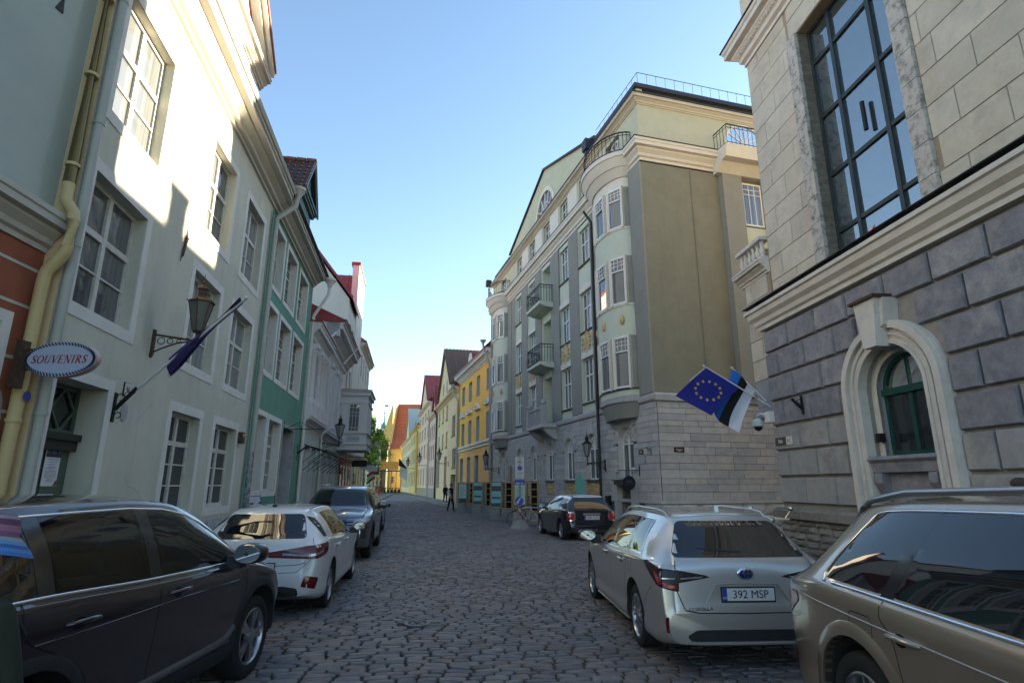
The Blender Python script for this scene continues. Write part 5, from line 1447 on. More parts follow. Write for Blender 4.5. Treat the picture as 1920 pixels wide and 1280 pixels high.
downpipe(YD, [(0, -.7, 12.4), (0, -.6, 11.6), (-.3, -.25, 10.5), (-.3, -.2, .3)], .16, pm('pipe_orange', (.62, .36, .05), .6, .1, 3, 0), 'pipe')
RP = Q_root('downpipe', 'dark downpipe between the rose and pale pink houses', -28.25, 'drainpipe')
downpipe(RP, [(0, -.5, 11.2), (0, -.15, 10.6), (0, -.15, .1)], .11, M_pipeg, 'pipe')
RP = Q_root('downpipe', 'dark downpipe between the beige and rose houses', -18.2, 'drainpipe')
downpipe(RP, [(0, -.5, 11.0), (0, -.15, 10.4), (0, -.15, .1)], .11, M_zinc, 'pipe')
# ---- tall red-roofed house across the bend, green houses, spire
M_yolk = pm('plaster_yolk', (.58, .42, .15), .9, .08, 1, .1, 40, stain=.3)
M_redtile = pm('clay_tile_bright', (.36, .11, .06), .85, .15, 2, .2, 20, stain=.35, stcol=(.28, .08, .05), sscale=1.2)
def far_house(name, label, px0, px1, Y, wall_h, roof_h, mt, rm, holes, dep=10, rot=0., ridge='front', cat='house'):
    x0, x1 = (px0 - 960) / 1067 * Y * 1.02, (px1 - 960) / 1067 * Y * 1.02
    r = thing(name, label, cat, (x0, Y, 0), rot)
    w = (x1 - x0) / max(.2, math.cos(rot))
    b = MB(); wall(b, 0, w, -.05, wall_h, [(w * a, w * c, z0, z1) for a, c, z0, z1 in holes], 0, .2); shell(b, 0, w, dep, wall_h)
    b.build('wall', mt, r)
    for a, c, z0, z1 in holes: win(r, w * a, w * c, z0, z1, .1, M_white, G_dark, 2, (1, .5), fw=.08)
    if ridge == 'front':
        m = MB(); m.prism([(-.3, wall_h), (dep / 2, roof_h), (dep + .3, wall_h)], 'x', -.2, w + .2); m.build('roof', rm, r)
    else:
        m = MB(); m.prism([(-.3, wall_h), (w / 2, roof_h), (w + .3, wall_h)], 'y', -.3, dep); m.build('roof', rm, r)
    return r, w
fh, w = far_house('red_roofed_house', 'old yellow house under a very tall steep red tile roof', 741, 790, 163, 11.6, 25.2, M_yolk, M_redtile, [(.06, .2, 2, 4), (.06, .2, 6, 8)], 16)
for k in range(13):
    m = MB(); t = k / 13; m.box(-.25, w + .25, -.42 + 8.3 * t, -.1 + 8.3 * t, 11.5 + 13.6 * t, 11.75 + 13.6 * t); m.build('tile_course', M_redtile, fh)
b = MB(); b.box(-3.6, 0, .6, 12, -.05, 12); b.prism([(-3.6, 12), (0, 12), (0, 25)], 'y', .6, 12); b.build('side_wing', M_yolk, fh)
far_house('olive_house', 'narrow olive-yellow house front in the shade below the tall red roof', 722, 733, 152, 11.2, 13.5, pm('plaster_olive2', (.34, .34, .20), .9, .08, 1, .1, 40), M_tiledark, [(.15, .4, 1.5, 4), (.6, .85, 1.5, 4), (.15, .4, 5.2, 7.4), (.6, .85, 5.2, 7.4)], 9, .15)
fg, w = far_house('pale_green_house', 'pale yellow-green house with flower boxes beside the far tree', 702, 722, 147, 10.8, 14.5, pm('plaster_palelime', (.46, .45, .22), .9, .08, 1, .1, 40), M_tiledark, [(.1, .26, 1, 3.6), (.42, .58, 1, 3.6), (.74, .9, 1, 3.6), (.1, .26, 4.6, 7.0), (.42, .58, 4.6, 7.0), (.74, .9, 4.6, 7.0), (.42, .56, 8, 9.8), (.74, .88, 8, 9.8)], 9, .3)
M_leafd = pm('box_leaves', (.03, .07, .02), .8, .4, 5, .3, 10)
for a in (.1, .42, .74):
    m = MB(); m.ell((w * (a + .08), -.25, 4.5), (.4, .2, .22), 8, 5); m.build('flower_box', M_leafd, fg, smooth=50)
far_house('grey_house', 'distant bluish-grey building closing the street under the tree', 672, 703, 190, 15, 19, pm('plaster_bluegrey', (.24, .27, .29), .9, .08, 1, .1, 40), M_zinc, [(.1 + .22 * i, .22 + .22 * i, z, z + 2) for i in range(4) for z in (2, 5.5, 9)], 9)
CT = thing('church_tower', 'dark baroque church spire with green copper lantern and weather vane', 'church', (-58.5, 262, 0)); CT.scale = (.9, .9, .73)
M_spire = pm('spire_dark', (.10, .09, .10), .8, .2, 1, .1, 20)
M_copper = pm('copper_green', (.10, .30, .22), .7, .15, 1, .1, 20)
b = MB(); b.box(-4, 4, -4, 4, -.05, 19); b.build('tower', pm('tower_white', (.5, .46, .4), .9, .1, 1, .1, 20), CT)
b = MB(); b.lathe([(5.4, 19), (4.6, 21), (3.0, 23.5), (2.6, 25)], 8); b.build('lower_roof', M_spire, CT)
for k in range(8):
    a = 2 * PI * (k + .5) / 8; b = MB(); b.box(2.2*math.cos(a) - .35, 2.2*math.cos(a) + .35, 2.2*math.sin(a) - .35, 2.2*math.sin(a) + .35, 24.8, 28.6); b.build('lantern_post', M_spire, CT)
b = MB(); b.lathe([(2.9, 28.4), (2.9, 29), (2.4, 31), (1.9, 33), (1.5, 34.5)], 8); b.build('bulb_roof', M_spire, CT)
for k in range(6):
    a = 2 * PI * (k + .5) / 6; b = MB(); b.box(1.2*math.cos(a) - .2, 1.2*math.cos(a) + .2, 1.2*math.sin(a) - .2, 1.2*math.sin(a) + .2, 34.4, 37); b.build('lantern_post', M_spire, CT)
b = MB(); b.lathe([(1.7, 36.8), (1.8, 37.6), (1.2, 39.2), (.5, 40.5), (.3, 44), (.12, 49)], 8); b.build('copper_spire', M_copper, CT)
b = MB(); b.box(-.08, .08, -.08, .08, 49, 52); b.ell((0, 0, 46.2), (.5, .5, .5), 8, 5); b.box(-.1, 1.6, -.05, .05, 50.2, 51.2); b.build('weather_vane', M_black, CT)
CN = thing('church_nave', 'steep dark-roofed church nave below the spire', 'church', (-56, 250, 0), .2)
b = MB(); b.box(0, 18, 0, 12, -.05, 15); b.build('wall', MATS['tower_white'], CN)
b = MB(); b.prism([(-.3, 15), (6, 25), (12.3, 15)], 'x', -.3, 18); b.build('roof', M_tin, CN)
CS = thing('small_spire', 'thin second spire with weather vane left of the church tower', 'spire', (-62.5, 240, 0)); CS.scale = (.8, .8, .75)
b = MB(); b.box(-1.6, 1.6, -1.6, 1.6, -.05, 20); b.build('tower', MATS['tower_white'], CS)
b = MB(); b.lathe([(1.9, 20), (2.0, 22), (1.0, 24), (.5, 26), (.12, 34)], 8); b.build('spire', M_spire, CS)
b = MB(); b.box(-1.0, 1.0, -.05, .05, 33.2, 34.0); b.build('weather_vane', M_black, CS)
# ---- tree
M_bark = pm('bark', (.09, .07, .05), .9, .3, 6, .5, 30)
M_leaf = [pm('leaf_%d' % i, c, .6, .3, 3, 0) for i, c in enumerate([(.20, .30, .03), (.14, .24, .025), (.30, .40, .05), (.09, .16, .02)])]
for m_ in M_leaf:
    n = m_.node_tree.nodes; bs = n['Principled BSDF']
    tr = n.new('ShaderNodeBsdfTranslucent'); mx = n.new('ShaderNodeMixShader'); mx.inputs[0].default_value = .4
    lk_ = [l for l in m_.node_tree.links if l.to_node == bs and l.to_socket.name == 'Base Color'][0]
    m_.node_tree.links.new(lk_.from_socket, tr.inputs[0])
    m_.node_tree.links.new(bs.outputs[0], mx.inputs[1]); m_.node_tree.links.new(tr.outputs[0], mx.inputs[2]); m_.node_tree.links.new(mx.outputs[0], n['Material Output'].inputs[0])
TX, TY = -26.6, 104
TR = thing('street_tree', 'light green broad-leaved tree standing beyond the left row of houses', 'tree', (TX, TY, 0)); TR.scale = (1.6, 1.6, 1.6)
b = MB(); b.tube([(0, 0, -.1), (.1, 0, 1.5), (0, .1, 3.5), (.15, 0, 5.5), (.05, 0, 7.8)], [.22, .18, .15, .10, .04], 10)
rng = random.Random(21); tips = []
for k in range(16):
    z = 2.6 + k * .3; a = k * 2.4; l = rng.uniform(1.2, 2.1) * (1 - abs(z - 5) / 7)
    p = [(0, 0, z), (l * .5 * math.cos(a), l * .5 * math.sin(a), z + .5), (l * math.cos(a), l * math.sin(a), z + 1.2)]
    b.tube(p, [.1, .06, .02], 6); tips += p[1:]
b.build('trunk', M_bark, TR, smooth=50)
b = MB()
clumps = []
for k in range(78):
    t = rng.random(); z = 3.2 + 5.9 * t
    R_ = 2.2 * math.sin(min(1, (t + .16)) ** .8 * PI * .93) + .25
    a = rng.uniform(0, 2 * PI); q = math.sqrt(rng.random())
    clumps.append((R_ * q * math.cos(a), R_ * q * math.sin(a), z, rng.uniform(.35, .7)))
for (cx, cy, cz, cr) in clumps:
    mi0 = rng.randrange(4)
    for k in range(130):
        d = Vector((rng.gauss(0, 1), rng.gauss(0, 1), rng.gauss(0, .8))) * cr * .55
        p = Vector((cx, cy, cz)) + d; s_ = rng.uniform(.09, .17)
        u = Vector((rng.uniform(-1, 1), rng.uniform(-1, 1), rng.uniform(-1, 1))).normalized(); v = u.cross(Vector((rng.uniform(-1, 1), rng.uniform(-1, 1), .3))).normalized()
        b.face([p - u * s_, p + v * s_ * .6, p + u * s_, p - v * s_ * .6], mi0 if rng.random() < .7 else rng.randrange(4))
tag(b.build('crown', M_leaf, TR), kind='stuff')
# ================================================================ cars
def interp(pts):
    """monotone cubic through (x, v) points"""
    xs = [p[0] for p in pts]; vs = [p[1] for p in pts]; n = len(xs)
    h = [xs[i+1] - xs[i] for i in range(n-1)]; d = [(vs[i+1] - vs[i]) / h[i] for i in range(n-1)]
    m = [d[0]] + [0] * (n - 2) + [d[-1]]
    for i in range(1, n-1):
        if d[i-1] * d[i] > 0:
            w1, w2 = 2*h[i] + h[i-1], h[i] + 2*h[i-1]; m[i] = (w1 + w2) / (w1 / d[i-1] + w2 / d[i])
    def f(x):
        if x <= xs[0]: return vs[0]
        if x >= xs[-1]: return vs[-1]
        for i in range(n-1):
            if x <= xs[i+1]: break
        t = (x - xs[i]) / h[i]; t2, t3 = t*t, t*t*t
        return (2*t3-3*t2+1)*vs[i] + (t3-2*t2+t)*h[i]*m[i] + (-2*t3+3*t2)*vs[i+1] + (t3-t2)*h[i]*m[i+1]
    return f
def catmull(pts, k=4):
    out = []
    n = len(pts)
    for i in range(n - 1):
        p0, p1, p2, p3 = pts[max(i-1, 0)], pts[i], pts[i+1], pts[min(i+2, n-1)]
        for j in range(k):
            t = j / k; t2, t3 = t*t, t*t*t
            out.append(tuple(.5 * ((2*p1[a]) + (-p0[a]+p2[a])*t + (2*p0[a]-5*p1[a]+4*p2[a]-p3[a])*t2 + (-p0[a]+3*p1[a]-3*p2[a]+p3[a])*t3) for a in range(len(p1))))
    out.append(tuple(pts[-1]))
    return out
def round_poly(pts, r, n=4):
    out = []; N = len(pts)
    for i in range(N):
        p, a, b = Vector(pts[i]), Vector(pts[i-1]), Vector(pts[(i+1) % N])
        da, db = (a - p), (b - p); rr = min(r, da.length * .45, db.length * .45)
        q0, q1 = p + da.normalized() * rr, p + db.normalized() * rr
        for k in range(n + 1):
            t = k / n; q = q0 * (1-t)**2 + p * 2*t*(1-t) + q1 * t*t; out.append((q.x, q.y))
    return out
def densify(pts, d, closed=False):
    out = []; N = len(pts)
    for i in range(N if closed else N - 1):
        a, b = Vector(pts[i]), Vector(pts[(i+1) % N]); n = max(1, int((b - a).length / d))
        out += [tuple(a.lerp(b, k / n)) for k in range(n)]
    if not closed: out.append(tuple(pts[-1]))
    return out
M_tyre = pm('tyre_rubber', (.018, .018, .019), .85, .2, 20, .2, 80)
M_alloy = pm('alloy', (.42, .42, .44), .3, .08, 10, 0, metal=.9)
M_alloyd = pm('alloy_dark', (.05, .05, .055), .4, .1, 10, 0, metal=.7)
M_chrome = pm('chrome', (.75, .75, .77), .12, .03, 5, 0, metal=1.)
M_plast = pm('black_plastic', (.022, .022, .024), .6, .15, 12, .15, 90)
M_gloss = pm('gloss_black', (.012, .012, .014), .12, .1, 5, 0, spec=.6)
M_seat = pm('seat_cloth', (.035, .033, .033), .9, .15, 30, .1, 90)
M_gap = pm('panel_gap', (.006, .006, .007), .9, .1, 5, 0)
M_lred = pm('lamp_red', (.13, .004, .008), .15, .25, 14, 0, spec=.5, coat=.4)
M_lredb = pm('lamp_red_bright', (.45, .02, .02), .1, .2, 20, 0, spec=.7, coat=1)
M_lsmoke = pm('lamp_smoke', (.028, .014, .018), .25, .2, 14, 0, spec=.4)
M_lclear = pm('lamp_clear', (.35, .36, .38), .1, .3, 18, 0, metal=.6, coat=1)
M_plate = pm('plate_white', (.62, .62, .62), .4, .04, 12, 0)
M_plateb = pm('plate_blue', (.03, .06, .35), .4, .1, 12, 0)
M_ink = pm('ink_black', (.01, .01, .012), .5, .1, 10, 0)
G_car = glass('car_glass', (.76, .88, .83), 1.52, 0, thru=.9, rough=.005)
G_priv = glass('car_glass_dark', (.012, .012, .014), 1.75, 0, rough=.005)
MODES = {'left': (Vector((0, -1, 0)),), 'right': (Vector((0, 1, 0)),), 'rear': (Vector((1, 0, 0)),), 'front': (Vector((-1, 0, 0)),)}
class Car:
    def __init__(s, name, label, loc, head, S, mat, cat='car'):
        s.S = S; s.mat = mat
        s.root = thing(name, label, cat, loc, head)
        c = {k: interp(S[k]) for k in ('zt', 'zsh', 'w', 'wt', 'zb')}
        s.c = c; s.L = S['zt'][-1][0]
        cr = interp(S['cr']) if 'cr' in S else (lambda x: .05)
        s.edge = lambda x: c['zt'](x) - cr(x)
        xs = [0, .008, .02, .035, .05, .07, .1, .14, .19, .25]
        x = .32
        while x < s.L - .3: xs.append(x); x += .065
        xs += [s.L - d for d in (.25, .19, .14, .10, .07, .05, .03, .015, .006, 0)]
        rows = []
        for x in xs:
            zt, w, wt, zb = c['zt'](x), c['w'](x), c['wt'](x), c['zb'](x)
            zsh = min(c['zsh'](x), zt - .06); k = cr(x)
            wt = min(wt, w - .03); wsh = w - S.get('inset', .045)
            ze = zt - k
            if ze < zsh + .03: ze = zsh + .03
            zm = zb + .55 * (zsh - zb)
            g = S.get('waist', .018)
            pts = [(0, zb), (w*.5, zb), (w*.86, zb + .005), (w - .035, zb + .05), (w - .012, zb + .14), (w - g * .6, zb + .3 * (zsh - zb)), (w, zm), (w, zsh - .15 * (zsh - zb) - .02), (w - .016, zsh - .035), (wsh, zsh), ((wsh + wt) / 2 + S.get('bulge', .03) * min(1, (ze - zsh) / .35), (zsh + ze) / 2), (wt + .012, ze - .02), (wt - .03, ze + .012), (wt * .7, ze + k * .62), (wt * .35, ze + k * .92), (0, zt)]
            half = catmull(pts, 3)
            rows.append([(x, p[0], p[1]) for p in half] + [(x, -p[0], p[1]) for p in reversed(half[1:-1])])
        m = MB(); n = len(rows[0])
        m.grid(rows, 0, True); m.f.append(tuple(range(n))); m.m.append(0); e = len(m.v); m.f.append(tuple(range(e - n, e))); m.m.append(0)
        me = m.mesh('body', [mat, M_seat], 60)
        bm = bmesh.new(); bm.from_mesh(me); s.bvh = BVHTree.FromBMesh(bm); bm.free()
        s.me = me
    def ray(s, mode, u, z):
        if mode in ('left', 'right'):
            sg = 1 if mode == 'left' else -1
            h = s.bvh.ray_cast(Vector((u, 3 * sg, z)), Vector((0, -sg, 0)))
        elif mode == 'rear': h = s.bvh.ray_cast(Vector((-2, u, z)), Vector((1, 0, 0)))
        elif mode == 'front': h = s.bvh.ray_cast(Vector((s.L + 2, u, z)), Vector((-1, 0, 0)))
        elif mode == 'top': h = s.bvh.ray_cast(Vector((u, z, 4)), Vector((0, 0, -1)))
        else:   # corners: 'rl','rr','fl','fr' ; u runs from the end face round to the flank
            ex = 0 if mode[0] == 'r' else s.L; dx = 1 if mode[0] == 'r' else -1; sg = 1 if mode[1] == 'l' else -1
            W = max(p[1] for p in s.S['w'])
            d = Vector((dx, -sg, 0)).normalized(); t = Vector((dx, sg, 0)).normalized()
            o = Vector((ex, W * sg, z)) + t * u - d * 2
            h = s.bvh.ray_cast(o, d)
        if h[0] is None: return None
        return h[0], h[1]
    def cut(s, prisms):
        """boolean: arches, cabin and window openings"""
        m = MB()
        for f in prisms: f(m)
        cm = m.mesh('cutter', [s.mat, M_seat], 180)
        cm.polygons.foreach_set('material_index', [1] * len(cm.polygons))
        a = bpy.data.objects.new('tmp_body', s.me); b = bpy.data.objects.new('tmp_cut', cm)
        COL.objects.link(a); COL.objects.link(b)
        md = a.modifiers.new('b', 'BOOLEAN'); md.operation = 'DIFFERENCE'; md.object = b; md.solver = 'EXACT'; md.use_self = True
        dg = bpy.context.evaluated_depsgraph_get()
        out = bpy.data.meshes.new_from_object(a.evaluated_get(dg))
        bpy.data.objects.remove(a); bpy.data.objects.remove(b)
        out.set_sharp_from_angle(angle=rad(42))
        s.body = ob('body', out, s.root)
    def patch(s, name, outline, mode, mat, off=.004, parent=None, res=.05, closed=True, skirt=.012):
        outline = densify(outline, res, True)
        us = [p[0] for p in outline]; zs = [p[1] for p in outline]
        pts = [Vector(p) for p in outline]; n = len(pts)
        gx = min(us) + res / 2
        inner = []
        while gx < max(us):
            gz = min(zs) + res / 2
            while gz < max(zs): inner.append(Vector((gx, gz))); gz += res
            gx += res
        r = geometry.delaunay_2d_cdt(pts + inner, [(i, (i+1) % n) for i in range(n)], [list(range(n))], 1, 1e-5)
        vs, fs = r[0], r[2]
        m = MB(); idx = {}
        for i, v in enumerate(vs):
            h = s.ray(mode, v.x, v.y)
            if h is None: continue
            idx[i] = len(m.v); m.v.append(tuple(h[0] + h[1] * off))
        for f in fs:
            if all(i in idx for i in f): m.f.append(tuple(idx[i] for i in f)); m.m.append(0)
        if skirt:
            for i in range(n):
                a, b = s.ray(mode, *pts[i]), s.ray(mode, *pts[(i+1) % n])
                if a and b and (a[0] - b[0]).length < .3: m.face([a[0] + a[1]*off, b[0] + b[1]*off, b[0] - b[1]*skirt, a[0] - a[1]*skirt])
        if not m.f: return None
        o = m.build(name, mat, parent or s.root, smooth=40)
        return o
    def line(s, pts, mode, w, mat, name='panel_gap', off=.0015, closed=False, parent=None, curve=True, raise_=0.):
        p2 = densify(catmull(pts, 4) if curve and len(pts) > 2 and not closed else pts, .03, closed)
        hit = [s.ray(mode, *p) for p in p2]; hit = [h for h in hit if h]
        if len(hit) < 2: return
        m = MB(); rows = []
        N = len(hit)
        for i in range(N):
            a, b = hit[(i-1) % N if closed else max(i-1, 0)][0], hit[(i+1) % N if closed else min(i+1, N-1)][0]
            t = (b - a).normalized(); sd = t.cross(hit[i][1]).normalized() * w / 2; c = hit[i][0]; nn = hit[i][1]
            if raise_: rows.append([c - sd - nn*.004, c - sd + nn * off, c - sd * .5 + nn * (off + raise_), c + sd * .5 + nn * (off + raise_), c + sd + nn * off, c + sd - nn*.004])
            else: rows.append([c - sd + nn * off, c + sd + nn * off])
        if closed: rows.append(rows[0])
        m.grid(rows)
        return m.build(name, mat, parent or s.root, smooth=50)
    def win_poly(s, xb0, xb1, xt0, xt1, zlo=.02, zhi=.055, r=.05):
        c = s.c
        n = 8
        bot = [(xb0 + (xb1 - xb0) * i / n, c['zsh'](xb0 + (xb1 - xb0) * i / n) + zlo) for i in range(n + 1)]
        top = [(xt1 + (xt0 - xt1) * i / n, s.edge(xt1 + (xt0 - xt1) * i / n) - zhi) for i in range(n + 1)]
        return bot, top
    def wheel(s, x, y, r, tw, rim, style, steer=0.):
        t = MB()
        hw = tw / 2
        t.lathe([(rim, -hw * .9), (rim + .02, -hw), (r - .05, -hw), (r - .012, -hw * .86), (r, -hw * .55), (r, hw * .55), (r - .012, hw * .86), (r - .05, hw), (rim + .02, hw), (rim, hw * .9)], 40, 0, (0, 0, 0), 'y')
        sg = 1 if y > 0 else -1
        w = t.build('wheel', M_tyre, s.root, (x, y, r), smooth=35)
        if steer: w.rotation_euler = (0, 0, steer)
        yo = hw * .88 * sg
        m = MB(); m.lathe([(rim + .005, yo), (rim - .012, yo + .008 * sg), (rim - .02, yo), (rim - .03, yo - .05 * sg), (rim - .03, -yo)], 40, 0, (0, 0, 0), 'y'); m.build('rim', M_alloy if style != 'dark' else M_alloyd, w, smooth=35)
        m = MB(); m.lathe([(rim - .03, yo - .07 * sg), (.02, yo - .07 * sg)], 32, 0, (0, 0, 0), 'y'); m.build('brake_disc', M_gap, w)
        n, wd, dbl = {'5y': (5, .05, True), '10': (10, .032, False), '5': (5, .075, False), '6': (6, .06, True), 'multi': (8, .030, True), 'dark': (7, .05, False)}[style]
        for k in range(n):
            a = 2 * PI * k / n
            m = MB()
            for dl in ((-.16, .16) if dbl else (0,)):
                for (ri, ro, w0, w1) in ((.05, rim - .015, wd, wd * .8),):
                    ca, sa = math.cos(a), math.sin(a); cb, sb = math.cos(a + dl), math.sin(a + dl)
                    p0 = Vector((ca * ri, sa * ri)); p1 = Vector((cb * ro, sb * ro)); d = (p1 - p0).normalized(); q = Vector((-d.y, d.x))
                    poly = [p0 + q * w0/2, p1 + q * w1/2, p1 - q * w1/2, p0 - q * w0/2]
                    m.prism([(v.x, v.y) for v in poly], 'y', yo - .045 * sg, yo - .008 * sg)
            m.build('spoke', M_alloy if style != 'dark' else M_alloyd, w)
        m = MB(); m.lathe([(.075, yo - .04 * sg), (.07, yo + .0 * sg), (.03, yo + .008 * sg), (.001, yo + .008 * sg)], 20, 0, (0, 0, 0), 'y'); m.build('hub', M_alloy if style != 'dark' else M_alloyd, w, smooth=40)
        return w
    def mirror(s, x, z, yb, sg, mat, size=(.09, .11, .085), back=False):
        m = MB(); cy = sg * (yb + size[1] + .05)
        m.ell((x, cy, z + .03), (size[0], size[1] * 1.15, size[2]), 16, 10, 0, .75)
        o = m.build('mirror', mat, s.root, smooth=60)
        a = MB(); a.prism([(x - .05, z - .09), (x + .07, z - .09), (x + .05, z + .01), (x - .03, z + .01)], 'y', sg * (yb - .03), sg * (yb + .1)); a.build('mirror_arm', M_plast, o)
        g = MB(); g.prism([(cy + p[0] * size[1] * .95, z + .03 + p[1] * size[2] * .85) for p in [(math.cos(2*PI*k/16), math.sin(2*PI*k/16)) for k in range(16)]], 'x', x - size[0] * .98, x - size[0] * .80); g.build('mirror_glass', M_chrome if False else G_mirror, o)
        return o
    def handle(s, x, z, mode, mat, l=.2):
        h = s.ray(mode, x, z)
        if not h: return
        sg = 1 if mode == 'left' else -1
        y = h[0].y
        m = MB(); pr = [(x - l/2, y - .005*sg, z), (x - l*.38, y + .03*sg, z + .004), (x, y + .036*sg, z + .008), (x + l*.38, y + .03*sg, z + .004), (x + l/2, y - .005*sg, z)]
        m.tube(pr, [.010, .015, .016, .015, .010], 8); o = m.build('door_handle', mat, s.root, smooth=50)
        p = [(x - .05 + .055 * math.cos(2*PI*k/12) , z - .005 + .034 * math.sin(2*PI*k/12)) for k in range(12)]
        s.patch('handle_cup', [(x + q[0] - x + .02, q[1]) for q in p], mode, M_gap, .0015, o, .03, skirt=0)
    def plate(s, mode, z, txt, w=.52, h=.113, yc=0., x=None):
        hh = s.ray(mode, yc, z); X_ = (hh[0].x if x is None else x)
        sg = -1 if mode == 'rear' else 1
        m = MB(); m.box(min(X_ + sg*.004, X_ + sg*.018), max(X_ + sg*.004, X_ + sg*.018), yc - w/2 - .012, yc + w/2 + .012, z - h/2 - .018, z + h/2 + .012)
        o = m.build('number_plate', M_plast, s.root)
        m = MB(); m.box(min(X_ + sg*.018, X_ + sg*.022), max(X_ + sg*.018, X_ + sg*.022), yc - w/2, yc + w/2, z - h/2, z + h/2); m.build('plate_face', M_plate, o)
        e = yc - sg * (w/2 - .022) * (1) if False else (yc + (w/2 - .022) * (1 if sg < 0 else -1))
        m = MB(); m.box(min(X_ + sg*.022, X_ + sg*.024), max(X_ + sg*.022, X_ + sg*.024), e - .022, e + .022, z - h/2, z + h/2); m.build('plate_band', M_plateb, o)
        if txt:
            rot = Euler((PI/2, 0, -PI/2)) if sg < 0 else Euler((PI/2, 0, PI/2))
            t = put_text(txt, .105, M_ink, o, (X_ + sg*.0235, yc - (.02 if sg < 0 else -.02), z - .002), rot, extrude=.001)
            t.scale = (.98, 1.0, 1)
            put_text('EST', .03, M_plate, o, (X_ + sg*.0255, e, z - .032), rot, extrude=.0006)
        return o
    def seats(s, rows, zf, mat=None):
        for (x, y) in rows:
            m = MB(); m.ell((x, y, zf + .36), (.09, .22, .34), 12, 8, 0, .6); o = m.build('seat', mat or M_seat, s.root, smooth=60)
            m = MB(); m.ell((x - .03, y, zf + .76), (.05, .14, .10), 12, 8, 0, .6); m.build('headrest', mat or M_seat, o, smooth=60)
            m = MB(); m.ell((x + .27, y, zf + .1), (.28, .23, .09), 12, 8, 0, .6); m.build('cushion', mat or M_seat, o, smooth=60)
G_mirror = pm('mirror_glass', (.35, .36, .38), .03, .02, 3, 0, metal=1.)
def build_car(name, label, S, mat, anchor, head, wheel_xy, opts):
    """anchor: world point under wheel centre wheel_xy (car frame)"""
    c, sn = math.cos(head), math.sin(head)
    lx, ly = wheel_xy
    loc = (anchor[0] - (lx * c - ly * sn), anchor[1] - (lx * sn + ly * c), .025)
    car = Car(name, label, loc, head, S, mat)
    L, r = car.L, S['tr']
    xr, xf = S['xr'], S['xf']
    W = max(p[1] for p in S['w'])
    tw = S.get('tw', .22); ar = S.get('arch', r + .055)
    ty = W - tw / 2 - S.get('tuck', .025)
    cuts = []
    for x in (xr, xf):
        for sg in (1, -1):
            def f(m, x=x, sg=sg):
                ya, yb = sorted((sg * (W - tw - .12), sg * (W + .3)))
                m.prism([(x + ar * math.cos(2*PI*k/40), r + .02 + ar * math.sin(2*PI*k/40)) for k in range(40)], 'y', ya, yb)
            cuts.append(f)
    cab = S['cabin']
    hw = S.get('cabw', W - .2)
    zlow = min(car.c['zsh'](x) for x in (1.2, 2.0, 2.6)) - .03
    up_w = min(car.c['wt'](x) for x in (.6, 1.2, 2.0)) - .085
    cuts.append(lambda m: m.prism(cab, 'y', -up_w, up_w))
    cuts.append(lambda m: m.prism([(max(.75, cab_x(cab, 0) + .2), .54), (cab_x(cab, 1) - .12, .54), (cab_x(cab, 1) - .12, zlow), (max(.75, cab_x(cab, 0) + .2), zlow)], 'y', -hw, hw))
    wins = []
    for wdef in S['win']:
        bot, top = car.win_poly(*wdef[:4], *(wdef[4:6] if len(wdef) > 4 else (.02, .055)))
        poly = round_poly(bot + top, .035, 3)
        wins.append(poly)
    def shrink(p, d):
        cx = sum(q[0] for q in p) / len(p); cz = sum(q[1] for q in p) / len(p)
        us = [q[0] for q in p]; zs = [q[1] for q in p]
        k = 1 - 2 * d / min(max(us) - min(us), max(zs) - min(zs))
        return [(cx + (q[0] - cx) * k, cz + (q[1] - cz) * k) for q in p]
    for p in wins:
        q = shrink(p, .022)
        for sg in (1, -1):
            ya, yb = sorted((sg * (up_w - .06), sg * (W + .4)))
            cuts.append(lambda m, q=q, ya=ya, yb=yb: m.prism(q, 'y', ya, yb))
    rw = round_poly(S['rwin'], .06, 4); fwn = round_poly(S['fwin'], .06, 4)
    q1 = shrink(rw, .03); q2 = shrink(fwn, .03)
    cuts.append(lambda m: m.prism(q1, 'x', -.5, cab_x(cab, 0) + .12))
    cuts.append(lambda m: m.prism(q2, 'x', cab_x(cab, 1) - .12, L + .5))
    car.cut(cuts)
    gm = opts.get('glass', G_car); gr = opts.get('glass_rear', gm)
    for i, p in enumerate(wins):
        for md in ('left', 'right'): car.patch('side_window', p, md, gr if i in opts.get('priv', ()) else gm, .003)
    car.patch('rear_window', rw, 'rear', gr, .004, res=.06)
    car.patch('windscreen', fwn, 'front', gm, .004, res=.06)
    for x in (xr, xf):
        for sg in (1, -1): car.wheel(x, sg * ty, r, tw, S.get('rim', r - .1), opts.get('rimstyle', '10'))
    return car
def cab_x(cab, end):
    xs = [p[0] for p in cab]; return min(xs) if end == 0 else max(xs)
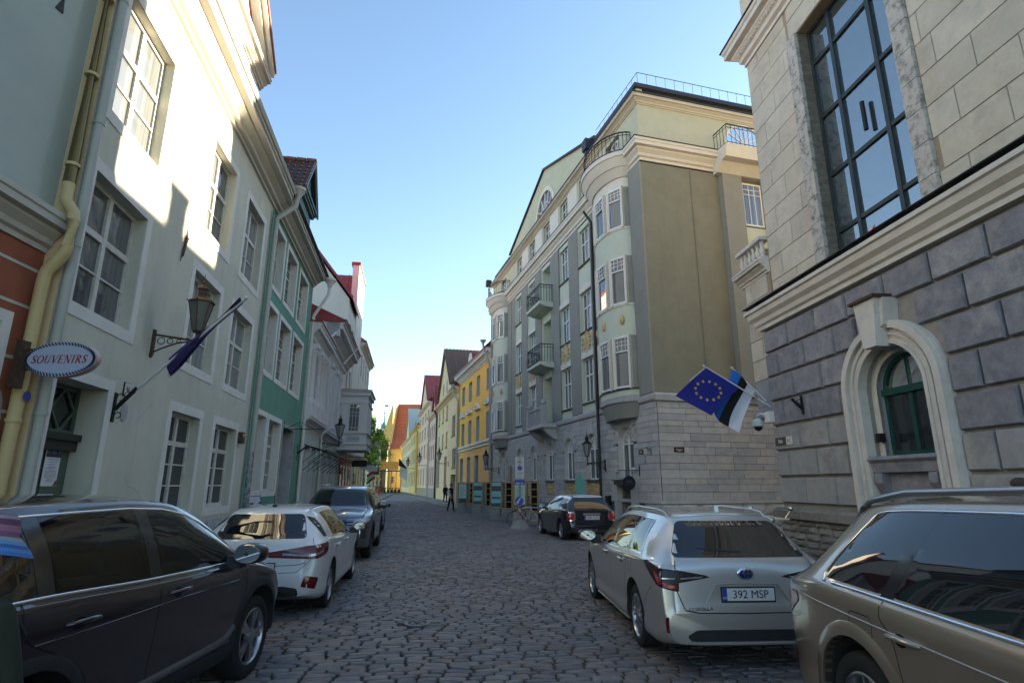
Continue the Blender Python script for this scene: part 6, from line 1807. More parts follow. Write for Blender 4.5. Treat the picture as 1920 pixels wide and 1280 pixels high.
# ---------------------------------------------------------------- shapes
S_crv = dict(zt=[(0,.62),(.03,.80),(.06,1.0),(.12,1.12),(.3,1.34),(.5,1.55),(.64,1.62),(1.2,1.672),(2.0,1.68),(2.5,1.65),(2.9,1.53),(3.3,1.29),(3.55,1.16),(3.7,1.11),(4.1,1.04),(4.4,.92),(4.53,.78),(4.6,.6)],
  zsh=[(0,1.05),(.8,1.15),(2,1.10),(3.3,1.06),(3.8,.97),(4.3,.84),(4.6,.55)], w=[(0,.74),(.06,.82),(.25,.89),(.7,.925),(3.8,.925),(4.2,.87),(4.45,.74),(4.6,.5)],
  wt=[(0,.66),(.12,.64),(.5,.56),(1.2,.60),(2.4,.60),(2.9,.62),(3.4,.72),(4.2,.66),(4.6,.4)], zb=[(0,.36),(.4,.27),(4.2,.25),(4.6,.3)], cr=[(0,.03),(.5,.05),(1.5,.06),(2.6,.06),(3.2,.05),(4.6,.05)],
  xr=1.0, xf=3.66, tr=.36, tw=.235, rim=.245, arch=.425, win=[(2.10,3.33,2.14,2.84),(1.14,2.0,1.16,2.05),(.58,1.02,.66,1.06)],
  cabin=[(.35,.55),(3.35,.55),(3.3,1.05),(2.75,1.48),(2.2,1.57),(.85,1.56),(.45,1.1)], rwin=[(-.62,1.16),(.62,1.16),(.50,1.52),(-.50,1.52)], fwin=[(-.70,1.20),(.70,1.20),(.56,1.58),(-.56,1.58)])
S_kia = dict(zt=[(0,.56),(.03,.70),(.05,.88),(.09,.98),(.2,1.08),(.42,1.29),(.55,1.385),(.8,1.425),(1.6,1.447),(2.1,1.43),(2.5,1.33),(3.05,1.03),(3.5,.94),(4.0,.82),(4.2,.7),(4.31,.5)],
  zsh=[(0,.93),(.6,1.0),(2,.94),(3,.90),(3.8,.78),(4.31,.45)], w=[(0,.70),(.05,.79),(.22,.86),(.6,.90),(3.4,.895),(3.9,.84),(4.2,.68),(4.31,.45)],
  wt=[(0,.62),(.12,.62),(.5,.53),(1.2,.56),(2.1,.56),(2.6,.60),(3.1,.70),(3.9,.64),(4.31,.35)], zb=[(0,.30),(.4,.2),(3.9,.18),(4.31,.24)], cr=[(0,.03),(.5,.05),(1.5,.05),(4.31,.05)],
  xr=.84, xf=3.49, tr=.318, tw=.22, rim=.215, win=[(1.88,3.02,1.9,2.45),(.92,1.78,1.0,1.82)], 
  cabin=[(.35,.5),(3.0,.5),(2.95,.9),(2.4,1.27),(1.9,1.35),(.75,1.33),(.4,.98)], rwin=[(-.62,1.02),(.62,1.02),(.50,1.33),(-.50,1.33)], fwin=[(-.68,1.06),(.68,1.06),(.52,1.36),(-.52,1.36)])
S_lr = dict(zt=[(0,.65),(.03,.85),(.07,1.08),(.14,1.2),(.3,1.42),(.45,1.60),(.6,1.67),(1.2,1.72),(2.2,1.715),(2.6,1.65),(3.2,1.27),(3.42,1.16),(3.9,1.12),(4.3,1.04),(4.48,.92),(4.57,.75),(4.6,.6)],
  zsh=[(0,1.1),(.8,1.16),(2,1.12),(3.2,1.10),(3.9,1.02),(4.4,.86),(4.6,.55)], w=[(0,.76),(.06,.85),(.25,.91),(.7,.95),(3.8,.95),(4.25,.91),(4.48,.82),(4.6,.62)],
  wt=[(0,.68),(.12,.66),(.5,.60),(1.2,.62),(2.4,.62),(2.9,.65),(3.4,.76),(4.2,.74),(4.6,.5)], zb=[(0,.36),(.4,.27),(4.2,.26),(4.6,.32)], cr=[(0,.03),(.5,.05),(1.5,.05),(4.6,.05)],
  xr=.96, xf=3.70, tr=.375, tw=.24, rim=.25, arch=.435, win=[(2.05,3.2,2.08,2.7),(1.1,1.95,1.12,1.98),(.5,.98,.56,1.0)],
  cabin=[(.35,.55),(3.25,.55),(3.2,1.1),(2.6,1.52),(2.2,1.61),(.75,1.6),(.42,1.15)], rwin=[(-.66,1.22),(.66,1.22),(.56,1.56),(-.56,1.56)], fwin=[(-.74,1.22),(.74,1.22),(.60,1.63),(-.60,1.63)])
S_mini = dict(zt=[(0,.52),(.03,.68),(.05,.90),(.09,1.0),(.2,1.17),(.32,1.33),(.42,1.39),(.7,1.415),(1.3,1.425),(2.0,1.40),(2.3,1.35),(2.85,1.0),(3.2,.94),(3.65,.85),(3.88,.7),(3.98,.5)],
  zsh=[(0,.93),(.6,.99),(2,.95),(2.8,.92),(3.5,.80),(3.98,.45)], w=[(0,.66),(.05,.75),(.2,.82),(.5,.862),(3.2,.862),(3.6,.80),(3.85,.66),(3.98,.45)],
  wt=[(0,.60),(.12,.60),(.4,.53),(1.2,.56),(2.1,.55),(2.5,.58),(2.9,.68),(3.6,.60),(3.98,.35)], zb=[(0,.28),(.4,.2),(3.6,.18),(3.98,.24)], cr=[(0,.03),(.4,.04),(1.5,.04),(3.98,.05)],
  xr=.70, xf=3.27, tr=.312, tw=.2, rim=.205, win=[(1.72,2.75,1.74,2.3,.02,.075),(.95,1.64,1.0,1.66,.02,.075),(.42,.88,.47,.92,.02,.075)],
  cabin=[(.3,.45),(2.75,.45),(2.7,.9),(2.2,1.25),(1.8,1.32),(.55,1.31),(.32,.98)], rwin=[(-.56,1.02),(.56,1.02),(.46,1.31),(-.46,1.31)], fwin=[(-.66,1.06),(.66,1.06),(.52,1.33),(-.52,1.33)])
S_cor = dict(zt=[(0,.58),(.02,.66),(.04,.90),(.07,1.0),(.14,1.06),(.3,1.22),(.47,1.37),(.56,1.42),(.9,1.45),(1.8,1.46),(2.3,1.435),(2.75,1.34),(3.35,1.03),(3.8,.95),(4.3,.83),(4.52,.72),(4.62,.6),(4.65,.5)],
  zsh=[(0,.96),(.6,1.0),(2,.95),(3.3,.91),(4.0,.82),(4.65,.45)], w=[(0,.80),(.03,.845),(.15,.88),(.5,.895),(3.6,.89),(4.2,.82),(4.5,.68),(4.65,.45)],
  wt=[(0,.72),(.12,.70),(.5,.57),(1.2,.585),(2.3,.57),(2.8,.60),(3.4,.70),(4.2,.62),(4.65,.35)], zb=[(0,.26),(.4,.19),(4.2,.17),(4.65,.24)], cr=[(0,.03),(.5,.05),(1.5,.05),(4.65,.05)],
  xr=1.0, xf=3.70, tr=.322, tw=.225, rim=.225, win=[(2.18,3.28,2.22,2.72),(1.36,2.1,1.4,2.14),(.74,1.28,.86,1.33)], waist=.03,
  cabin=[(.4,.5),(3.3,.5),(3.25,.9),(2.65,1.28),(2.1,1.36),(.8,1.35),(.45,1.0)], rwin=[(-.70,1.03),(.70,1.03),(.53,1.36),(-.53,1.36)], fwin=[(-.68,1.06),(.68,1.06),(.52,1.37),(-.52,1.37)])
S_q7 = dict(zt=[(0,.64),(.03,.82),(.06,1.0),(.12,1.12),(.3,1.30),(.55,1.53),(.75,1.64),(1.4,1.70),(2.3,1.715),(2.9,1.68),(3.35,1.54),(3.95,1.2),(4.15,1.12),(4.6,1.05),(4.9,.9),(5.05,.62)],
  zsh=[(0,1.04),(.7,1.12),(1.6,1.11),(3.8,1.07),(4.4,.95),(5.05,.55)], w=[(0,.80),(.06,.88),(.25,.95),(.7,.984),(4.1,.984),(4.7,.92),(4.95,.76),(5.05,.55)],
  wt=[(0,.72),(.12,.70),(.5,.60),(1.2,.62),(2.8,.63),(3.3,.68),(3.9,.78),(4.6,.72),(5.05,.45)], zb=[(0,.34),(.4,.27),(4.6,.25),(5.05,.3)], cr=[(0,.03),(.5,.05),(1.5,.06),(5.05,.05)],
  xr=1.06, xf=4.05, tr=.385, tw=.26, rim=.27, arch=.445, win=[(2.46,3.82,2.48,3.22),(1.42,2.36,1.56,2.4),(.72,1.33,.98,1.48)], waist=.03,
  cabin=[(.35,.55),(3.85,.55),(3.8,1.1),(3.2,1.5),(2.6,1.6),(.95,1.57),(.5,1.12)], rwin=[(-.70,1.15),(.70,1.15),(.56,1.52),(-.56,1.52)], fwin=[(-.76,1.22),(.76,1.22),(.62,1.6),(-.62,1.6)])
P_purple = paint('paint_plum', (.014, .008, .012), .2, .28, grime=.01)
P_white = paint('paint_white_car', (.66, .67, .68), .0, .35, grime=.06)
P_grey = paint('paint_grey', (.10, .105, .115), .55, .3)
P_sil2 = paint('paint_silver_dull', (.20, .19, .175), .5, .32)
P_black = paint('paint_navy_black', (.008, .009, .013), .1, .25)
P_silver = paint('paint_silver', (.52, .51, .49), .7, .36, grime=.08)
P_tan = paint('paint_bronze', (.40, .32, .235), .7, .30, grime=.06)
def ring(c, r, n=24, sx=1.): return [(c[0] + r * sx * math.cos(2*PI*k/n), c[1] + r * math.sin(2*PI*k/n)) for k in range(n)]
def trims(car, chrome_mode, x0, x1, mat=None, lo=.006, w=.022):
    c = car.c
    for md in ('left', 'right'):
        car.line([(x0 + (x1 - x0) * i / 12, c['zsh'](x0 + (x1 - x0) * i / 12) + lo) for i in range(13)], md, w, mat or M_chrome, 'belt_trim', .002, raise_=.006)
def arches(car, S, r0, r1, mat, name='arch_cladding', a0=-.12):
    for x in (S['xr'], S['xf']):
        for md in ('left', 'right'):
            zc = S['tr'] + .02
            o = [(x + r1 * math.cos(a), zc + r1 * math.sin(a)) for a in [a0 + (PI - 2 * a0) * k / 24 for k in range(25)]]
            i = [(x + r0 * math.cos(a), zc + r0 * math.sin(a)) for a in [a0 + (PI - 2 * a0) * k / 24 for k in range(25)]]
            # thin band projected on the flank
            m = MB(); rows = []
            for k in range(25):
                row = []
                for (p, of) in ((o[k], .001), ((o[k][0]*.7 + i[k][0]*.3, o[k][1]*.7 + i[k][1]*.3), .013), (i[k], .014)):
                    h = car.ray(md, *p)
                    if h: row.append(h[0] + Vector((0, (1 if md == 'left' else -1) * of, 0)))
                if len(row) == 3:
                    row.append(row[-1] + Vector((0, (-1 if md == 'left' else 1) * .06, 0))); rows.append(row)
            if len(rows) > 3: m.grid(rows); m.build(name, mat, car.root, smooth=50)

# ================================================================ CR-V size dark SUV (left foreground)
hd = rad(89)
car = build_car('parked_suv', 'dark plum SUV with chrome window trim in the left foreground', S_crv, P_purple, (-2.57, 5.9), hd, (S_crv['xf'], -(.925 - .1425)), dict(rimstyle='5y'))
trims(car, 0, .52, 3.36)
for md in ('left', 'right'):
    e = car.edge
    car.line([(.62, 1.18), (.60, 1.25)] + [(x, e(x) - .045) for x in (.66, .8, 1.1, 1.5, 2.0, 2.4, 2.7, 2.9, 3.1, 3.25)] + [(3.36, 1.09)], md, .022, M_chrome, 'roof_trim', .002, curve=False, raise_=.006)
    for (a, b_) in ((1.99, 2.12), (1.03, 1.15)):
        t = a + .03
        car.patch('pillar', [(a, car.c['zsh'](a) + .018), (b_, car.c['zsh'](b_) + .018), (b_ + .05, e(b_) - .05), (a + .05, e(a) - .05)], md, M_gloss, .0035)
    car.line([(2.07, 1.12), (2.05, .9), (2.02, .6), (2.02, .36)], md, .008, M_gap)
    car.line([(3.33, 1.07), (3.36, .9), (3.33, .62), (3.25, .38)], md, .008, M_gap)
    car.line([(.92, 1.15), (.93, .98), (1.2, .83), (1.42, .66), (1.46, .45), (1.45, .36)], md, .008, M_gap)
    car.line([(1.0, .93), (1.6, .925), (2.4, .93), (3.2, .92)], md, .012, P_purple, 'crease', .001, raise_=.004)
    for x in (1.33, 2.3): car.handle(x, .985, md, P_purple, .24)
    car.patch('sill_cladding', [(1.45, .30), (3.22, .30), (3.24, .42), (1.43, .42)], md, M_plast, .012)
    car.line([(1.5, .45), (2.3, .455), (3.0, .47), (3.2, .54)], md, .055, pm('sill_silver', (.20, .20, .21), .4, .1, 8, 0, metal=.7), 'sill_trim', .012, raise_=.008)
arches(car, S_crv, .425, .50, M_plast)
for sg in (1, -1): car.mirror(3.08, 1.13, .90, sg, P_purple, (.10, .12, .085))
car.seats([(2.0, -.36), (2.0, .36), (1.15, -.38), (1.15, .38)], .62)
b = MB(); b.prism([(2.95, .75), (3.32, .75), (3.3, 1.08), (3.1, 1.1), (2.9, .95)], 'y', -.7, .7); b.build('dashboard', M_seat, car.root)
b = MB(); b.tube([(2.72 + .05 * math.sin(t), .36 + .18 * math.cos(t), 1.02 + .18 * math.sin(t)) for t in [2*PI*k/20 for k in range(21)]], .014, 6, cap=False); b.build('steering_wheel', M_plast, car.root, smooth=40)
b = MB(); b.ell((2.85, 0, 1.42), (.02, .13, .04), 10, 6, 0, .7); b.build('rear_view_mirror', M_plast, car.root)
for sg in ('fl', 'fr'): car.patch('headlamp', [(-.28, .86), (.38, .93), (.42, .99), (-.2, .95)], sg, M_lclear, .004)
car.patch('grille', round_poly([(-.5, .62), (.5, .62), (.56, .84), (-.56, .84)], .05), 'front', M_gloss, .004)

# ================================================================ white hatchback
hd = rad(90 + 7.7)
car = build_car('parked_hatchback', 'white hatchback parked behind the plum SUV on the left', S_kia, P_white, (-2.80, 9.02), hd, (S_kia['xr'], -(.90 - .135)), dict(rimstyle='5y', glass=G_priv, glass_rear=G_priv))
trims(car, 0, .9, 3.0, M_chrome, .004, .014)
for md in ('left', 'right'):
    car.line([(1.84, .97), (1.86, .8), (1.83, .5), (1.80, .26)], md, .007, M_gap)
    car.line([(3.02, .9), (3.05, .75), (3.02, .5), (2.98, .26)], md, .007, M_gap)
    car.line([(.80, 1.0), (.98, .85), (1.16, .66), (1.24, .45), (1.25, .26)], md, .007, M_gap)
    e = car.edge
    car.patch('pillar', [(1.77, .965), (1.89, .965), (1.93, e(1.9) - .05), (1.8, e(1.8) - .05)], md, M_gloss, .0035)
    for x in (1.12, 2.08): car.handle(x, .86, md, P_white, .2)
    car.patch('rear_quarter_gloss', [(.40, 1.02), (.52, 1.03), (.62, 1.27), (.50, 1.30)], md, M_gloss, .003)
for sg in (1, -1): car.mirror(2.78, .98, .88, sg, M_gloss if sg < 0 else P_white, (.085, .11, .075))
for md, sg in (('rl', 1), ('rr', -1)):
    car.patch('tail_lamp', round_poly([(-.50, .79), (-.05, .76), (.25, .82), (.28, .96), (-.1, .93), (-.52, .85)], .05), md, M_lred, .006)
    car.line([(-.36, .83), (-.1, .81), (.1, .86)], md, .03, M_lclear, 'lamp_strip', .008)
    car.patch('rear_reflector', round_poly([(-.20, .42), (-.02, .38), (.03, .52), (-.16, .56)], .03), md, M_lred, .006)
car.line([(-.66, .72), (-.5, .69), (0, .685), (.5, .69), (.66, .72)], 'rear', .008, M_gap)
car.line([(-.70, 1.02), (-.74, .92), (-.72, .75), (-.55, .60), (0, .585), (.55, .60), (.72, .75), (.74, .92), (.70, 1.02)], 'rear', .007, M_gap, curve=False)
car.patch('rear_valance', round_poly([(-.6, .30), (.6, .30), (.58, .40), (.4, .43), (-.4, .43), (-.58, .40)], .04), 'rear', M_plast, .006)
for y in (-.42, .42):
    car.patch('exhaust', round_poly([(y - .09, .31), (y + .09, .31), (y + .08, .37), (y - .08, .37)], .03), 'rear', M_chrome, .014)
car.plate('rear', .66, '', yc=0)
tx = put_text('482 BPK', .105, M_ink, car.root, (car.ray('rear', 0, .66)[0].x - .0235, -.02, .658), Euler((PI/2, 0, -PI/2)), extrude=.001); tx.name = 'plate_lettering'
b = MB(); h = car.ray('rear', 0, .87)[0]; b.ell((h.x - .004, 0, .87), (.012, .085, .042), 16, 8); b.build('badge', M_chrome, car.root, smooth=60)
b = MB(); b.ell((h.x - .010, 0, .87), (.012, .07, .031), 16, 8); b.build('badge_face', M_gloss, car.root, smooth=60)
put_text('KIA', .045, M_chrome, car.root, (h.x - .0235, 0, .87), Euler((PI/2, 0, -PI/2)), extrude=.001)
b = MB(); zr = car.c['zt'](.75); b.tube([(.78, 0, zr - .01), (.68, 0, zr + .2)], [.006, .002], 6); b.lathe([(.04, -.02), (.03, .03), (.001, .04)], 10, 0, (.78, 0, zr)); b.build('aerial', M_plast, car.root)
b = MB(); h = car.ray('rear', 0, 1.06)[0]; b.tube([(h.x + .01, 0, 1.045), (h.x + .02, -.1, 1.06), (h.x + .06, -.42, 1.10)], [.02, .012, .008], 6); b.build('rear_wiper', M_plast, car.root)
b = MB()
for y in (-.52, .52): 
    car.line([(x, y) for x in (.7, 1.0, 1.4, 1.8, 2.2)], 'top', .02, M_gloss, 'roof_gutter', .002)
car.seats([(1.75, -.34), (1.75, .34)], .44)

# ================================================================ grey SUV facing the camera
hd = rad(-90 + 8.5)
car = build_car('parked_suv', 'grey SUV facing the camera behind the white hatchback', S_lr, P_grey, (-3.62, 14.95), hd, (S_lr['xf'], .95 - .145), dict(rimstyle='dark'))
trims(car, 0, .5, 3.2, M_gloss, .004, .02)
for md in ('left', 'right'):
    e = car.edge
    for (a, b_) in ((1.94, 2.07), (.97, 1.11)): car.patch('pillar', [(a, 1.145), (b_, 1.145), (b_ + .03, e(b_) - .05), (a + .03, e(a) - .05)], md, M_gloss, .0035)
    car.line([(2.0, 1.14), (2.0, .7), (1.98, .36)], md, .008, M_gap); car.line([(3.2, 1.1), (3.25, .8), (3.2, .4)], md, .008, M_gap)
    for x in (1.3, 2.25): car.handle(x, 1.0, md, P_grey, .22)
    car.patch('sill_cladding', [(1.42, .30), (3.25, .30), (3.25, .40), (1.42, .40)], md, M_plast, .012)
arches(car, S_lr, .435, .50, M_plast)
for sg in (1, -1): car.mirror(3.0, 1.20, .93, sg, P_grey, (.10, .13, .09))
car.patch('grille', round_poly([(-.52, .80), (.52, .80), (.56, .92), (-.56, .92)], .03), 'front', M_gloss, .006)
car.patch('bumper_black', round_poly([(-.66, .34), (.66, .34), (.7, .5), (-.7, .5)], .05), 'front', M_plast, .008)
for md in ('fl', 'fr'):
    car.patch('headlamp', round_poly([(-.34, .82), (.20, .90), (.32, .98), (-.30, .94)], .03), md, M_lclear, .006)
    car.patch('air_intake', round_poly([(-.20, .50), (.02, .52), (.02, .74), (-.16, .72)], .03), md, M_plast, .006)
    car.line([(-.14, .54), (-.12, .72)], md, .02, M_chrome, 'intake_blade', .008)
car.plate('front', .58, '', yc=0)
hx = 4.33
for k, ch in enumerate('DISCOVERY'):
    hh = car.ray('front', -.36 + k * .09, .985)
    if hh: put_text(ch, .045, M_gloss, car.root, (hh[0].x + .006, -.36 + k * .09, .985), Euler((PI/2 - .35, 0, PI/2)), extrude=.002)
for sg in (-1, 1):
    b = MB(); b.tube([(.8, sg * .58, 1.70), (1.0, sg * .58, 1.745), (2.2, sg * .58, 1.745), (2.4, sg * .58, 1.70)], .014, 6); b.build('roof_rail', M_chrome, car.root, smooth=40)
car.seats([(2.05, -.38), (2.05, .38), (1.2, 0)], .65)
b = MB(); b.prism([(2.95, .75), (3.2, .75), (3.2, 1.1), (3.05, 1.13), (2.85, 1.0)], 'y', -.7, .7); b.build('dashboard', M_seat, car.root)

# ================================================================ second car nose-on behind the grey SUV
hd = rad(-90 + 9)
car = build_car('parked_hatchback', 'dull silver car mostly hidden behind the grey SUV', S_kia, P_sil2, (-4.75, 20.9), hd, (S_kia['xf'], .90 - .135), dict(rimstyle='dark', glass=G_priv, glass_rear=G_priv))
trims(car, 0, .9, 3.0, M_chrome, .004, .014)
for sg in (1, -1): car.mirror(2.78, .99, .88, sg, M_gloss, (.09, .12, .08))
for md in ('left', 'right'):
    car.line([(1.84, .97), (1.86, .8), (1.83, .5), (1.80, .26)], md, .007, M_gap)
    for x in (1.12, 2.08): car.handle(x, .86, md, P_sil2, .2)
for md in ('fl', 'fr'): car.patch('headlamp', round_poly([(-.4, .66), (.2, .74), (.3, .80), (-.3, .78)], .03), md, M_lclear, .005)
car.patch('grille', round_poly([(-.4, .5), (.4, .5), (.44, .62), (-.44, .62)], .04), 'front', M_gloss, .005)

# ================================================================ small black car with white roof
hd = rad(90 + 12.3)
car = build_car('parked_small_car', 'small black car with white roof in front of the exhibition panels', S_mini, P_black, (1.67, 19.35), hd, (S_mini['xr'], .862 - .125), dict(rimstyle='5', glass=G_priv, glass_rear=G_priv))
trims(car, 0, .3, 2.78, M_chrome, .004, .016)
e = car.edge
car.patch('roof_panel', [(x, y) for x, y in [(.40, -.48), (1.2, -.535), (2.1, -.52), (2.28, -.46), (2.28, .46), (2.1, .52), (1.2, .535), (.40, .48)]], 'top', P_white, .008)
car.patch('roof_edge', [(-.50, 1.335), (.50, 1.335), (.46, 1.40), (-.46, 1.40)], 'rear', P_white, .009)
for md in ('left', 'right'): car.patch('roof_edge', [(x, e(x) - .075) for x in (.36, .6, 1.0, 1.5, 2.0, 2.3)] + [(x, e(x) - .008) for x in (2.3, 2.0, 1.5, 1.0, .6, .38)], md, P_white, .007)
for md in ('left', 'right'):
    for (a, b_) in ((1.63, 1.73), (.87, .96)): car.patch('pillar', [(a, .985), (b_, .985), (b_ + .02, e(b_) - .07), (a + .02, e(a) - .07)], md, M_gloss, .0035)
    car.line([(1.68, .97), (1.68, .6), (1.66, .28)], md, .007, M_gap); car.line([(2.78, .93), (2.8, .6), (2.75, .3)], md, .007, M_gap)
    for x in (1.05, 1.88): car.handle(x, .88, md, M_chrome, .17)
arches(car, S_mini, .368, .42, M_plast)
for sg in (1, -1): car.mirror(2.55, 1.0, .84, sg, P_black, (.08, .10, .075))
for md in ('rl', 'rr'):
    car.patch('tail_lamp_ring', round_poly([(-.20, .63), (.05, .63), (.06, .90), (-.19, .90)], .07), md, M_chrome, .007)
    car.patch('tail_lamp', round_poly([(-.18, .655), (.03, .655), (.04, .875), (-.17, .875)], .06), md, M_lredb, .012)
car.patch('tailgate_bar', round_poly([(-.30, .80), (.30, .80), (.28, .86), (-.28, .86)], .02), 'rear', M_chrome, .016)
car.plate('rear', .725, '400 TGP', .5)
car.line([(-.6, .95), (-.62, .75), (-.55, .58), (0, .56), (.55, .58), (.62, .75), (.6, .95)], 'rear', .008, M_gap, curve=False)
car.patch('rear_valance', round_poly([(-.55, .28), (.55, .28), (.55, .37), (-.55, .37)], .03), 'rear', M_plast, .006)
car.patch('fog_lamp', round_poly([(-.17, .33), (.17, .33), (.16, .39), (-.16, .39)], .02), 'rear', M_chrome, .010); car.patch('fog_lamp_lens', round_poly([(-.14, .342), (.14, .342), (.13, .378), (-.13, .378)], .015), 'rear', M_lred, .014)
car.patch('exhaust', ring((.42, .33), .035), 'rear', M_chrome, .012)
b = MB(); b.tube([(.5, 0, 1.405), (.42, 0, 1.55)], [.006, .002], 6); b.build('aerial', M_plast, car.root)
car.seats([(1.75, -.32), (1.75, .32)], .42)

# ================================================================ silver estate (right)
hd = rad(90 + 3)
car = build_car('parked_estate_car', 'silver estate car seen from behind on the right, roof rails and plate', S_cor, P_silver, (1.515, 6.98), hd, (S_cor['xr'], .895 - .1375), dict(rimstyle='multi', glass=G_priv, glass_rear=G_priv))
trims(car, 0, .72, 3.3, M_chrome, .004, .016)
for md in ('left', 'right'):
    e = car.edge
    car.line([(.73, 1.02), (.80, 1.15)] + [(x, e(x) - .048) for x in (.9, 1.1, 1.4, 1.8, 2.2, 2.6, 2.9, 3.1)] + [(3.3, .95)], md, .014, M_chrome, 'roof_trim', .002, curve=False, raise_=.005)
    for (a, b_) in ((2.09, 2.19), (1.27, 1.37)): car.patch('pillar', [(a, .985), (b_, .985), (b_ + .05, e(b_) - .05), (a + .05, e(a) - .05)], md, M_gloss, .0035)
    car.line([(2.14, .97), (2.16, .8), (2.12, .5), (2.1, .24)], md, .007, M_gap)
    car.line([(3.3, .92), (3.34, .75), (3.3, .5), (3.2, .24)], md, .007, M_gap)
    car.line([(1.26, 1.0), (1.28, .86), (1.36, .7), (1.42, .5), (1.42, .24)], md, .007, M_gap)
    for x in (1.55, 2.42): car.handle(x, .86, md, P_silver, .2)
    car.line([(.62, .40), (.58, .52), (.40, .66), (.25, .75)], md, .006, M_gap)
    car.line([(1.05, .80), (1.05, .92), (1.09, .96), (1.19, .96), (1.22, .92), (1.2, .80), (1.14, .76), (1.08, .77)], md, .005, M_gap, closed=True) if md == 'left' else None
    car.line([(1.4, .20), (2.3, .2), (3.25, .2)], md, .045, P_silver, 'side_skirt', .006, raise_=.012)
    car.line([(.30, .985), (.9, .93), (1.5, .90), (2.5, .87), (3.4, .84)], md, .012, P_silver, 'crease', .0, raise_=.004)
for sg in (1, -1):
    car.mirror(2.98, .99, .88, sg, M_gloss, (.085, .12, .08))
    b = MB(); pts = [(x, sg * (car.c['wt'](x) - .015), e(x) + dz) for x, dz in ((.62, .0), (.74, .045), (1.0, .058), (1.8, .06), (2.3, .055), (2.5, .0))]
    b.tube(pts, [.012, .016, .016, .016, .016, .012], 8); b.build('roof_rail', M_chrome if False else P_silver, car.root, smooth=50)
for md in ('rl', 'rr'):
    car.patch('tail_lamp', round_poly([(-.13, .72), (.06, .78), (.36, .955), (.30, .975), (-.13, .915)], .02), md, M_lsmoke, .007)
    car.patch('tail_lamp_glow', round_poly([(-.10, .745), (.04, .79), (.12, .90), (.07, .90), (.0, .81), (-.10, .78)], .01), md, M_lredb, .010)
    car.line([(-.10, .842), (.06, .848)], md, .012, M_lclear, 'lamp_strip', .011)
    car.patch('rear_reflector', [(-.06, .36), (-.03, .36), (-.03, .50), (-.06, .50)], md, M_lred, .006)
for sg in (1, -1):
    car.patch('tailgate_lamp', round_poly([(sg * .36, .855), (sg * .70, .80), (sg * .70, .925), (sg * .42, .875)], .012), 'rear', M_lsmoke, .007)
    car.line([(sg * .44, .856), (sg * .66, .842)], 'rear', .012, M_lclear, 'lamp_strip', .010)
car.line([(-.69, 1.0), (-.71, .88), (-.70, .72), (-.64, .56), (-.5, .535), (0, .53), (.5, .535), (.64, .56), (.70, .72), (.71, .88), (.69, 1.0)], 'rear', .010, M_gap, curve=False)
car.patch('plate_recess', round_poly([(-.40, .60), (.40, .60), (.32, .80), (-.32, .80)], .03), 'rear', P_silver, .002, skirt=0)
car.line([(-.42, .62), (-.31, .79), (0, .80), (.31, .79), (.42, .62)], 'rear', .012, P_silver, 'recess_edge', .002, curve=False, raise_=.010)
pl = car.plate('rear', .70, '392 MSP')
h = car.ray('rear', 0, .885)[0]
b = MB(); b.ell((h.x - .004, 0, .885), (.012, .085, .058), 20, 8); bd = b.build('badge', M_chrome, car.root, smooth=60)
b = MB(); b.ell((h.x - .009, 0, .885), (.012, .076, .050), 20, 8); b.build('badge_face', pm('badge_blue', (.01, .03, .14), .2, .1, 5, 0), bd, smooth=60)
for (rx, rz_, cz) in ((.062, .020, .905), (.022, .045, .888), (.072, .048, .885)):
    b = MB(); b.tube([(h.x - .0225 + (.004 if rx > .07 else 0), rx * math.cos(t), cz + rz_ * math.sin(t)) for t in [2*PI*k/24 for k in range(25)]], .0045, 5, cap=False); b.build('badge_ring', M_chrome, bd, smooth=50)
hh = car.ray('rear', .52, .575)[0]; put_text('COROLLA', .042, M_chrome, car.root, (hh.x - .03, .50, .575), Euler((PI/2, 0, -PI/2 + .18)), extrude=.003, shear=.15).scale = (1.35, 1, 1)
hh = car.ray('rear', -.5, .575)[0]; put_text('HYBRID', .034, M_chrome, car.root, (hh.x - .03, -.50, .575), Euler((PI/2, 0, -PI/2 - .18)), extrude=.003).scale = (1.2, 1, 1)
hh = car.ray('rear', .48, .545)[0]; 
car.patch('rear_valance', round_poly([(-.60, .285), (.60, .285), (.64, .33), (.54, .385), (-.54, .385), (-.64, .33)], .03), 'rear', M_plast, .006)
car.line([(-.62, .275), (-.5, .268), (0, .265), (.5, .268), (.62, .275)], 'rear', .035, P_silver, 'bumper_lip', .004, raise_=.012)
b = MB(); hx_ = car.ray('rear', 0, 1.09)[0]; b.tube([(hx_.x + .0, .06, 1.068), (hx_.x - .012, -.02, 1.075), (hx_.x + .015, .35, 1.10)], [.018, .016, .007], 6); b.tube([(hx_.x - .008, 0, 1.072), (hx_.x + .0, .2, 1.088), (hx_.x + .03, .42, 1.108)], [.02, .012, .008], 6); b.build('rear_wiper', M_plast, car.root, smooth=40)
car.line([(-.50, 1.405), (0, 1.425), (.50, 1.405)], 'rear', .05, P_silver, 'spoiler', .01, raise_=.012)
zr = car.c['zt'](.72); b = MB(); b.prism([(.62, zr - .01), (.86, zr - .012), (.66, zr + .075), (.63, zr + .075)], 'y', -.022, .022); b.build('shark_fin', P_silver, car.root, smooth=30)
for y in (-.35, .1): pass
car.seats([(1.9, -.36), (1.9, .36)], .45)

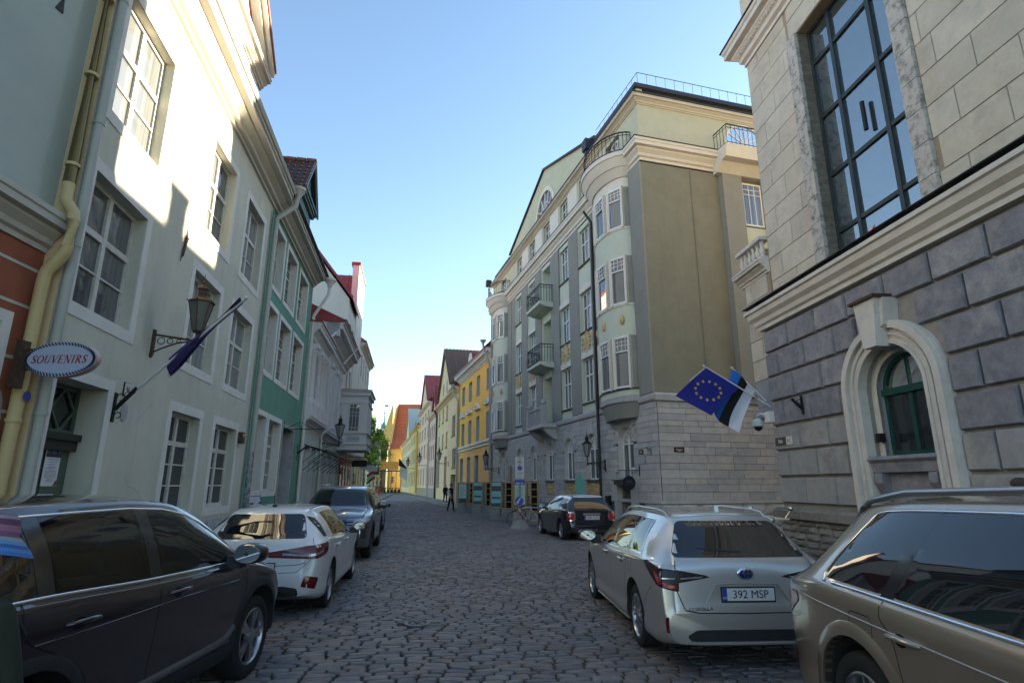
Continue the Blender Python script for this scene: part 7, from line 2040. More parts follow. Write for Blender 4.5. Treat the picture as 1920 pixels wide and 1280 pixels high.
# ================================================================ bronze SUV (right foreground)
hd = rad(-90)
car = build_car('parked_suv', 'bronze-beige SUV with chrome-edged dark windows in the right foreground', S_q7, P_tan, (2.22, 3.78), hd, (S_q7['xr'], -(.984 - .155)), dict(rimstyle='multi', glass=G_priv, glass_rear=G_priv))
trims(car, 0, .82, 3.85, M_chrome, .0, .026)
for md in ('left', 'right'):
    e = car.edge
    car.line([(.72, 1.118), (.70, 1.16), (.76, 1.26), (.86, 1.40), (.96, e(.96) - .055)] + [(x, e(x) - .045) for x in (1.06, 1.3, 1.6, 2.0, 2.5, 3.0, 3.3, 3.6)] + [(3.86, 1.1)], md, .026, M_chrome, 'roof_trim', .002, curve=False, raise_=.007)
    for (a, b_) in ((2.35, 2.47), (1.32, 1.43)): car.patch('pillar', [(a, 1.125), (b_, 1.125), (b_ + (.03 if a > 2 else .14), e(b_) - .05), (a + (.03 if a > 2 else .14), e(a) - .05)], md, M_gloss, .0035)
    car.line([(2.40, 1.11), (2.42, .9), (2.38, .6), (2.36, .36)], md, .007, M_gap)
    car.line([(3.85, 1.08), (3.9, .8), (3.8, .4)], md, .007, M_gap)
    car.line([(1.36, 1.12), (1.35, 1.02), (1.44, .94), (1.48, .8), (1.50, .6), (1.52, .36)], md, .007, M_gap)
    for x in (1.55, 2.55): car.handle(x, .945, md, P_tan, .25)
    car.line([(.3, 1.0), (.8, .975), (1.5, .955), (2.5, .935), (3.8, .915)], md, .016, P_tan, 'crease', .0, raise_=.006)
    car.line(round_poly([(1.06, .83), (1.26, .83), (1.28, 1.0), (1.04, 1.0)], .05), md, .006, M_gap, 'fuel_flap', closed=True)
    car.patch('sill_cladding', [(1.55, .32), (3.55, .32), (3.55, .42), (1.55, .42)], md, P_tan, .016)
arches(car, S_q7, .445, .53, P_tan, 'arch_flare')
for sg in (1, -1):
    car.mirror(3.5, 1.15, .96, sg, P_tan, (.11, .13, .09))
    b = MB(); pts = [(x, sg * (car.c['wt'](x) - .01), e(x) + dz) for x, dz in ((.62, .0), (.8, .045), (1.2, .062), (2.2, .065), (2.9, .06), (3.2, .0))]
    b.tube(pts, [.016, .022, .022, .022, .022, .016], 8); b.build('roof_rail', M_alloy, car.root, smooth=50)
for md in ('rl', 'rr'):
    car.patch('tail_lamp', round_poly([(-.25, .80), (.10, .82), (.26, .94), (.22, 1.0), (-.25, .96)], .03), md, M_lred, .006)
    car.patch('rear_reflector', [(-.05, .46), (.0, .46), (.0, .60), (-.05, .60)], md, M_lred, .006)
car.line([(-.6, 1.58), (0, 1.60), (.6, 1.58)], 'rear', .06, P_tan, 'spoiler', .012, raise_=.015)
car.patch('rear_valance', round_poly([(-.7, .36), (.7, .36), (.7, .46), (-.7, .46)], .03), 'rear', M_plast, .006)
car.plate('rear', .80, '')
car.seats([(2.35, -.4), (2.35, .4)], .65)
# ================================================================ street furniture, signs, flags, people
def WL(s, off, z):
    n = (LD[1], -LD[0]); return (LO[0] + LD[0]*s + n[0]*off, LO[1] + LD[1]*s + n[1]*off, z)
def lantern(name, label, loc, rz, arm, glassm, metal, h=.62, w=.2, up=.12, ornate=False, group=None):
    """wall lantern: local -y is away from the wall, loc is the wall plate"""
    t = thing(name, label, 'lamp', loc, rz, group)
    b = MB(); b.box(-.035, .035, -.035, 0, -.2, .22); b.lathe([(.001, -.02), (.05, -.02), (.05, .02)], 10, 0, (0, -.0, -.2), 'y'); b.build('wall_plate', metal, t)
    b = MB(); b.tube([(0, -.02, .14), (0, -arm * .5, .10), (0, -arm, .06)], .018, 8)
    b.tube([(0, -.02, -.16), (0, -arm * .25, -.08), (0, -arm * .6, .02), (0, -arm, .05)], .014, 8); b.build('arm', metal, t, smooth=50)
    for k in range(3):
        c = MB(); y = -arm * (.2 + .2 * k); r = .055 - .012 * k; c.tube([(0, y + r * math.cos(a), .04 + r * math.sin(a)) for a in [2*PI*q/12 for q in range(13)]], .008, 5, cap=False); c.build('scroll', metal, t)
    L_ = MB().lathe([(.03, -.08), (.045, -.05), (.02, 0), (.02, up), (.07, up + .02), (w * .42, up + .05)], 10).build('lantern_stem', metal, t, (0, -arm, .06), smooth=50)
    z0, z1 = up + .05, up + .05 + h * .58
    n = 6
    lo_ = [(w * .42 * math.cos(2*PI*k/n), w * .42 * math.sin(2*PI*k/n), z0) for k in range(n)]; hi = [(w * math.cos(2*PI*k/n), w * math.sin(2*PI*k/n), z1) for k in range(n)]
    for k in range(n):
        k2 = (k + 1) % n
        g_ = MB(); g_.face([lo_[k], lo_[k2], hi[k2], hi[k]]); g_.build('glass_pane', glassm, L_)
        f = MB(); f.tube([lo_[k], hi[k]], .010, 5); f.tube([hi[k], hi[k2]], .012, 5); f.build('lantern_bar', metal, L_)
        f = MB(); f.tube([hi[k], (hi[k][0]*1.2, hi[k][1]*1.2, z1 + .03)], [.014, .004], 5); f.build('corner_spike', metal, L_)
    r = MB(); r.lathe([(w * 1.08, z1), (w * .95, z1 + .03), (w * .5, z1 + h * .10), (w * .38, z1 + h * .12), (w * .36, z1 + h * .26), (w * .46, z1 + h * .28), (w * .3, z1 + h * .33), (w * .1, z1 + h * .38), (w * .16, z1 + h * .42), (w * .05, z1 + h * .47), (.004, z1 + h * .6)], 12); r.build('lantern_roof', metal, L_, smooth=40)
    return t
G_lamp = glass('lamp_glass', (.28, .29, .27), 1.5, .05, 4, .15)
G_lampd = glass('lamp_glass_dirty', (.12, .13, .12), 1.5, .05, 4, .15)
rzL = math.atan2(LD[1], LD[0]); rzG = math.atan2(GD[1], GD[0]); rzQ = math.atan2(QD[1], QD[0]); rzR = math.atan2(RD[1], RD[0])
lantern('wall_lantern', 'large rusty gas-style lantern on an iron bracket on the pale house', WL(9.1, 0, 4.0), rzL, .66, G_lampd, M_rust, .84, .19, .12)
lantern('wall_lantern', 'black lantern on the white classical house on the left', WL(27.0, .02, 3.5), rzL, .85, G_lamp, M_black, .95, .24, .28)
def GW(x, off, z): return (GO[0] + GD[0]*x + GD[1]*off, GO[1] + GD[1]*x - GD[0]*off, z)
def QW(x, off, z): return (QO[0] + QD[0]*x + QD[1]*off, QO[1] + QD[1]*x - QD[0]*off, z)
lantern('wall_lantern', 'black lantern beside the dark downpipe on the limestone wall', GW(-4.25, .02, 2.55), rzG, .8, G_lamp, M_black, .85, .2, .25)
lantern('wall_lantern', 'black lantern where the apartment building meets the yellow house', GW(-21.7, .02, 2.75), rzG, .95, G_lamp, M_black, 1.0, .24, .28)
lantern('wall_lantern', 'lantern on the front of the weathered beige house', QW(-6.6, .02, 3.9), rzQ, 1.0, G_lamp, M_rust, 1.2, .3, .3)
lantern('wall_lantern', 'distant lantern on the pale pink house', QW(-29.5, .02, 4.4), rzQ, 1.2, G_lamp, M_black, 1.5, .36, .3)
lantern('wall_lantern', 'most distant lantern, on the light yellow house', QW(-52, .02, 4.6), rzQ, 1.4, G_lamp, M_black, 1.6, .4, .3)

# ---- oval SOUVENIRS sign
M_signblue = pm('sign_face', (.46, .52, .66), .45, .04, 5, 0)
M_signred = pm('sign_red', (.28, .012, .015), .4, .05, 5, 0)
M_signdark = pm('sign_border', (.01, .02, .05), .5, .1, 5, 0)
sg_loc = WL(6.05, .46, 3.08)
SN = thing('shop_sign', 'oval SOUVENIRS sign with black rope border hanging beside the red wall', 'sign', sg_loc, math.atan2(-.06, 1))
a_, b_ = .41, .195
el = lambda a, c, n=40: [(a * math.cos(2*PI*k/n), c * math.sin(2*PI*k/n)) for k in range(n)]
m = MB(); m.prism(el(a_, b_), 'y', -.035, .035); m.build('board', pm('sign_edge', (.5, .35, .34), .5, .05, 5, 0), SN)
m = MB(); m.prism(el(a_ - .005, b_ - .005), 'y', -.042, -.0355); m.build('face', M_signblue, SN)
m = MB()
for k in range(64):
    t = 2*PI*k/64; p = Vector(((a_ - .022) * math.cos(t), (b_ - .022) * math.sin(t))); d = Vector((-math.sin(t) * a_, math.cos(t) * b_)).normalized(); q = Vector((d.y, -d.x)); u = (d * .8 + q * .9).normalized(); v = Vector((-u.y, u.x))
    m.prism([tuple(p + u * .020 + v * .007), tuple(p + u * .020 - v * .007), tuple(p - u * .020 - v * .007), tuple(p - u * .020 + v * .007)], 'y', -.045, -.0421)
tag(m.build('rope_border', M_signdark, SN), kind='stuff')
# serif capitals drawn stroke by stroke
def serif_word(word, h, parent, loc, mat, slant=.2):
    thick, thin, sf = h * .15, h * .055, h * .13
    x = 0; objs = []
    def stroke(m, p, q, w):
        p, q = Vector(p), Vector(q); d = (q - p).normalized(); n = Vector((-d.y, d.x)) * w / 2
        m.append([tuple(p + n), tuple(q + n), tuple(q - n), tuple(p - n)])
    glyph = {}
    def ringp(m, cx, cz, rx, rz, a0, a1, wmin, wmax, n=14):
        for k in range(n):
            t0, t1 = a0 + (a1 - a0) * k / n, a0 + (a1 - a0) * (k + 1) / n
            def wd(t): return wmin + (wmax - wmin) * abs(math.cos(t))
            o = []
            for t, s_ in ((t0, 1), (t1, 1), (t1, -1), (t0, -1)): o.append((cx + (rx + s_ * wd(t) / 2) * math.cos(t), cz + (rz + s_ * wd(t) * .5) * math.sin(t)))
            m.append(o)
    W = {'S': .62, 'O': .86, 'U': .86, 'V': .80, 'E': .74, 'N': .88, 'I': .42, 'R': .84}
    adv = 0
    total = sum(W[c] for c in word) * h + h * .06 * (len(word) - 1)
    x = -total / 2
    for c in word:
        w = W[c] * h; P = []
        T, N_ = thick, thin
        def ser(cx, z): P.append([(cx - sf, z - .018 * h * 1.2), (cx + sf, z - .018 * h * 1.2), (cx + sf, z + .018 * h * 1.2), (cx - sf, z + .018 * h * 1.2)])
        if c == 'I': stroke(P, (w/2, 0), (w/2, h), T); ser(w/2, 0.01*h); ser(w/2, h*.99)
        if c == 'O': ringp(P, w/2, h/2, w*.40, h*.47, 0, 2*PI, N_, T * 1.05, 24)
        if c == 'U':
            stroke(P, (w*.2, h*.32), (w*.2, h), T); stroke(P, (w*.8, h*.32), (w*.8, h), N_); ser(w*.2, h*.99); ser(w*.8, h*.99)
            ringp(P, w/2, h*.33, w*.30, h*.30, PI, 2*PI, N_, T * .8, 12)
        if c == 'V': stroke(P, (w*.16, h), (w*.52, 0), T); stroke(P, (w*.52, 0), (w*.86, h), N_); ser(w*.16, h*.99); ser(w*.86, h*.99)
        if c == 'E':
            stroke(P, (w*.26, 0), (w*.26, h), T); ser(w*.26, .01*h); ser(w*.26, h*.99)
            for z, x1 in ((h*.02, .92), (h*.98, .88), (h*.5, .70)): stroke(P, (w*.26, z), (w*x1, z), N_ * .9)
            for z, x1, dz in ((0, .92, .2), (h, .88, -.2)): stroke(P, (w*x1, z), (w*x1, z + dz*h), N_ * .9)
            stroke(P, (w*.70, h*.4), (w*.70, h*.6), N_ * .8)
        if c == 'N': stroke(P, (w*.18, 0), (w*.18, h), N_); stroke(P, (w*.82, 0), (w*.82, h), N_); stroke(P, (w*.18, h), (w*.82, 0), T); ser(w*.18, .01*h); ser(w*.12, h*.99); ser(w*.82, h*.99)
        if c == 'R':
            stroke(P, (w*.24, 0), (w*.24, h), T); ser(w*.24, .01*h); ser(w*.2, h*.99)
            ringp(P, w*.42, h*.74, w*.27, h*.235, -PI/2, PI/2, N_, T, 10); stroke(P, (w*.24, h*.975), (w*.44, h*.975), N_); stroke(P, (w*.24, h*.505), (w*.44, h*.505), N_)
            stroke(P, (w*.46, h*.5), (w*.86, 0), T); ser(w*.88, .01*h)
        if c == 'S':
            ringp(P, w*.5, h*.735, w*.30, h*.235, PI*.12, PI*1.45, N_, T, 14); ringp(P, w*.5, h*.265, w*.33, h*.245, -PI*.88, PI*.45, N_, T, 14)
            stroke(P, (w*.30, h*.60), (w*.70, h*.40), T * 1.05)
            stroke(P, (w*.80, h*.78), (w*.80, h*.98), N_); stroke(P, (w*.17, h*.02), (w*.17, h*.24), N_)
        m = MB()
        for i, poly in enumerate(P):
            yy = -.002 - .00003 * i
            m.prism([(x + p[0] + slant * p[1], p[1] - h/2) for p in poly], 'y', yy, .0)
        m.build('letter', mat, parent, loc)
        x += w + h * .06
serif_word('SOUVENIRS', .088, SN, (-.012, -.0425, 0), M_signred, .22)
m = MB(); m.tube([(-.5, .0, .12), (-.2, .0, .12)], .012, 6); m.tube([(-.5, .0, -.1), (-.25, .0, -.1)], .012, 6); m.box(-.52, -.46, -.06, .06, -.3, .22); m.build('bracket', M_rust, SN)

# ---- house number, plaque, flag on the pale house
M_enamel = pm('enamel_white', (.62, .60, .56), .4, .06, 8, 0)
NP = thing('number_plate', 'small white house number 46 plate above the flag bracket', 'sign', WL(8.52, .0, 3.14), rzL)
m = MB(); m.box(-.10, .10, -.02, -.001, -.10, .10); m.build('border', M_ink, NP)
m = MB(); m.box(-.092, .092, -.024, -.02, -.092, .092); m.build('plate', M_enamel, NP)
put_text('46', .13, M_ink, NP, (0, -.026, 0), FACE_OUT, extrude=.001)
PQ = thing('plaque', 'small oval grey heritage plaque beside the flag bracket', 'plaque', WL(8.55, .0, 2.80), rzL)
m = MB(); m.prism(el(.10, .13, 24), 'y', -.015, 0); m.build('plate', pm('plaque_grey', (.35, .36, .38), .5, .3, 30, .2, 60), PQ)
FB = thing('flag', 'furled faded blue flag on a slanted white pole on the pale house', 'flag', WL(8.24, 0, 2.83), rzL)
m = MB(); m.tube([(0, -.02, -.02), (0, -.27, .30)], .03, 10); m.box(-.03, .03, -.02, 0, -.2, .22); m.build('bracket', M_black, FB)
for k, (yy, zz, r) in enumerate(((-.08, .16, .05), (-.16, .2, .035), (-.07, -.1, .04))):
    m = MB(); m.tube([(0, yy + r * math.cos(a), zz + r * math.sin(a)) for a in [1.6*PI*q/12 for q in range(13)]], .007, 5); m.build('scroll', M_black, FB)
P0, P1 = Vector((0, -.05, .04)), Vector((0, -1.60, 1.74))
m = MB(); m.tube([P0, P1], .021, 10); m.build('pole', pm('pole_white', (.55, .54, .54), .4, .05, 4, 0), FB, smooth=50)
m = MB(); m.ell(tuple(P1), (.035, .035, .035), 12, 8); m.build('finial', MATS['pole_white'], FB, smooth=60)
M_flagf = pm('flag_faded_blue', (.045, .035, .13), .85, .15, 5, .2, 30)
rows = []
for i in range(25):
    t = i / 24; p = P0.lerp(P1, .40 + .58 * t); row = []
    wd = .03 + .22 * (1 - t) ** 1.2
    for j in range(9):
        q = j / 8; fold = .045 * math.sin(q * 9 + t * 5) * (1 - t * .5)
        row.append((fold + .02, p.y + (.03 - q * .02) * 1 , p.z - q * wd * (1.0 + .3 * math.sin(t * 7))))
    rows.append(row)
m = MB(); m.grid(rows); m.grid([[(p[0] - .05 * math.sin(i * .3) - .03, p[1] + .01, p[2] + .02) for p in r] for i, r in enumerate(rows)]); m.build('fabric', M_flagf, FB, smooth=60)
# poster on the shop door
PO = thing('poster', 'white poster with photograph of an arch taped to the green door', 'poster', WL(7.63, -.318, 2.02), rzL)
m = MB(); m.box(-.16, .16, -.006, 0, -.27, .27); m.build('sheet', M_paper, PO)
m = MB(); m.box(-.155, .155, -.0075, -.0061, .09, .265); m.build('photo', pm('poster_sky', (.13, .15, .30), .6, .3, 12, 0), PO)
m = MB(); m.prism([(-.155, .09), (.155, .09), (.155, .13), (.1, .14), (.02, .13), (-.06, .145), (-.155, .135)], 'y', -.009, -.0076); m.build('photo_crowd', pm('poster_crowd', (.05, .04, .06), .6, .9, 60, 0), PO)
m = MB(); oo = arc(0, .16, .085, PI, 0, 12); ii = arc(0, .15, .055, PI, 0, 12); m.face([(p[0], -.0078, p[1]) for p in oo] + [(.085, -.0078, .1), (.055, -.0078, .1)] + [(p[0], -.0078, p[1]) for p in reversed(ii)] + [(-.055, -.0078, .1), (-.085, -.0078, .1)]); m.build('photo_arch', pm('poster_arch', (.035, .03, .035), .6, .2, 30, 0), PO)
M_pblue = pm('print_blue', (.06, .16, .45), .6, .1, 9, 0); M_pgrey = pm('print_grey', (.30, .31, .33), .6, .1, 9, 0)
put_text('REKONSTRUKTSIOON', .022, M_pblue, PO, (0.02, -.0065, .06), FACE_OUT, extrude=.0004)
put_text('14 aprill - 1 juuli', .026, M_pblue, PO, (.02, -.0065, .03), FACE_OUT, extrude=.0004)
for k in range(14):
    m = MB(); wd = (.10, .06, .08, .11, .05)[k % 5] if k < 5 else (.12 if k < 11 else .07); m.box(-wd, wd, -.0072, -.0061, -.002 - k * .0165, .004 - k * .0165); m.build('print_line', M_pblue if 2 <= k < 5 else M_pgrey, PO)
m = MB(); m.prism([(.09, -.265), (.155, -.265), (.155, -.20), (.13, -.20)], 'y', -.0075, -.0061); m.build('print_corner', M_signred, PO)
# small wall things
WLp = thing('wall_light', 'small box wall light with two bulbs above the ground-floor window', 'light', WL(14.4, 0, 2.9), rzL)
m = MB(); m.box(-.11, .11, -.12, 0, -.15, .12); m.build('box', M_rust, WLp)
for x in (-.05, .06):
    m = MB(); m.ell((x, -.12, .03), (.04, .03, .05), 10, 6); m.build('bulb', pm('bulb_brass', (.35, .28, .12), .4, .1, 9, 0), WLp, smooth=60)
HT_ = thing('cellar_hatch', 'grey boarded cellar hatch leaning at the foot of the pale house', 'hatch', WL(13.2, .0, .1), rzL)
for k in range(6):
    m = MB(); m.prism([(-.02, 0), (-.42, 0), (-.03, .95)], 'x', -.5 + k * .17, -.345 + k * .17); m.build('board', pm('weathered_board', (.34, .35, .36), .8, .2, 9, .3, 40, stain=.5, sscale=5), HT_)
HB_ = thing('cellar_hatch', 'scuffed white boarded cellar hatch with rusty hinges below the green house window', 'hatch', WL(16.3, .0, .1), rzL)
for k in range(4):
    m = MB(); m.prism([(-.02, 0), (-.5, 0), (-.03, 1.35)], 'x', -.6 + k * .3, -.31 + k * .3); m.build('board', pm('scuffed_white', (.52, .53, .55), .8, .2, 9, .3, 40, stain=.5, sscale=6), HB_)
for x in (-.55, .35):
    m = MB(); m.box(x, x + .3, -.10, -.05, 1.14, 1.2); m.build('hinge', M_rust, HB_)
for (s_, z, lab) in ((21.95, 2.9, 'empty black flag bracket at the far edge of the green house'),):
    t = thing('flag_bracket', lab, 'bracket', WL(s_, 0, z), rzL); m = MB(); m.tube([(0, -.02, 0), (0, -.3, .25)], .03, 8); m.box(-.02, .02, -.02, 0, -.25, .35); m.build('holder', M_black, t)
SB = thing('sign_bracket', 'empty scrolled iron sign bracket above the blue door', 'bracket', WL(19.3, 0, 3.55), rzL)
m = MB(); m.tube([(0, 0, 0), (0, -1.3, .02)], .014, 6); m.tube([(0, -.1, .02), (0, -.5, .25), (0, -1.0, .02)], .009, 5); m.box(-.015, .015, -.02, 0, -.2, .25); m.build('arm', M_black, SB)

# ---- right: signs, camera, bracket on the rusticated building
def RW(x, off, z): return (RO[0] + RD[0]*x + RD[1]*off, RO[1] + RD[1]*x - RD[0]*off, z)
M_brown = pm('sign_brown', (.045, .018, .012), .4, .1, 9, 0)
def street_sign(label, loc, rz, name, num, w, wn, h):
    t = thing('street_sign', label, 'sign', loc, rz)
    m = MB(); m.box(0, w, -.015, 0, -h/2, h/2); nb = m.build('name_board', M_brown, t)
    m = MB(); m.box(w + .01, w + wn, -.015, 0, -h/2, h/2); m.build('number_board', M_enamel, t)
    put_text(name, h * .62, M_enamel, t, (w/2, -.017, -.004), FACE_OUT, extrude=.001, bold=.0012); put_text(num, h * .62, M_ink, t, (w + wn/2, -.017, -.004), FACE_OUT, extrude=.001)
street_sign('brown Pikk street sign with number 61 on the rusticated corner', RW(.10, .0, 2.76), rzR, 'Pikk', '61', .46, .25, .185)
sw = Vector(unit(1, .285))
street_sign('brown Pagari street sign on the limestone side wall', (GO[0] + sw.x * .62 + GD[0] * .012, GO[1] + sw.y * .62 + GD[1] * .012, 2.95), math.atan2(sw.y, sw.x), 'Pagari', '1', .40, .17, .17)
street_sign('small brown Pikk sign with number 59 on the limestone facade', GW(-1.35, .015, 2.92), rzG, 'Pikk', '59', .38, .22, .17)
PQ2 = thing('plaque', 'oval grey plaque on the limestone wall below the small Pikk sign', 'plaque', GW(-.98, .015, 2.64), rzG)
m = MB(); m.prism(el(.10, .13, 24), 'y', -.015, 0); m.build('plate', MATS['plaque_grey'], PQ2)
FK = thing('flag_bracket', 'grey metal flag bracket at the corner of the limestone wall', 'bracket', GW(-.45, .015, 2.95), rzG)
m = MB(); m.tube([(0, 0, -.02), (0, -.22, .1)], .03, 8); m.box(-.03, .03, -.02, 0, -.14, .12); m.build('holder', pm('galvanised', (.30, .31, .32), .5, .1, 9, 0, metal=.6), FK)
HSg = thing('hanging_sign', 'round dark hanging sign on a black arm above the basement door', 'sign', GW(-1.35, .02, 1.95), rzG)
m = MB(); m.tube([(0, 0, .32), (0, -.85, .32)], .016, 6); m.box(-.02, .02, -.02, 0, .12, .5); m.build('arm', M_black, HSg)
for y in (-.3, -.6):
    m = MB(); m.tube([(0, y, .32), (0, y, .1)], .008, 5); m.build('hanger', M_black, HSg)
m = MB(); m.lathe([(.001, -.02), (.25, -.02), (.25, .02), (.001, .02)], 28, 0, (0, -.45, -.12), 'x'); m.build('disc', pm('sign_navy', (.012, .016, .026), .5, .1, 5, 0), HSg)
put_text('HGB', .12, pm('sign_gold', (.16, .13, .11), .6, .1, 5, 0), HSg, (.0225, -.45, -.08), Euler((PI/2, 0, PI/2)), extrude=.001)
m = MB(); m.box(.0205, .0225, -.62, -.28, -.175, -.165); m.build('rule', MATS['sign_gold'], HSg)
BR = thing('flag_bracket', 'black scrolled flag bracket on the rusticated blocks', 'bracket', RW(1.40, .02, 3.48), rzR)
m = MB(); m.tube([(0, 0, -.1), (0, -.24, .14)], .034, 8); m.box(-.025, .025, -.03, 0, -.2, .22); m.build('holder', M_black, BR)
m = MB(); m.tube([(0, -.06 + .05 * math.cos(a), .08 + .05 * math.sin(a)) for a in [1.7*PI*q/12 for q in range(13)]], .009, 5); m.build('scroll', M_black, BR)
CM = thing('security_camera', 'white dome security camera on an arm at the rusticated corner', 'camera', RW(.06, .0, 3.36), rzR)
M_wplast = pm('white_plastic', (.66, .66, .66), .4, .04, 6, 0)
m = MB(); m.box(-.14, .10, -.12, .0, -.12, .14); m.build('junction_box', M_wplast, CM)
m = MB(); m.tube([(-.12, -.06, .06), (-.3, -.12, .12), (-.42, -.16, .08), (-.42, -.16, .0)], .035, 10); m.build('arm', M_wplast, CM, smooth=50)
m = MB(); m.lathe([(.05, .02), (.08, -.0), (.13, -.05), (.135, -.17), (.11, -.19)], 20, 0, (-.42, -.16, 0)); m.build('housing', M_wplast, CM, smooth=40)
m = MB(); m.lathe([(.10, -.18), (.095, -.24), (.05, -.285), (.002, -.295)], 20, 0, (-.42, -.16, 0)); m.build('dome', M_gloss, CM, smooth=60)
# flags
M_poleW = pm('pole_clean', (.72, .72, .73), .35, .04, 4, 0)
def fabric_mat(name, col):
    m_ = pm(name, col, .8, .06, 4, .1, 60); return m_
def flag(label, loc, base, tip, h0, h1, fly, mats, stripes, ripple, seed):
    t = thing('flag', label, 'flag', loc)
    base, tip = Vector(base), Vector(tip)
    m = MB(); m.tube([base, tip], .016, 10); m.build('pole', M_poleW, t, smooth=50)
    m = MB(); m.ell(tuple(tip), (.03, .03, .03), 10, 7); m.build('finial', M_poleW, t, smooth=60)
    a, b = base.lerp(tip, h0), base.lerp(tip, h1)
    nu, nv = 28, 18
    fl = Vector(fly)
    def S_(u, v):   # u along fly, v along hoist from tip end to base end
        p = b.lerp(a, v) + fl * u
        nrm = fl.cross(a - b).normalized()
        return p + nrm * ripple(u, v) + Vector((0, 0, -1)) * (.10 * u * u)
    for si, (v0, v1) in enumerate(stripes):
        mm = MB(); k = max(2, int(nv * (v1 - v0)))
        mm.grid([[tuple(S_(u / nu, v0 + (v1 - v0) * j / k)) for j in range(k + 1)] for u in range(nu + 1)])
        mm.build('fabric' if len(stripes) == 1 else 'stripe', mats[si], t, smooth=70)
    return t, S_
M_eu = fabric_mat('flag_blue', (.012, .018, .22)); M_star = fabric_mat('flag_star', (.62, .46, .04))
o3 = RW(.05, .0, 3.62); ov = Vector(o3)
tipE = Vector(RW(.05, 1.62, 4.62)) - ov
EU, S_ = flag('blue flag with a ring of yellow stars on a white pole', o3, (0, 0, 0), tipE, .46, .95, (-.88, -.25, -.62), [M_eu], [(0, 1)], lambda u, v: .05 * u * math.sin(u * 5 + v * 2.5), 1)
for k in range(12):
    t = 2 * PI * k / 12
    cu, cv = .5 + .23 * math.cos(t), .5 + .32 * math.sin(t)
    for sd in (-1, 1):
        m = MB(); pts = []
        c = S_(cu, cv); ex = (S_(cu + .02, cv) - S_(cu - .02, cv)).normalized(); ey = (S_(cu, cv + .02) - S_(cu, cv - .02)).normalized(); nn = ex.cross(ey).normalized()
        for q in range(10):
            r = .05 if q % 2 == 0 else .02; aa = PI / 2 + PI * q / 5
            hz = Vector((0, 0, 1)); vx = nn.cross(hz).normalized(); pts.append(c + vx * (r * math.cos(aa)) + (vx.cross(nn)) * (-r * math.sin(aa)) + nn * .006 * sd)
        m.face(pts); m.build('star', M_star, EU)
m = MB(); cp = S_(.55, 0) + Vector((-.02, 0, .02)); m.tube([tuple(tipE * .97), tuple(cp)], .006, 5); m.build('stay_rod', M_poleW, EU)
o4 = RW(-.05, .05, 3.78); ov = Vector(o4)
tipF = Vector(RW(-.12, .82, 4.62)) - ov
M_fb, M_fk, M_fw = fabric_mat('flag_sky', (.02, .13, .50)), fabric_mat('flag_black', (.01, .01, .012)), fabric_mat('flag_white', (.62, .62, .68))
flag('blue, black and white striped flag hanging from a white pole', o4, (0, 0, 0), tipF, .30, .96, (-.66, -.15, -1.0), [M_fb, M_fk, M_fw], [(0, .34), (.34, .66), (.66, 1)], lambda u, v: .10 * math.sin(v * 5 + u * 3) * (.4 + u) + .05 * u * math.sin(u * 7), 2)

# ---- cream scooter by the plinth
SCO = thing('scooter', 'cream scooter standing at the stone plinth behind the silver car', 'scooter', (5.55, 12.75, .02), rad(-112))
M_creampaint = paint('paint_cream', (.58, .54, .40), 0, .3, grime=.05)
m = MB(); rows = []
for i in range(9):          # leg shield
    t = i / 8; z = .38 + .55 * t; w = .19 + .05 * math.sin(t * PI) - .08 * t * t; row = []
    for j in range(9):
        q = -1 + j / 4; row.append((.52 - .16 * t - .08 * q * q, q * w, z))
    rows.append(row)
m.grid(rows); m.grid([[(p[0] - .02, p[1], p[2]) for p in r] for r in rows]); m.build('leg_shield', M_creampaint, SCO, smooth=60)
m = MB(); m.box(-.05, .48, -.16, .16, .30, .36); m.build('floor', M_creampaint, SCO)
m = MB(); m.ell((-.32, 0, .52), (.42, .2, .22), 16, 10, 0, .8); m.build('rear_body', M_creampaint, SCO, smooth=60)
m = MB(); m.ell((-.30, 0, .76), (.36, .14, .06), 14, 8, 0, .8); m.build('seat', M_plast, SCO, smooth=60)
for x in (.66, -.55):
    m = MB(); m.lathe([(.10, -.05), (.2, -.05), (.235, -.03), (.235, .03), (.2, .05), (.10, .05)], 24, 0, (0, 0, 0), 'y'); wv_ = m.build('wheel', M_tyre, SCO, (x, 0, .235), smooth=35)
    m = MB(); m.lathe([(.11, -.04), (.02, -.05)], 16, 0, (0, 0, 0), 'y'); m.lathe([(.11, .04), (.02, .05)], 16, 0, (0, 0, 0), 'y'); m.build('rim', M_alloy, wv_)
m = MB(); m.lathe([(.30, -.07), (.31, 0), (.30, .07)], 14, 0, (.66, 0, .26), 'y', rad(10), rad(190)); m.build('front_fender', M_creampaint, SCO, smooth=60)
m = MB(); m.tube([(.60, 0, .3), (.38, 0, .95), (.35, 0, 1.02)], .03, 8); m.build('steering_column', M_creampaint, SCO)
m = MB(); m.tube([(.28, -.34, 1.05), (.34, -.15, 1.05), (.36, 0, 1.06), (.34, .15, 1.05), (.28, .34, 1.05)], [.018, .035, .05, .035, .018], 10); m.build('handlebar', M_creampaint, SCO, smooth=50)
for y in (-.36, .36):
    m = MB(); m.tube([(.28, y * .8, 1.05), (.25, y * 1.1, 1.05)], .02, 8); m.build('grip', M_plast, SCO)
    m = MB(); m.tube([(.3, y * .7, 1.06), (.28, y * 1.05, 1.22)], .006, 5); m.build('mirror_stem', M_chrome, SCO)
    m = MB(); m.ell((.28, y * 1.08, 1.26), (.015, .05, .05), 12, 8); m.build('mirror', G_mirror, SCO, smooth=60)
m = MB(); m.ell((.42, 0, 1.03), (.05, .07, .07), 12, 8); m.build('headlamp', M_lclear, SCO, smooth=60)
m = MB(); m.box(.50, .54, -.03, .03, .62, .85); m.build('horn_grille', M_plast, SCO)

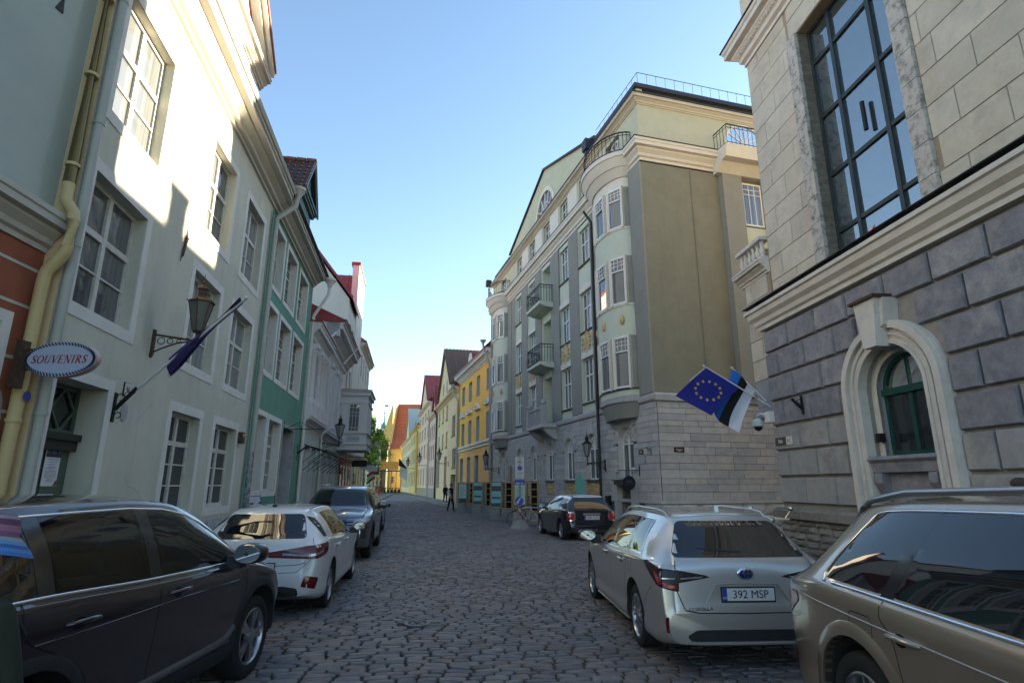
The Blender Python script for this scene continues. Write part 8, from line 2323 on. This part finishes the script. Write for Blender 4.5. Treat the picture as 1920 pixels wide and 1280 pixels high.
# ---- wooden exhibition stands on concrete blocks
M_wood = pm('stand_wood', (.42, .26, .12), .75, .2, 8, .2, 50)
M_conc = pm('concrete', (.30, .30, .295), .9, .12, 4, .4, 40, stain=.4)
M_teal = pm('poster_teal', (.25, .60, .62), .5, .05, 4, 0); M_tealp = pm('poster_pale', (.46, .70, .64), .5, .05, 4, 0)
M_pphoto = pm('poster_photo', (.10, .10, .11), .5, .9, 14, 0)
spots = [(-3.55, 38.6, 'farthest exhibition stand with pale text poster, next to the walking man', 0), (-2.28, 33.9, 'second exhibition stand from the far end with photo poster', 1), (-1.12, 30.2, 'third exhibition stand with turquoise poster, behind the bicycle wheel', 1), (.05, 26.9, 'nearest exhibition stand with pale text poster, behind the small black car', 0)]
for si, (x, y, lab, kind) in enumerate(spots):
    t = thing('exhibition_stand', lab, 'display stand', (x, y, 0), rad(-14), 'exhibition stands on the pavement')
    w, d, h0, h1 = 1.16, 2.9, .60, 1.88
    for k, (bx, by) in enumerate(((0, 0), (.6, 0), (0, 1.0), (0, 2.0))):
        m = MB(); m.prism([(bx - .02, 0.02), (bx + .58, .02), (bx + .58, .12), (bx + .54, .55), (bx + .02, .55), (bx - .02, .12)], 'y', by - .05, by + (.5 if by == 0 else .85)); m.build('concrete_block', M_conc, t)
    for (px, py) in ((0.03, 0), (.62, 0), (.82, 0), (w, 0), (0.03, d), (.03, d * .33), (.03, d * .66)):
        m = MB(); m.box(px - .035, px + .035, py - .035, py + .035, h0 - .05, h1); m.build('post', M_wood, t)
    for z in (h0, h1):
        m = MB(); m.box(0, w + .03, -.045, .045, z - .04, z + .03); m.build('rail', M_wood, t)
        m = MB(); m.box(-.01, .07, .046, d, z - .04, z + .03); m.build('rail', M_wood, t)
    for k in range(1, 4):
        z = h0 + (h1 - h0) * k / 4; m = MB(); m.box(.855, w - .035, -.03, .03, z - .02, z + .02); m.build('rung', M_wood, t)
    m = MB(); m.box(.84, w - .02, .05, .07, h0, h1); m.build('dark_backing', M_gap, t)
    px0, px1 = .085, .575
    if kind == 0:
        m = MB(); m.box(px0, px1, -.05, -.035, h0 + .30, h1 - .08); po = m.build('poster', M_tealp, t)
        for k in range(12):
            m = MB(); m.box(px0 + .05, px1 - .08 - .03 * (k % 3), -.052, -.0505, h1 - .25 - k * .055, h1 - .232 - k * .055); m.build('print_line', M_pgrey, po)
        m = MB(); m.box(px0, px1, -.05, -.035, h0 + .04, h0 + .295); m.build('photo', M_pphoto, t)
    else:
        m = MB(); m.box(px0, px1, -.05, -.035, h0 + .04, h1 - .03); po = m.build('poster', M_teal, t)
        for (z0, z1) in ((.03, .22), (.42, .52), (.80, 1.06)):
            m = MB(); m.box(px0 + (0 if z0 != .42 else .03), px1 - (0 if z0 != .42 else .03), -.053, -.0505, h0 + .04 + z0, h0 + .04 + z1); m.build('photo', M_pphoto, po)
        for k in range(5):
            m = MB(); m.box(px0 + .05, px1 - .1, -.053, -.0505, h0 + .60 + k * .028, h0 + .61 + k * .028); m.build('print_line', M_pgrey, po)
        put_text('1944', .05, M_pgrey, po, (px1 - .1, -.053, h1 - .09), FACE_OUT, extrude=.001)
    for k in range(3):
        y0 = .12 + k * d / 3; m = MB(); m.box(-.02, -.008, y0, y0 + d / 3 - .14, h0 + .05, h1 - .05); po = m.build('side_poster', M_teal if k % 2 == 0 else M_tealp, t)
        for (z0, z1) in ((.15, .45), (.7, .95)):
            m = MB(); m.box(-.024, -.0205, y0 + .05, y0 + d / 3 - .2, h0 + .05 + z0, h0 + .05 + z1); m.build('photo', M_pphoto, po)
# teal beach-flag banner and wooden ladder frame by the lamp
BN = thing('banner', 'tall pointed teal banner standing by the limestone wall', 'banner', GW(-5.3, .75, 0), rzG + .9)
m = MB(); m.prism([(-.14, .3), (.14, .3), (.14, 1.95), (0, 2.35), (-.14, 1.95)], 'y', -.01, .01); m.build('board', pm('banner_teal', (.10, .42, .33), .6, .06, 4, 0), BN)
m = MB(); m.box(-.13, .13, -.014, -.0105, 1.1, 1.25); m.build('band', pm('banner_purple', (.10, .03, .25), .6, .05, 4, 0), BN)
m = MB(); m.box(-.2, .2, -.15, .15, 0.03, .3); m.build('foot', M_conc, BN)
WF = thing('wooden_frame', 'raw timber ladder frame standing beside the downpipe', 'frame', GW(-4.5, .7, 0.03), rzG + 1.1)
for x in (0, .42):
    m = MB(); m.box(x - .03, x + .03, -.03, .03, 0, 1.75); m.build('post', M_wood, WF)
for k in range(5):
    m = MB(); m.box(.03, .39, -.02, .02, .25 + k * .34, .31 + k * .34); m.build('rung', M_wood, WF)
MB_ = thing('mailbox', 'small black letter box on the rough limestone base', 'mailbox', GW(-3.95, .02, .95), rzG)
m = MB(); m.box(-.13, .13, -.14, 0, 0, .34); m.build('box', M_black, MB_); m = MB(); m.prism([(-.16, .34), (0, .34), (0, .40), (-.16, .36)], 'x', -.15, .15); m.build('lid', M_black, MB_)
IP = thing('information_plate', 'narrow dark memorial plate on the limestone wall left of the traffic sign', 'plaque', GW(-18.9, .02, 2.2), rzG)
m = MB(); m.box(-.35, .35, -.03, 0, -.55, .75); m.build('plate', pm('bronze_plate', (.035, .028, .026), .5, .3, 20, .2, 30), IP)
for k in range(6):
    m = MB(); m.box(-.22, .22, -.034, -.0305, .45 - k * .14, .49 - k * .14); m.build('inscription', pm('bronze_text', (.11, .09, .08), .5, .1, 9, 0), IP)

# ---- traffic sign on concrete foot
M_galv = MATS['galvanised']
TS = thing('traffic_sign', 'tall no-entry zone sign with blue tow-away plate on a pole in a concrete foot', 'traffic sign', (.32, 24.05, .02))
m = MB(); m.tube([(0, 0, .2), (0, 0, 2.85)], .03, 10); m.build('pole', M_galv, TS)
m = MB(); m.lathe([(.43, 0), (.40, .05), (.20, .34), (.001, .36)], 4); m.build('concrete_foot', M_conc, TS)
M_swhite = pm('sign_white', (.50, .55, .57), .4, .04, 4, 0); M_sblue = pm('sign_blue', (.015, .05, .42), .4, .05, 4, 0); M_sred = pm('sign_redring', (.42, .03, .03), .4, .05, 4, 0)
m = MB(); m.box(-.205, .205, -.06, -.045, 1.95, 2.88); m.build('board_edge', M_ink, TS)
m = MB(); m.box(-.19, .19, -.064, -.0605, 1.965, 2.865); m.build('board', M_swhite, TS)
put_text('ALA', .10, M_ink, TS, (0, -.066, 2.80), FACE_OUT, extrude=.001)
def disc(r, z, y, mat, nm): mm = MB(); mm.lathe([(.001, 0), (r, 0), (r, .003)], 28, 0, (0, y, z), 'y'); return mm.build(nm, mat, TS)
disc(.105, 2.65, -.069, M_sred, 'red_ring'); disc(.085, 2.65, -.0725, M_swhite, 'white_disc'); disc(.105, 2.41, -.069, M_sred, 'red_ring'); disc(.09, 2.41, -.0725, M_sblue, 'blue_disc')
m = MB(); m.box(-.05, .05, -.076, -.073, 2.625, 2.66); m.prism([(-.035, 2.66), (.035, 2.66), (.022, 2.685), (-.022, 2.685)], 'y', -.076, -.073); m.build('car_symbol', M_ink, TS)
m = MB(); m.prism([(-.07, 2.34), (-.06, 2.33), (.07, 2.48), (.06, 2.49)], 'y', -.076, -.073); m.build('red_bar', M_sred, TS)
for k, tx_ in enumerate(('VÄLJA ARVATUD', 'LOA ALUSEL SÕITJAD', 'TEENINDUS', 'KELL 6-11', '', 'KV. ELANIKE LOAGA', 'AUTOD')):
    if tx_: put_text(tx_, .034, M_ink, TS, (0, -.066, 2.24 - k * .042), FACE_OUT, extrude=.0006)
m = MB(); m.box(-.20, .20, -.06, -.045, 1.73, 1.93); m.build('blue_plate', M_sblue, TS)
m = MB(); m.prism([(-.16, 1.77), (.0, 1.77), (.0, 1.80), (-.04, 1.80), (-.06, 1.84), (-.12, 1.84), (-.16, 1.80)], 'y', -.064, -.0605); m.prism([(.03, 1.77), (.16, 1.77), (.16, 1.79), (.12, 1.82), (.07, 1.82), (.03, 1.79)], 'y', -.064, -.0605); m.tube([(-.02, -.062, 1.80), (.02, -.062, 1.89), (.05, -.062, 1.83)], .006, 4); tag(m.build('tow_symbol', M_swhite, TS), kind='stuff')
m = MB(); m.lathe([(.001, 0), (.19, 0), (.19, .01), (.001, .01)], 32, 0, (-.03, -.05, 1.1), 'y'); m.build('arrow_disc', M_sblue, TS)
m = MB(); m.lathe([(.19, 0), (.19, -.004), (.175, -.004), (.175, 0)], 32, 0, (-.03, -.055, 1.1), 'y'); m.build('arrow_rim', M_swhite, TS)
m = MB(); m.prism([(.06, 1.24), (-.05, 1.05), (-.02, 1.03), (-.13, .98), (-.14, 1.10), (-.11, 1.08), (.03, 1.26)], 'y', -.056, -.051); m.build('arrow', M_swhite, TS)
for z, mt in ((.88, M_sred), (.74, M_swhite), (.60, M_sred)):
    m = MB(); m.tube([(0, 0, z - .06), (0, 0, z + .06)], .034, 10); m.build('pole_band', mt, TS)
RK = thing('bike_rail', 'galvanised tube railing behind the traffic sign', 'railing', (.45, 25.3, .02), rad(-6))
m = MB(); m.tube([(0, 0, .0), (0, 0, .72), (.05, 0, .8), (1.25, 0, .8), (1.3, 0, .72), (1.3, 0, 0)], .03, 8); m.build('rail', M_galv, RK, smooth=50)
# ---- bicycle
BK = thing('bicycle', 'pale racing bicycle with thin wheels leaning by the traffic sign', 'bicycle', (.12, 24.75, .02), rad(-8))
M_bike = paint('paint_bike', (.55, .52, .42), .1, .3, grime=.05)
def bwheel(x):
    m = MB(); m.lathe([(.325, -.015), (.342, -.012), (.345, 0), (.342, .012), (.325, .015)], 36, 0, (0, 0, 0), 'y'); w = m.build('wheel', M_tyre, BK, (x, 0, .345), smooth=40)
    m = MB(); m.lathe([(.325, -.012), (.315, 0), (.325, .012)], 36, 0, (0, 0, 0), 'y'); m.build('rim', M_alloy, w, smooth=40)
    m = MB(); 
    for k in range(18): a = 2*PI*k/18; m.tube([(.02*math.cos(a+.5), .015 * (-1)**k, .02*math.sin(a+.5)), (.318*math.cos(a), 0, .318*math.sin(a))], .0014, 3)
    tag(m.build('spokes', M_chrome, w), kind='stuff')
    m = MB(); m.tube([(0, -.04, 0), (0, .04, 0)], .02, 8); m.build('hub', M_chrome, w)
bwheel(0); bwheel(1.0)
fr_ = [((.0, .345), (.16, .78)), ((.16, .78), (.66, .82)), ((.16, .72), (.55, .28)), ((.55, .28), (.66, .82)), ((.55, .28), (1.0, .345)), ((1.0, .345), (.66, .80)), ((.16, .78), (.18, .92)), ((.66, .82), (.69, .93))]
for (p, q) in fr_:
    m = MB(); m.tube([(p[0], 0, p[1]), (q[0], 0, q[1])], .016, 8); m.build('frame_tube', M_bike, BK, smooth=50)
m = MB(); m.ell((.70, 0, .95), (.13, .07, .03), 12, 6); m.build('saddle', pm('saddle_brown', (.10, .04, .02), .6, .1, 8, 0), BK, smooth=60)
m = MB(); m.tube([(.18, -.22, .93), (.18, 0, .94), (.18, .22, .93)], .012, 8); m.tube([(.18, .22, .93), (.06, .22, .92), (.04, .22, .84), (.12, .22, .78)], .012, 8); m.tube([(.18, -.22, .93), (.06, -.22, .92), (.04, -.22, .84), (.12, -.22, .78)], .012, 8); m.build('handlebar', M_chrome, BK, smooth=50)
m = MB(); m.lathe([(.09, -.004), (.09, .004), (.02, .004)], 20, 0, (.55, -.05, .28), 'y'); m.tube([(.55, -.06, .28), (.50, -.07, .12)], .01, 6); m.tube([(.55, .06, .28), (.60, .07, .44)], .01, 6); m.build('crankset', M_chrome, BK)

# ================================================================ people
M_skin = pm('skin', (.42, .25, .18), .6, .08, 9, 0)
def cloth(n, c): return pm('cloth_' + n, c, .9, .15, 12, .2, 60)
def person(label, loc, rz, h, J, mats, hair, group=None, extra=None):
    """J: joint name -> (x, y, z) for a 1.75 m figure facing -y; body is one skinned surface; mats: dict region -> material"""
    t = thing('person', label, 'person', loc, rz, group)
    t.scale = (h / 1.75,) * 3
    rad_ = dict(pelvis=(.15, .115), spine=(.135, .105), chest=(.165, .115), neck=(.055, .055), head0=(.075, .085), head1=(.082, .10), head2=(.055, .07), shl=(.07, .07), shr=(.07, .07), ell=(.046, .046), elr=(.046, .046), wrl=(.034, .034), wrr=(.034, .034), hal=(.038, .025), har=(.038, .025), hil=(.095, .10), hir=(.095, .10), knl=(.062, .065), knr=(.062, .065), anl=(.045, .05), anr=(.045, .05), tol=(.04, .032), tor=(.04, .032))
    E_ = [('pelvis', 'spine'), ('spine', 'chest'), ('chest', 'neck'), ('neck', 'head0'), ('head0', 'head1'), ('head1', 'head2'), ('chest', 'shl'), ('chest', 'shr'), ('shl', 'ell'), ('ell', 'wrl'), ('wrl', 'hal'), ('shr', 'elr'), ('elr', 'wrr'), ('wrr', 'har'), ('pelvis', 'hil'), ('pelvis', 'hir'), ('hil', 'knl'), ('knl', 'anl'), ('anl', 'tol'), ('hir', 'knr'), ('knr', 'anr'), ('anr', 'tor')]
    for s_ in 'lr':      # fingers
        w, hd_ = Vector(J['wr' + s_]), Vector(J['ha' + s_]); d = (hd_ - w).normalized(); sd = d.cross(Vector((0, 1, 0))); sd = (sd if sd.length > .1 else d.cross(Vector((1, 0, 0)))).normalized()
        for k, (o_, l_) in enumerate(((-.026, .055), (-.009, .066), (.009, .062), (.026, .05))):
            J['f%s%d' % (s_, k)] = tuple(hd_ + sd * o_ + d * .02); J['g%s%d' % (s_, k)] = tuple(hd_ + sd * o_ * 1.15 + d * (.02 + l_) + Vector((0, -.018, 0)))
            rad_['f%s%d' % (s_, k)] = (.011, .011); rad_['g%s%d' % (s_, k)] = (.008, .008); E_ += [('ha' + s_, 'f%s%d' % (s_, k)), ('f%s%d' % (s_, k), 'g%s%d' % (s_, k))]
        J['th' + s_] = tuple(hd_ + sd * .045 + Vector((0, -.02, 0)) - d * .015); J['ti' + s_] = tuple(hd_ + sd * .062 + Vector((0, -.035, 0)) + d * .03)
        rad_['th' + s_] = (.013, .013); rad_['ti' + s_] = (.009, .009); E_ += [('wr' + s_, 'th' + s_), ('th' + s_, 'ti' + s_)]
    names = list(J); me = bpy.data.meshes.new('sk'); me.from_pydata([J[n] for n in names], [(names.index(a), names.index(b)) for a, b in E_], [])
    o = bpy.data.objects.new('sk', me); COL.objects.link(o)
    sk = o.modifiers.new('s', 'SKIN'); sk.use_smooth_shade = True
    for i, n in enumerate(names):
        me.skin_vertices[0].data[i].radius = rad_[n]; me.skin_vertices[0].data[i].use_root = (n == 'pelvis')
    o.modifiers.new('u', 'SUBSURF').levels = 2
    dg = bpy.context.evaluated_depsgraph_get(); out = bpy.data.meshes.new_from_object(o.evaluated_get(dg))
    bpy.data.objects.remove(o)
    regs = {'head': ('head0', 'head1', 'head2', 'neck'), 'hand': tuple(n for n in names if n[:2] in ('ha', 'fl', 'fr', 'gl', 'gr', 'th', 'ti')), 'arm': ('ell', 'elr', 'wrl', 'wrr', 'sl2', 'sr2'), 'torso': ('spine', 'chest', 'shl', 'shr'), 'leg': ('pelvis', 'hil', 'hir', 'knl', 'knr', 'anl', 'anr'), 'foot': ('tol', 'tor')}
    order = list(regs); out.materials.clear()
    for r in order: out.materials.append(mats[r])
    segs = []
    for a, b in E_:
        for tt in (0, .25, .5, .75, 1):
            n = a if tt <= .5 else b
            if {a, b} == {'shl', 'ell'} or {a, b} == {'shr', 'elr'}: n = 'ell' if tt > .12 else a
            if b in ('tol', 'tor'): n = b if tt > .15 else a
            for ri, r in enumerate(order):
                if n in regs[r]: segs.append((Vector(J[a]).lerp(Vector(J[b]), tt), ri)); break
    from mathutils.kdtree import KDTree
    kd = KDTree(len(segs))
    for i, sgm in enumerate(segs): kd.insert(sgm[0], i)
    kd.balance()
    for p in out.polygons: p.material_index = segs[kd.find(p.center)[1]][1]; p.use_smooth = True
    body = ob('body', out, t)
    hc = Vector(J['head1']); f = (Vector(J['nose']) - hc).normalized() if 'nose' in J else Vector((0, -1, 0))
    sdv = f.cross(Vector((0, 0, 1))).normalized()
    m = MB(); n_ = hc + f * .095 + Vector((0, 0, -.01)); m.ell(tuple(n_), (.016, .02, .026), 8, 6); m.build('nose', M_skin, body, smooth=60)
    for s_ in (-1, 1):
        e = hc + f * .078 + sdv * .032 * s_ + Vector((0, 0, .022)); m = MB(); m.ell(tuple(e), (.013, .012, .009), 8, 6); m.build('eye', M_ink, body, smooth=60)
        e = hc + sdv * .085 * s_ - f * .0; m = MB(); m.ell(tuple(e), (.016, .022, .032), 8, 6); m.build('ear', M_skin, body, smooth=60)
    e = hc + f * .082 + Vector((0, 0, -.052)); m = MB(); m.ell(tuple(e), (.026, .012, .008), 8, 6); m.build('mouth', pm('lips', (.30, .10, .09), .6, .1, 8, 0), body, smooth=60)
    if hair: hair(t, body, hc, f, sdv)
    if extra: extra(t, body)
    return t
def stand(lean=0., step=.18, arms=.08):
    return dict(pelvis=(0, 0, .95), spine=(0, -.01, 1.12), chest=(0, -.01, 1.36), neck=(0, -.005, 1.50), head0=(0, -.02, 1.57), head1=(0, -.025, 1.645), head2=(0, -.01, 1.715),
        shl=(.175, 0, 1.42), shr=(-.175, 0, 1.42), ell=(.235, .03 + arms, 1.15), elr=(-.235, .03 - arms, 1.15), wrl=(.22, -.06 + arms * 1.5, .92), wrr=(-.22, -.06 - arms * 1.5, .92), hal=(.215, -.08 + arms * 1.6, .85), har=(-.215, -.08 - arms * 1.6, .85),
        hil=(.095, 0, .89), hir=(-.095, 0, .89), knl=(.10, -step * .7, .50), knr=(-.10, step * .35, .50), anl=(.10, -step, .085), anr=(-.10, step, .10), tol=(.115, -step - .15, .035), tor=(-.115, step - .13, .045))
def short_hair(mat, l=1.0):
    def f(t, body, hc, fw, sd):
        m = MB(); m.ell(tuple(hc + Vector((0, .018, .045))), (.088, .10, .075 * l), 14, 9); m.build('hair', mat, body, smooth=60)
    return f
def long_hair(mat):
    def f(t, body, hc, fw, sd):
        m = MB(); m.ell(tuple(hc + Vector((0, .02, .04))), (.092, .105, .08), 14, 9); m.tube([tuple(hc + Vector((0, .05, .03))), tuple(hc + Vector((0, .09, -.1))), tuple(hc + Vector((0, .10, -.26)))], [.09, .085, .04], 10); m.build('hair', mat, body, smooth=60)
    return f
H_dark = pm('hair_dark', (.015, .012, .01), .7, .2, 40, .3, 60); H_blond = pm('hair_blond', (.38, .26, .12), .7, .2, 40, .3, 60); H_brown = pm('hair_brown', (.05, .03, .02), .7, .2, 40, .3, 60)
blk, wht, burg, jean = cloth('black', (.012, .012, .015)), cloth('white', (.55, .56, .60)), cloth('burgundy', (.035, .012, .018)), cloth('jeans', (.05, .06, .09))
J = stand(); J.update(elr=(-.26, .10, 1.16), wrr=(-.17, -.04, .98), har=(-.13, -.05, .93))
person('man in dark waistcoat with white sleeves and black trousers crossing the street', (-4.05, 39.0, .03), rad(60), 1.78, J, dict(head=M_skin, hand=M_skin, arm=wht, torso=burg, leg=blk, foot=blk), short_hair(H_dark))
def bag(t, body):
    m = MB(); m.ell((0, .17, 1.22), (.15, .09, .22), 12, 8, 0, .8); m.build('backpack', blk, t, smooth=60)
person('fair-haired person in black jacket and white shoes by the dark doorway', (-6.0, 53.0, .1), rad(20), 1.68, stand(step=.2), dict(head=M_skin, hand=M_skin, arm=blk, torso=blk, leg=blk, foot=wht), long_hair(H_blond), extra=bag)
person('dark-haired person in black walking in the distance just over the grey SUV', (-16.6, 62.5, .05), rad(190), 1.78, stand(), dict(head=M_skin, hand=M_skin, arm=blk, torso=blk, leg=jean, foot=blk), short_hair(H_dark))
person('distant red-haired person in dark clothes left of the far pair', (-22.6, 90, .05), rad(20), 1.68, stand(), dict(head=M_skin, hand=M_skin, arm=jean, torso=blk, leg=blk, foot=blk), long_hair(pm('hair_red', (.16, .05, .02), .7, .2, 40, 0)))
person('distant person in black T-shirt and pale jeans standing in the street', (-21.5, 93, .05), rad(-10), 1.75, stand(step=.06), dict(head=M_skin, hand=M_skin, arm=M_skin, torso=blk, leg=cloth('pale_jeans', (.14, .15, .18)), foot=blk), short_hair(H_brown))
person('brown-haired passer-by on the pavement behind the bronze SUV', (5.72, 6.6, .115), rad(170), 1.72, stand(step=.1), dict(head=M_skin, hand=M_skin, arm=jean, torso=jean, leg=blk, foot=blk), short_hair(H_brown))
# person with striped bucket hat at the left edge
olive = cloth('olive_green', (.022, .028, .018))
def plaid():
    m, n, l, b = _m('hat_plaid')
    geo = n.new('ShaderNodeTexCoord'); sp = n.new('ShaderNodeSeparateXYZ'); l.new(geo.outputs['UV'], sp.inputs[0])
    r = n.new('ShaderNodeValToRGB'); r.color_ramp.interpolation = 'CONSTANT'
    cols = [(.03, .14, .42), (.05, .20, .50), (.02, .09, .30), (.10, .26, .50), (.26, .30, .32), (.20, .06, .14), (.30, .12, .20), (.12, .03, .08), (.28, .22, .25), (.16, .04, .09)]
    while len(r.color_ramp.elements) < len(cols): r.color_ramp.elements.new(.5)
    for i, c in enumerate(cols): r.color_ramp.elements[i].position = i / len(cols); r.color_ramp.elements[i].color = (*c, 1)
    l.new(sp.outputs[1], r.inputs[0])
    wv = n.new('ShaderNodeMath'); wv.operation = 'SINE'; mu = n.new('ShaderNodeMath'); mu.operation = 'MULTIPLY'; mu.inputs[1].default_value = 600.
    l.new(sp.outputs[0], mu.inputs[0]); l.new(mu.outputs[0], wv.inputs[0])
    mr = n.new('ShaderNodeMapRange'); mr.inputs[1].default_value = .3; mr.inputs[2].default_value = .9; mr.inputs[3].default_value = 0; mr.inputs[4].default_value = .35; l.new(wv.outputs[0], mr.inputs[0])
    mx = n.new('ShaderNodeMixRGB'); l.new(mr.outputs[0], mx.inputs[0]); l.new(r.outputs[0], mx.inputs[1]); mx.inputs[2].default_value = (.22, .24, .22, 1)
    l.new(mx.outputs[0], b.inputs['Base Color']); b.inputs['Roughness'].default_value = .9
    return m
M_hat = plaid()
def hat(t, body, hc, f, sd):
    short_hair(H_brown)(t, body, hc, f, sd)
    N = 48
    prof = [(.175, -.055, 0.), (.150, -.015, .25), (.118, .025, .5), (.110, .035, .55), (.105, .10, .8), (.09, .118, .92), (.001, .122, .999)]
    vs, fs, uv = [], [], []
    for i, (r, z, v) in enumerate(prof):
        for k in range(N): a = 2*PI*k/N; vs.append((r * math.cos(a), r * math.sin(a) * 1.08, z + .008 * math.sin(3*a) * (1 - v))); uv.append((k / N, v))
    for i in range(len(prof) - 1):
        for k in range(N): fs.append((i*N + k, i*N + (k+1) % N, (i+1)*N + (k+1) % N, (i+1)*N + k))
    me = bpy.data.meshes.new('hat'); me.from_pydata(vs, [], fs); ul = me.uv_layers.new(name='uv')
    for p in me.polygons:
        p.use_smooth = True
        for li in p.loop_indices: ul.data[li].uv = uv[me.loops[li].vertex_index]
    me.materials.append(M_hat)
    o = ob('bucket_hat', me, body, tuple(hc + Vector((0, 0, .045)))); o.rotation_euler = (rad(6), rad(4), 0)
def pack(t, body):
    m = MB(); m.ell((0, .20, 1.15), (.20, .13, .30), 16, 10, 0, .7); bp_ = m.build('backpack', olive, t, smooth=60)
    m = MB(); m.tube([(-.2, .1, 1.36), (-.19, -.02, 1.44), (-.17, -.12, 1.32), (-.18, -.1, 1.1), (-.2, .08, .95)], .022, 8); m.tube([(.2, .1, 1.36), (.19, -.02, 1.44), (.17, -.12, 1.32), (.18, -.1, 1.1), (.2, .08, .95)], .022, 8); m.build('straps', blk, bp_)
    m = MB(); m.box(-.06, .06, .325, .345, 1.25, 1.3); m.build('label_patch', pm('patch_orange', (.25, .06, .02), .8, .1, 9, 0), bp_)
person('person in striped bucket hat and dark green backpack at the left edge', (-2.03, 2.28, .03), rad(172), 1.57, stand(step=.12), dict(head=M_skin, hand=M_skin, arm=olive, torso=olive, leg=jean, foot=blk), hat, extra=pack)

# ================================================================ far end of the street: cafe terrace, planters, shop signs
CF = thing('cafe_terrace', 'cafe terrace frame with orange awning at the far bend', 'terrace', (-29.6, 128, 0), rad(-8))
for x in (0, 2.2, 4.4):
    for y in (0, 3):
        m = MB(); m.tube([(x, y, 0), (x, y, 4.6)], .07, 6); m.build('post', M_zinc, CF)
m = MB(); m.box(-.3, 4.7, -.3, 3.3, 4.6, 4.8); m.build('roof_frame', M_zinc, CF)
m = MB(); m.box(.2, 4.4, 1, 1.1, 5.0, 6.7); m.build('awning_board', pm('awning_orange', (.62, .28, .06), .8, .08, 3, 0), CF)
for k in range(6):
    m = MB(); m.prism([(-.9, 2.5), (0, 3.0), (0, 3.06), (-.9, 2.56)], 'x', -1.6 + k * .45, -1.17 + k * .45); m.build('awning_stripe', pm('awning_red', (.55, .07, .03), .8, .08, 3, 0) if k % 2 == 0 else MATS['awning_orange'], CF)
PLT = thing('planter_fence', 'dark timber terrace fence with plants at the far bend', 'planter', (-25.6, 115.5, .02), rad(-6))
for k in range(6):
    m = MB(); m.box(k * .72, k * .72 + .1, 0, .1, 0, 1.15); m.build('post', M_darkwood, PLT)
for z in (.15, 1.05):
    m = MB(); m.box(0, 3.7, .02, .08, z, z + .12); m.build('rail', M_darkwood, PLT)
for k in range(5):
    m = MB(); m.ell((.4 + k * .72, .5, .55), (.3, .25, .35), 8, 6); m.build('plant', M_leafd, PLT, smooth=60)
OB_ = thing('waste_bin', 'orange-red bin beside the terrace fence', 'bin', (-27.2, 119, .02))
m = MB(); m.lathe([(.62, 0), (.7, 1.35), (.72, 1.4), (.4, 1.45)], 14); m.build('drum', pm('bin_orange', (.50, .11, .04), .6, .1, 4, 0), OB_, smooth=40)
m = MB(); m.lathe([(.72, 1.4), (.74, 1.5), (.001, 1.55)], 14); m.build('lid', MATS['bin_orange'], OB_)
for i, (x, off, z, w, h, c, lab) in enumerate(((35.6, 1.1, 3.0, .9, .38, (.02, .015, .012), 'dark carved hanging sign on the salmon shop front'), (40.0, 1.2, 2.9, .8, .3, (.55, .55, .55), 'pale hanging shop sign past the dark one'), (44.5, 1.3, 2.9, .8, .32, (.6, .6, .58), 'white hanging shop sign on the sunlit house'), (47.5, 1.4, 2.8, .55, .5, (.28, .09, .03), 'rust-red hanging shop sign at the end of the left row'))):
    t = thing('hanging_sign', lab, 'sign', WL(x, 0, z), rzL)
    m = MB(); m.tube([(0, 0, h), (0, -off - w * .4, h)], .02, 6); m.build('arm', M_black, t)
    m = MB(); m.box(-.03, .03, -off - w/2, -off + w/2, -h/2, h/2); m.build('board', pm('shopsign_%d' % i, c, .6, .1, 4, 0), t)
    for yy in (-off - w*.3, -off + w*.3):
        m = MB(); m.tube([(0, yy, h/2), (0, yy, h)], .01, 5); m.build('hanger', M_black, t)
FW = thing('flag', 'small striped flag hanging low past the left shop signs', 'flag', WL(50.5, 0, 2.2), rzL)
m = MB(); m.tube([(0, 0, 0), (0, -1.2, .9)], .02, 6); m.build('pole', M_poleW, FW)
for k, c in enumerate((M_sred, M_swhite, pm('flag_green', (.02, .25, .12), .8, .1, 4, 0))):
    m = MB(); m.grid([[(.0 + .04 * math.sin(u), -.5 - .35 * v - u * .0 - k * .0, .35 + .27 * v - u * .12 - k * .28) for v in (0, 1, 2)] for u in range(3)]); m.build('stripe', c, FW)
F2 = thing('flag', 'dark flag slanting from the far cream yellow house', 'flag', QW(-66, .1, 4.5), rzQ)
m = MB(); m.tube([(0, 0, 0), (0, -2.4, 2.6)], .05, 6); m.build('pole', M_poleW, F2)
m = MB(); m.grid([[(.1 * math.sin(u + v), -2.3 + .28 * v, 2.5 - .3 * v - u * .35) for v in range(7)] for u in range(5)]); m.build('fabric', blk, F2, smooth=60)
F3 = thing('flag', 'white banner hanging from the far light yellow house', 'flag', QW(-60, .1, 4.2), rzQ)
m = MB(); m.tube([(0, 0, 0), (0, -2.4, 1.0)], .05, 6); m.build('pole', M_poleW, F3)
m = MB(); m.grid([[(.1 * math.sin(u + v), -2.3 + .3 * v, 1.0 - .12 * v - u * .42) for v in range(6)] for u in range(6)]); m.build('fabric', wht, F3, smooth=60)
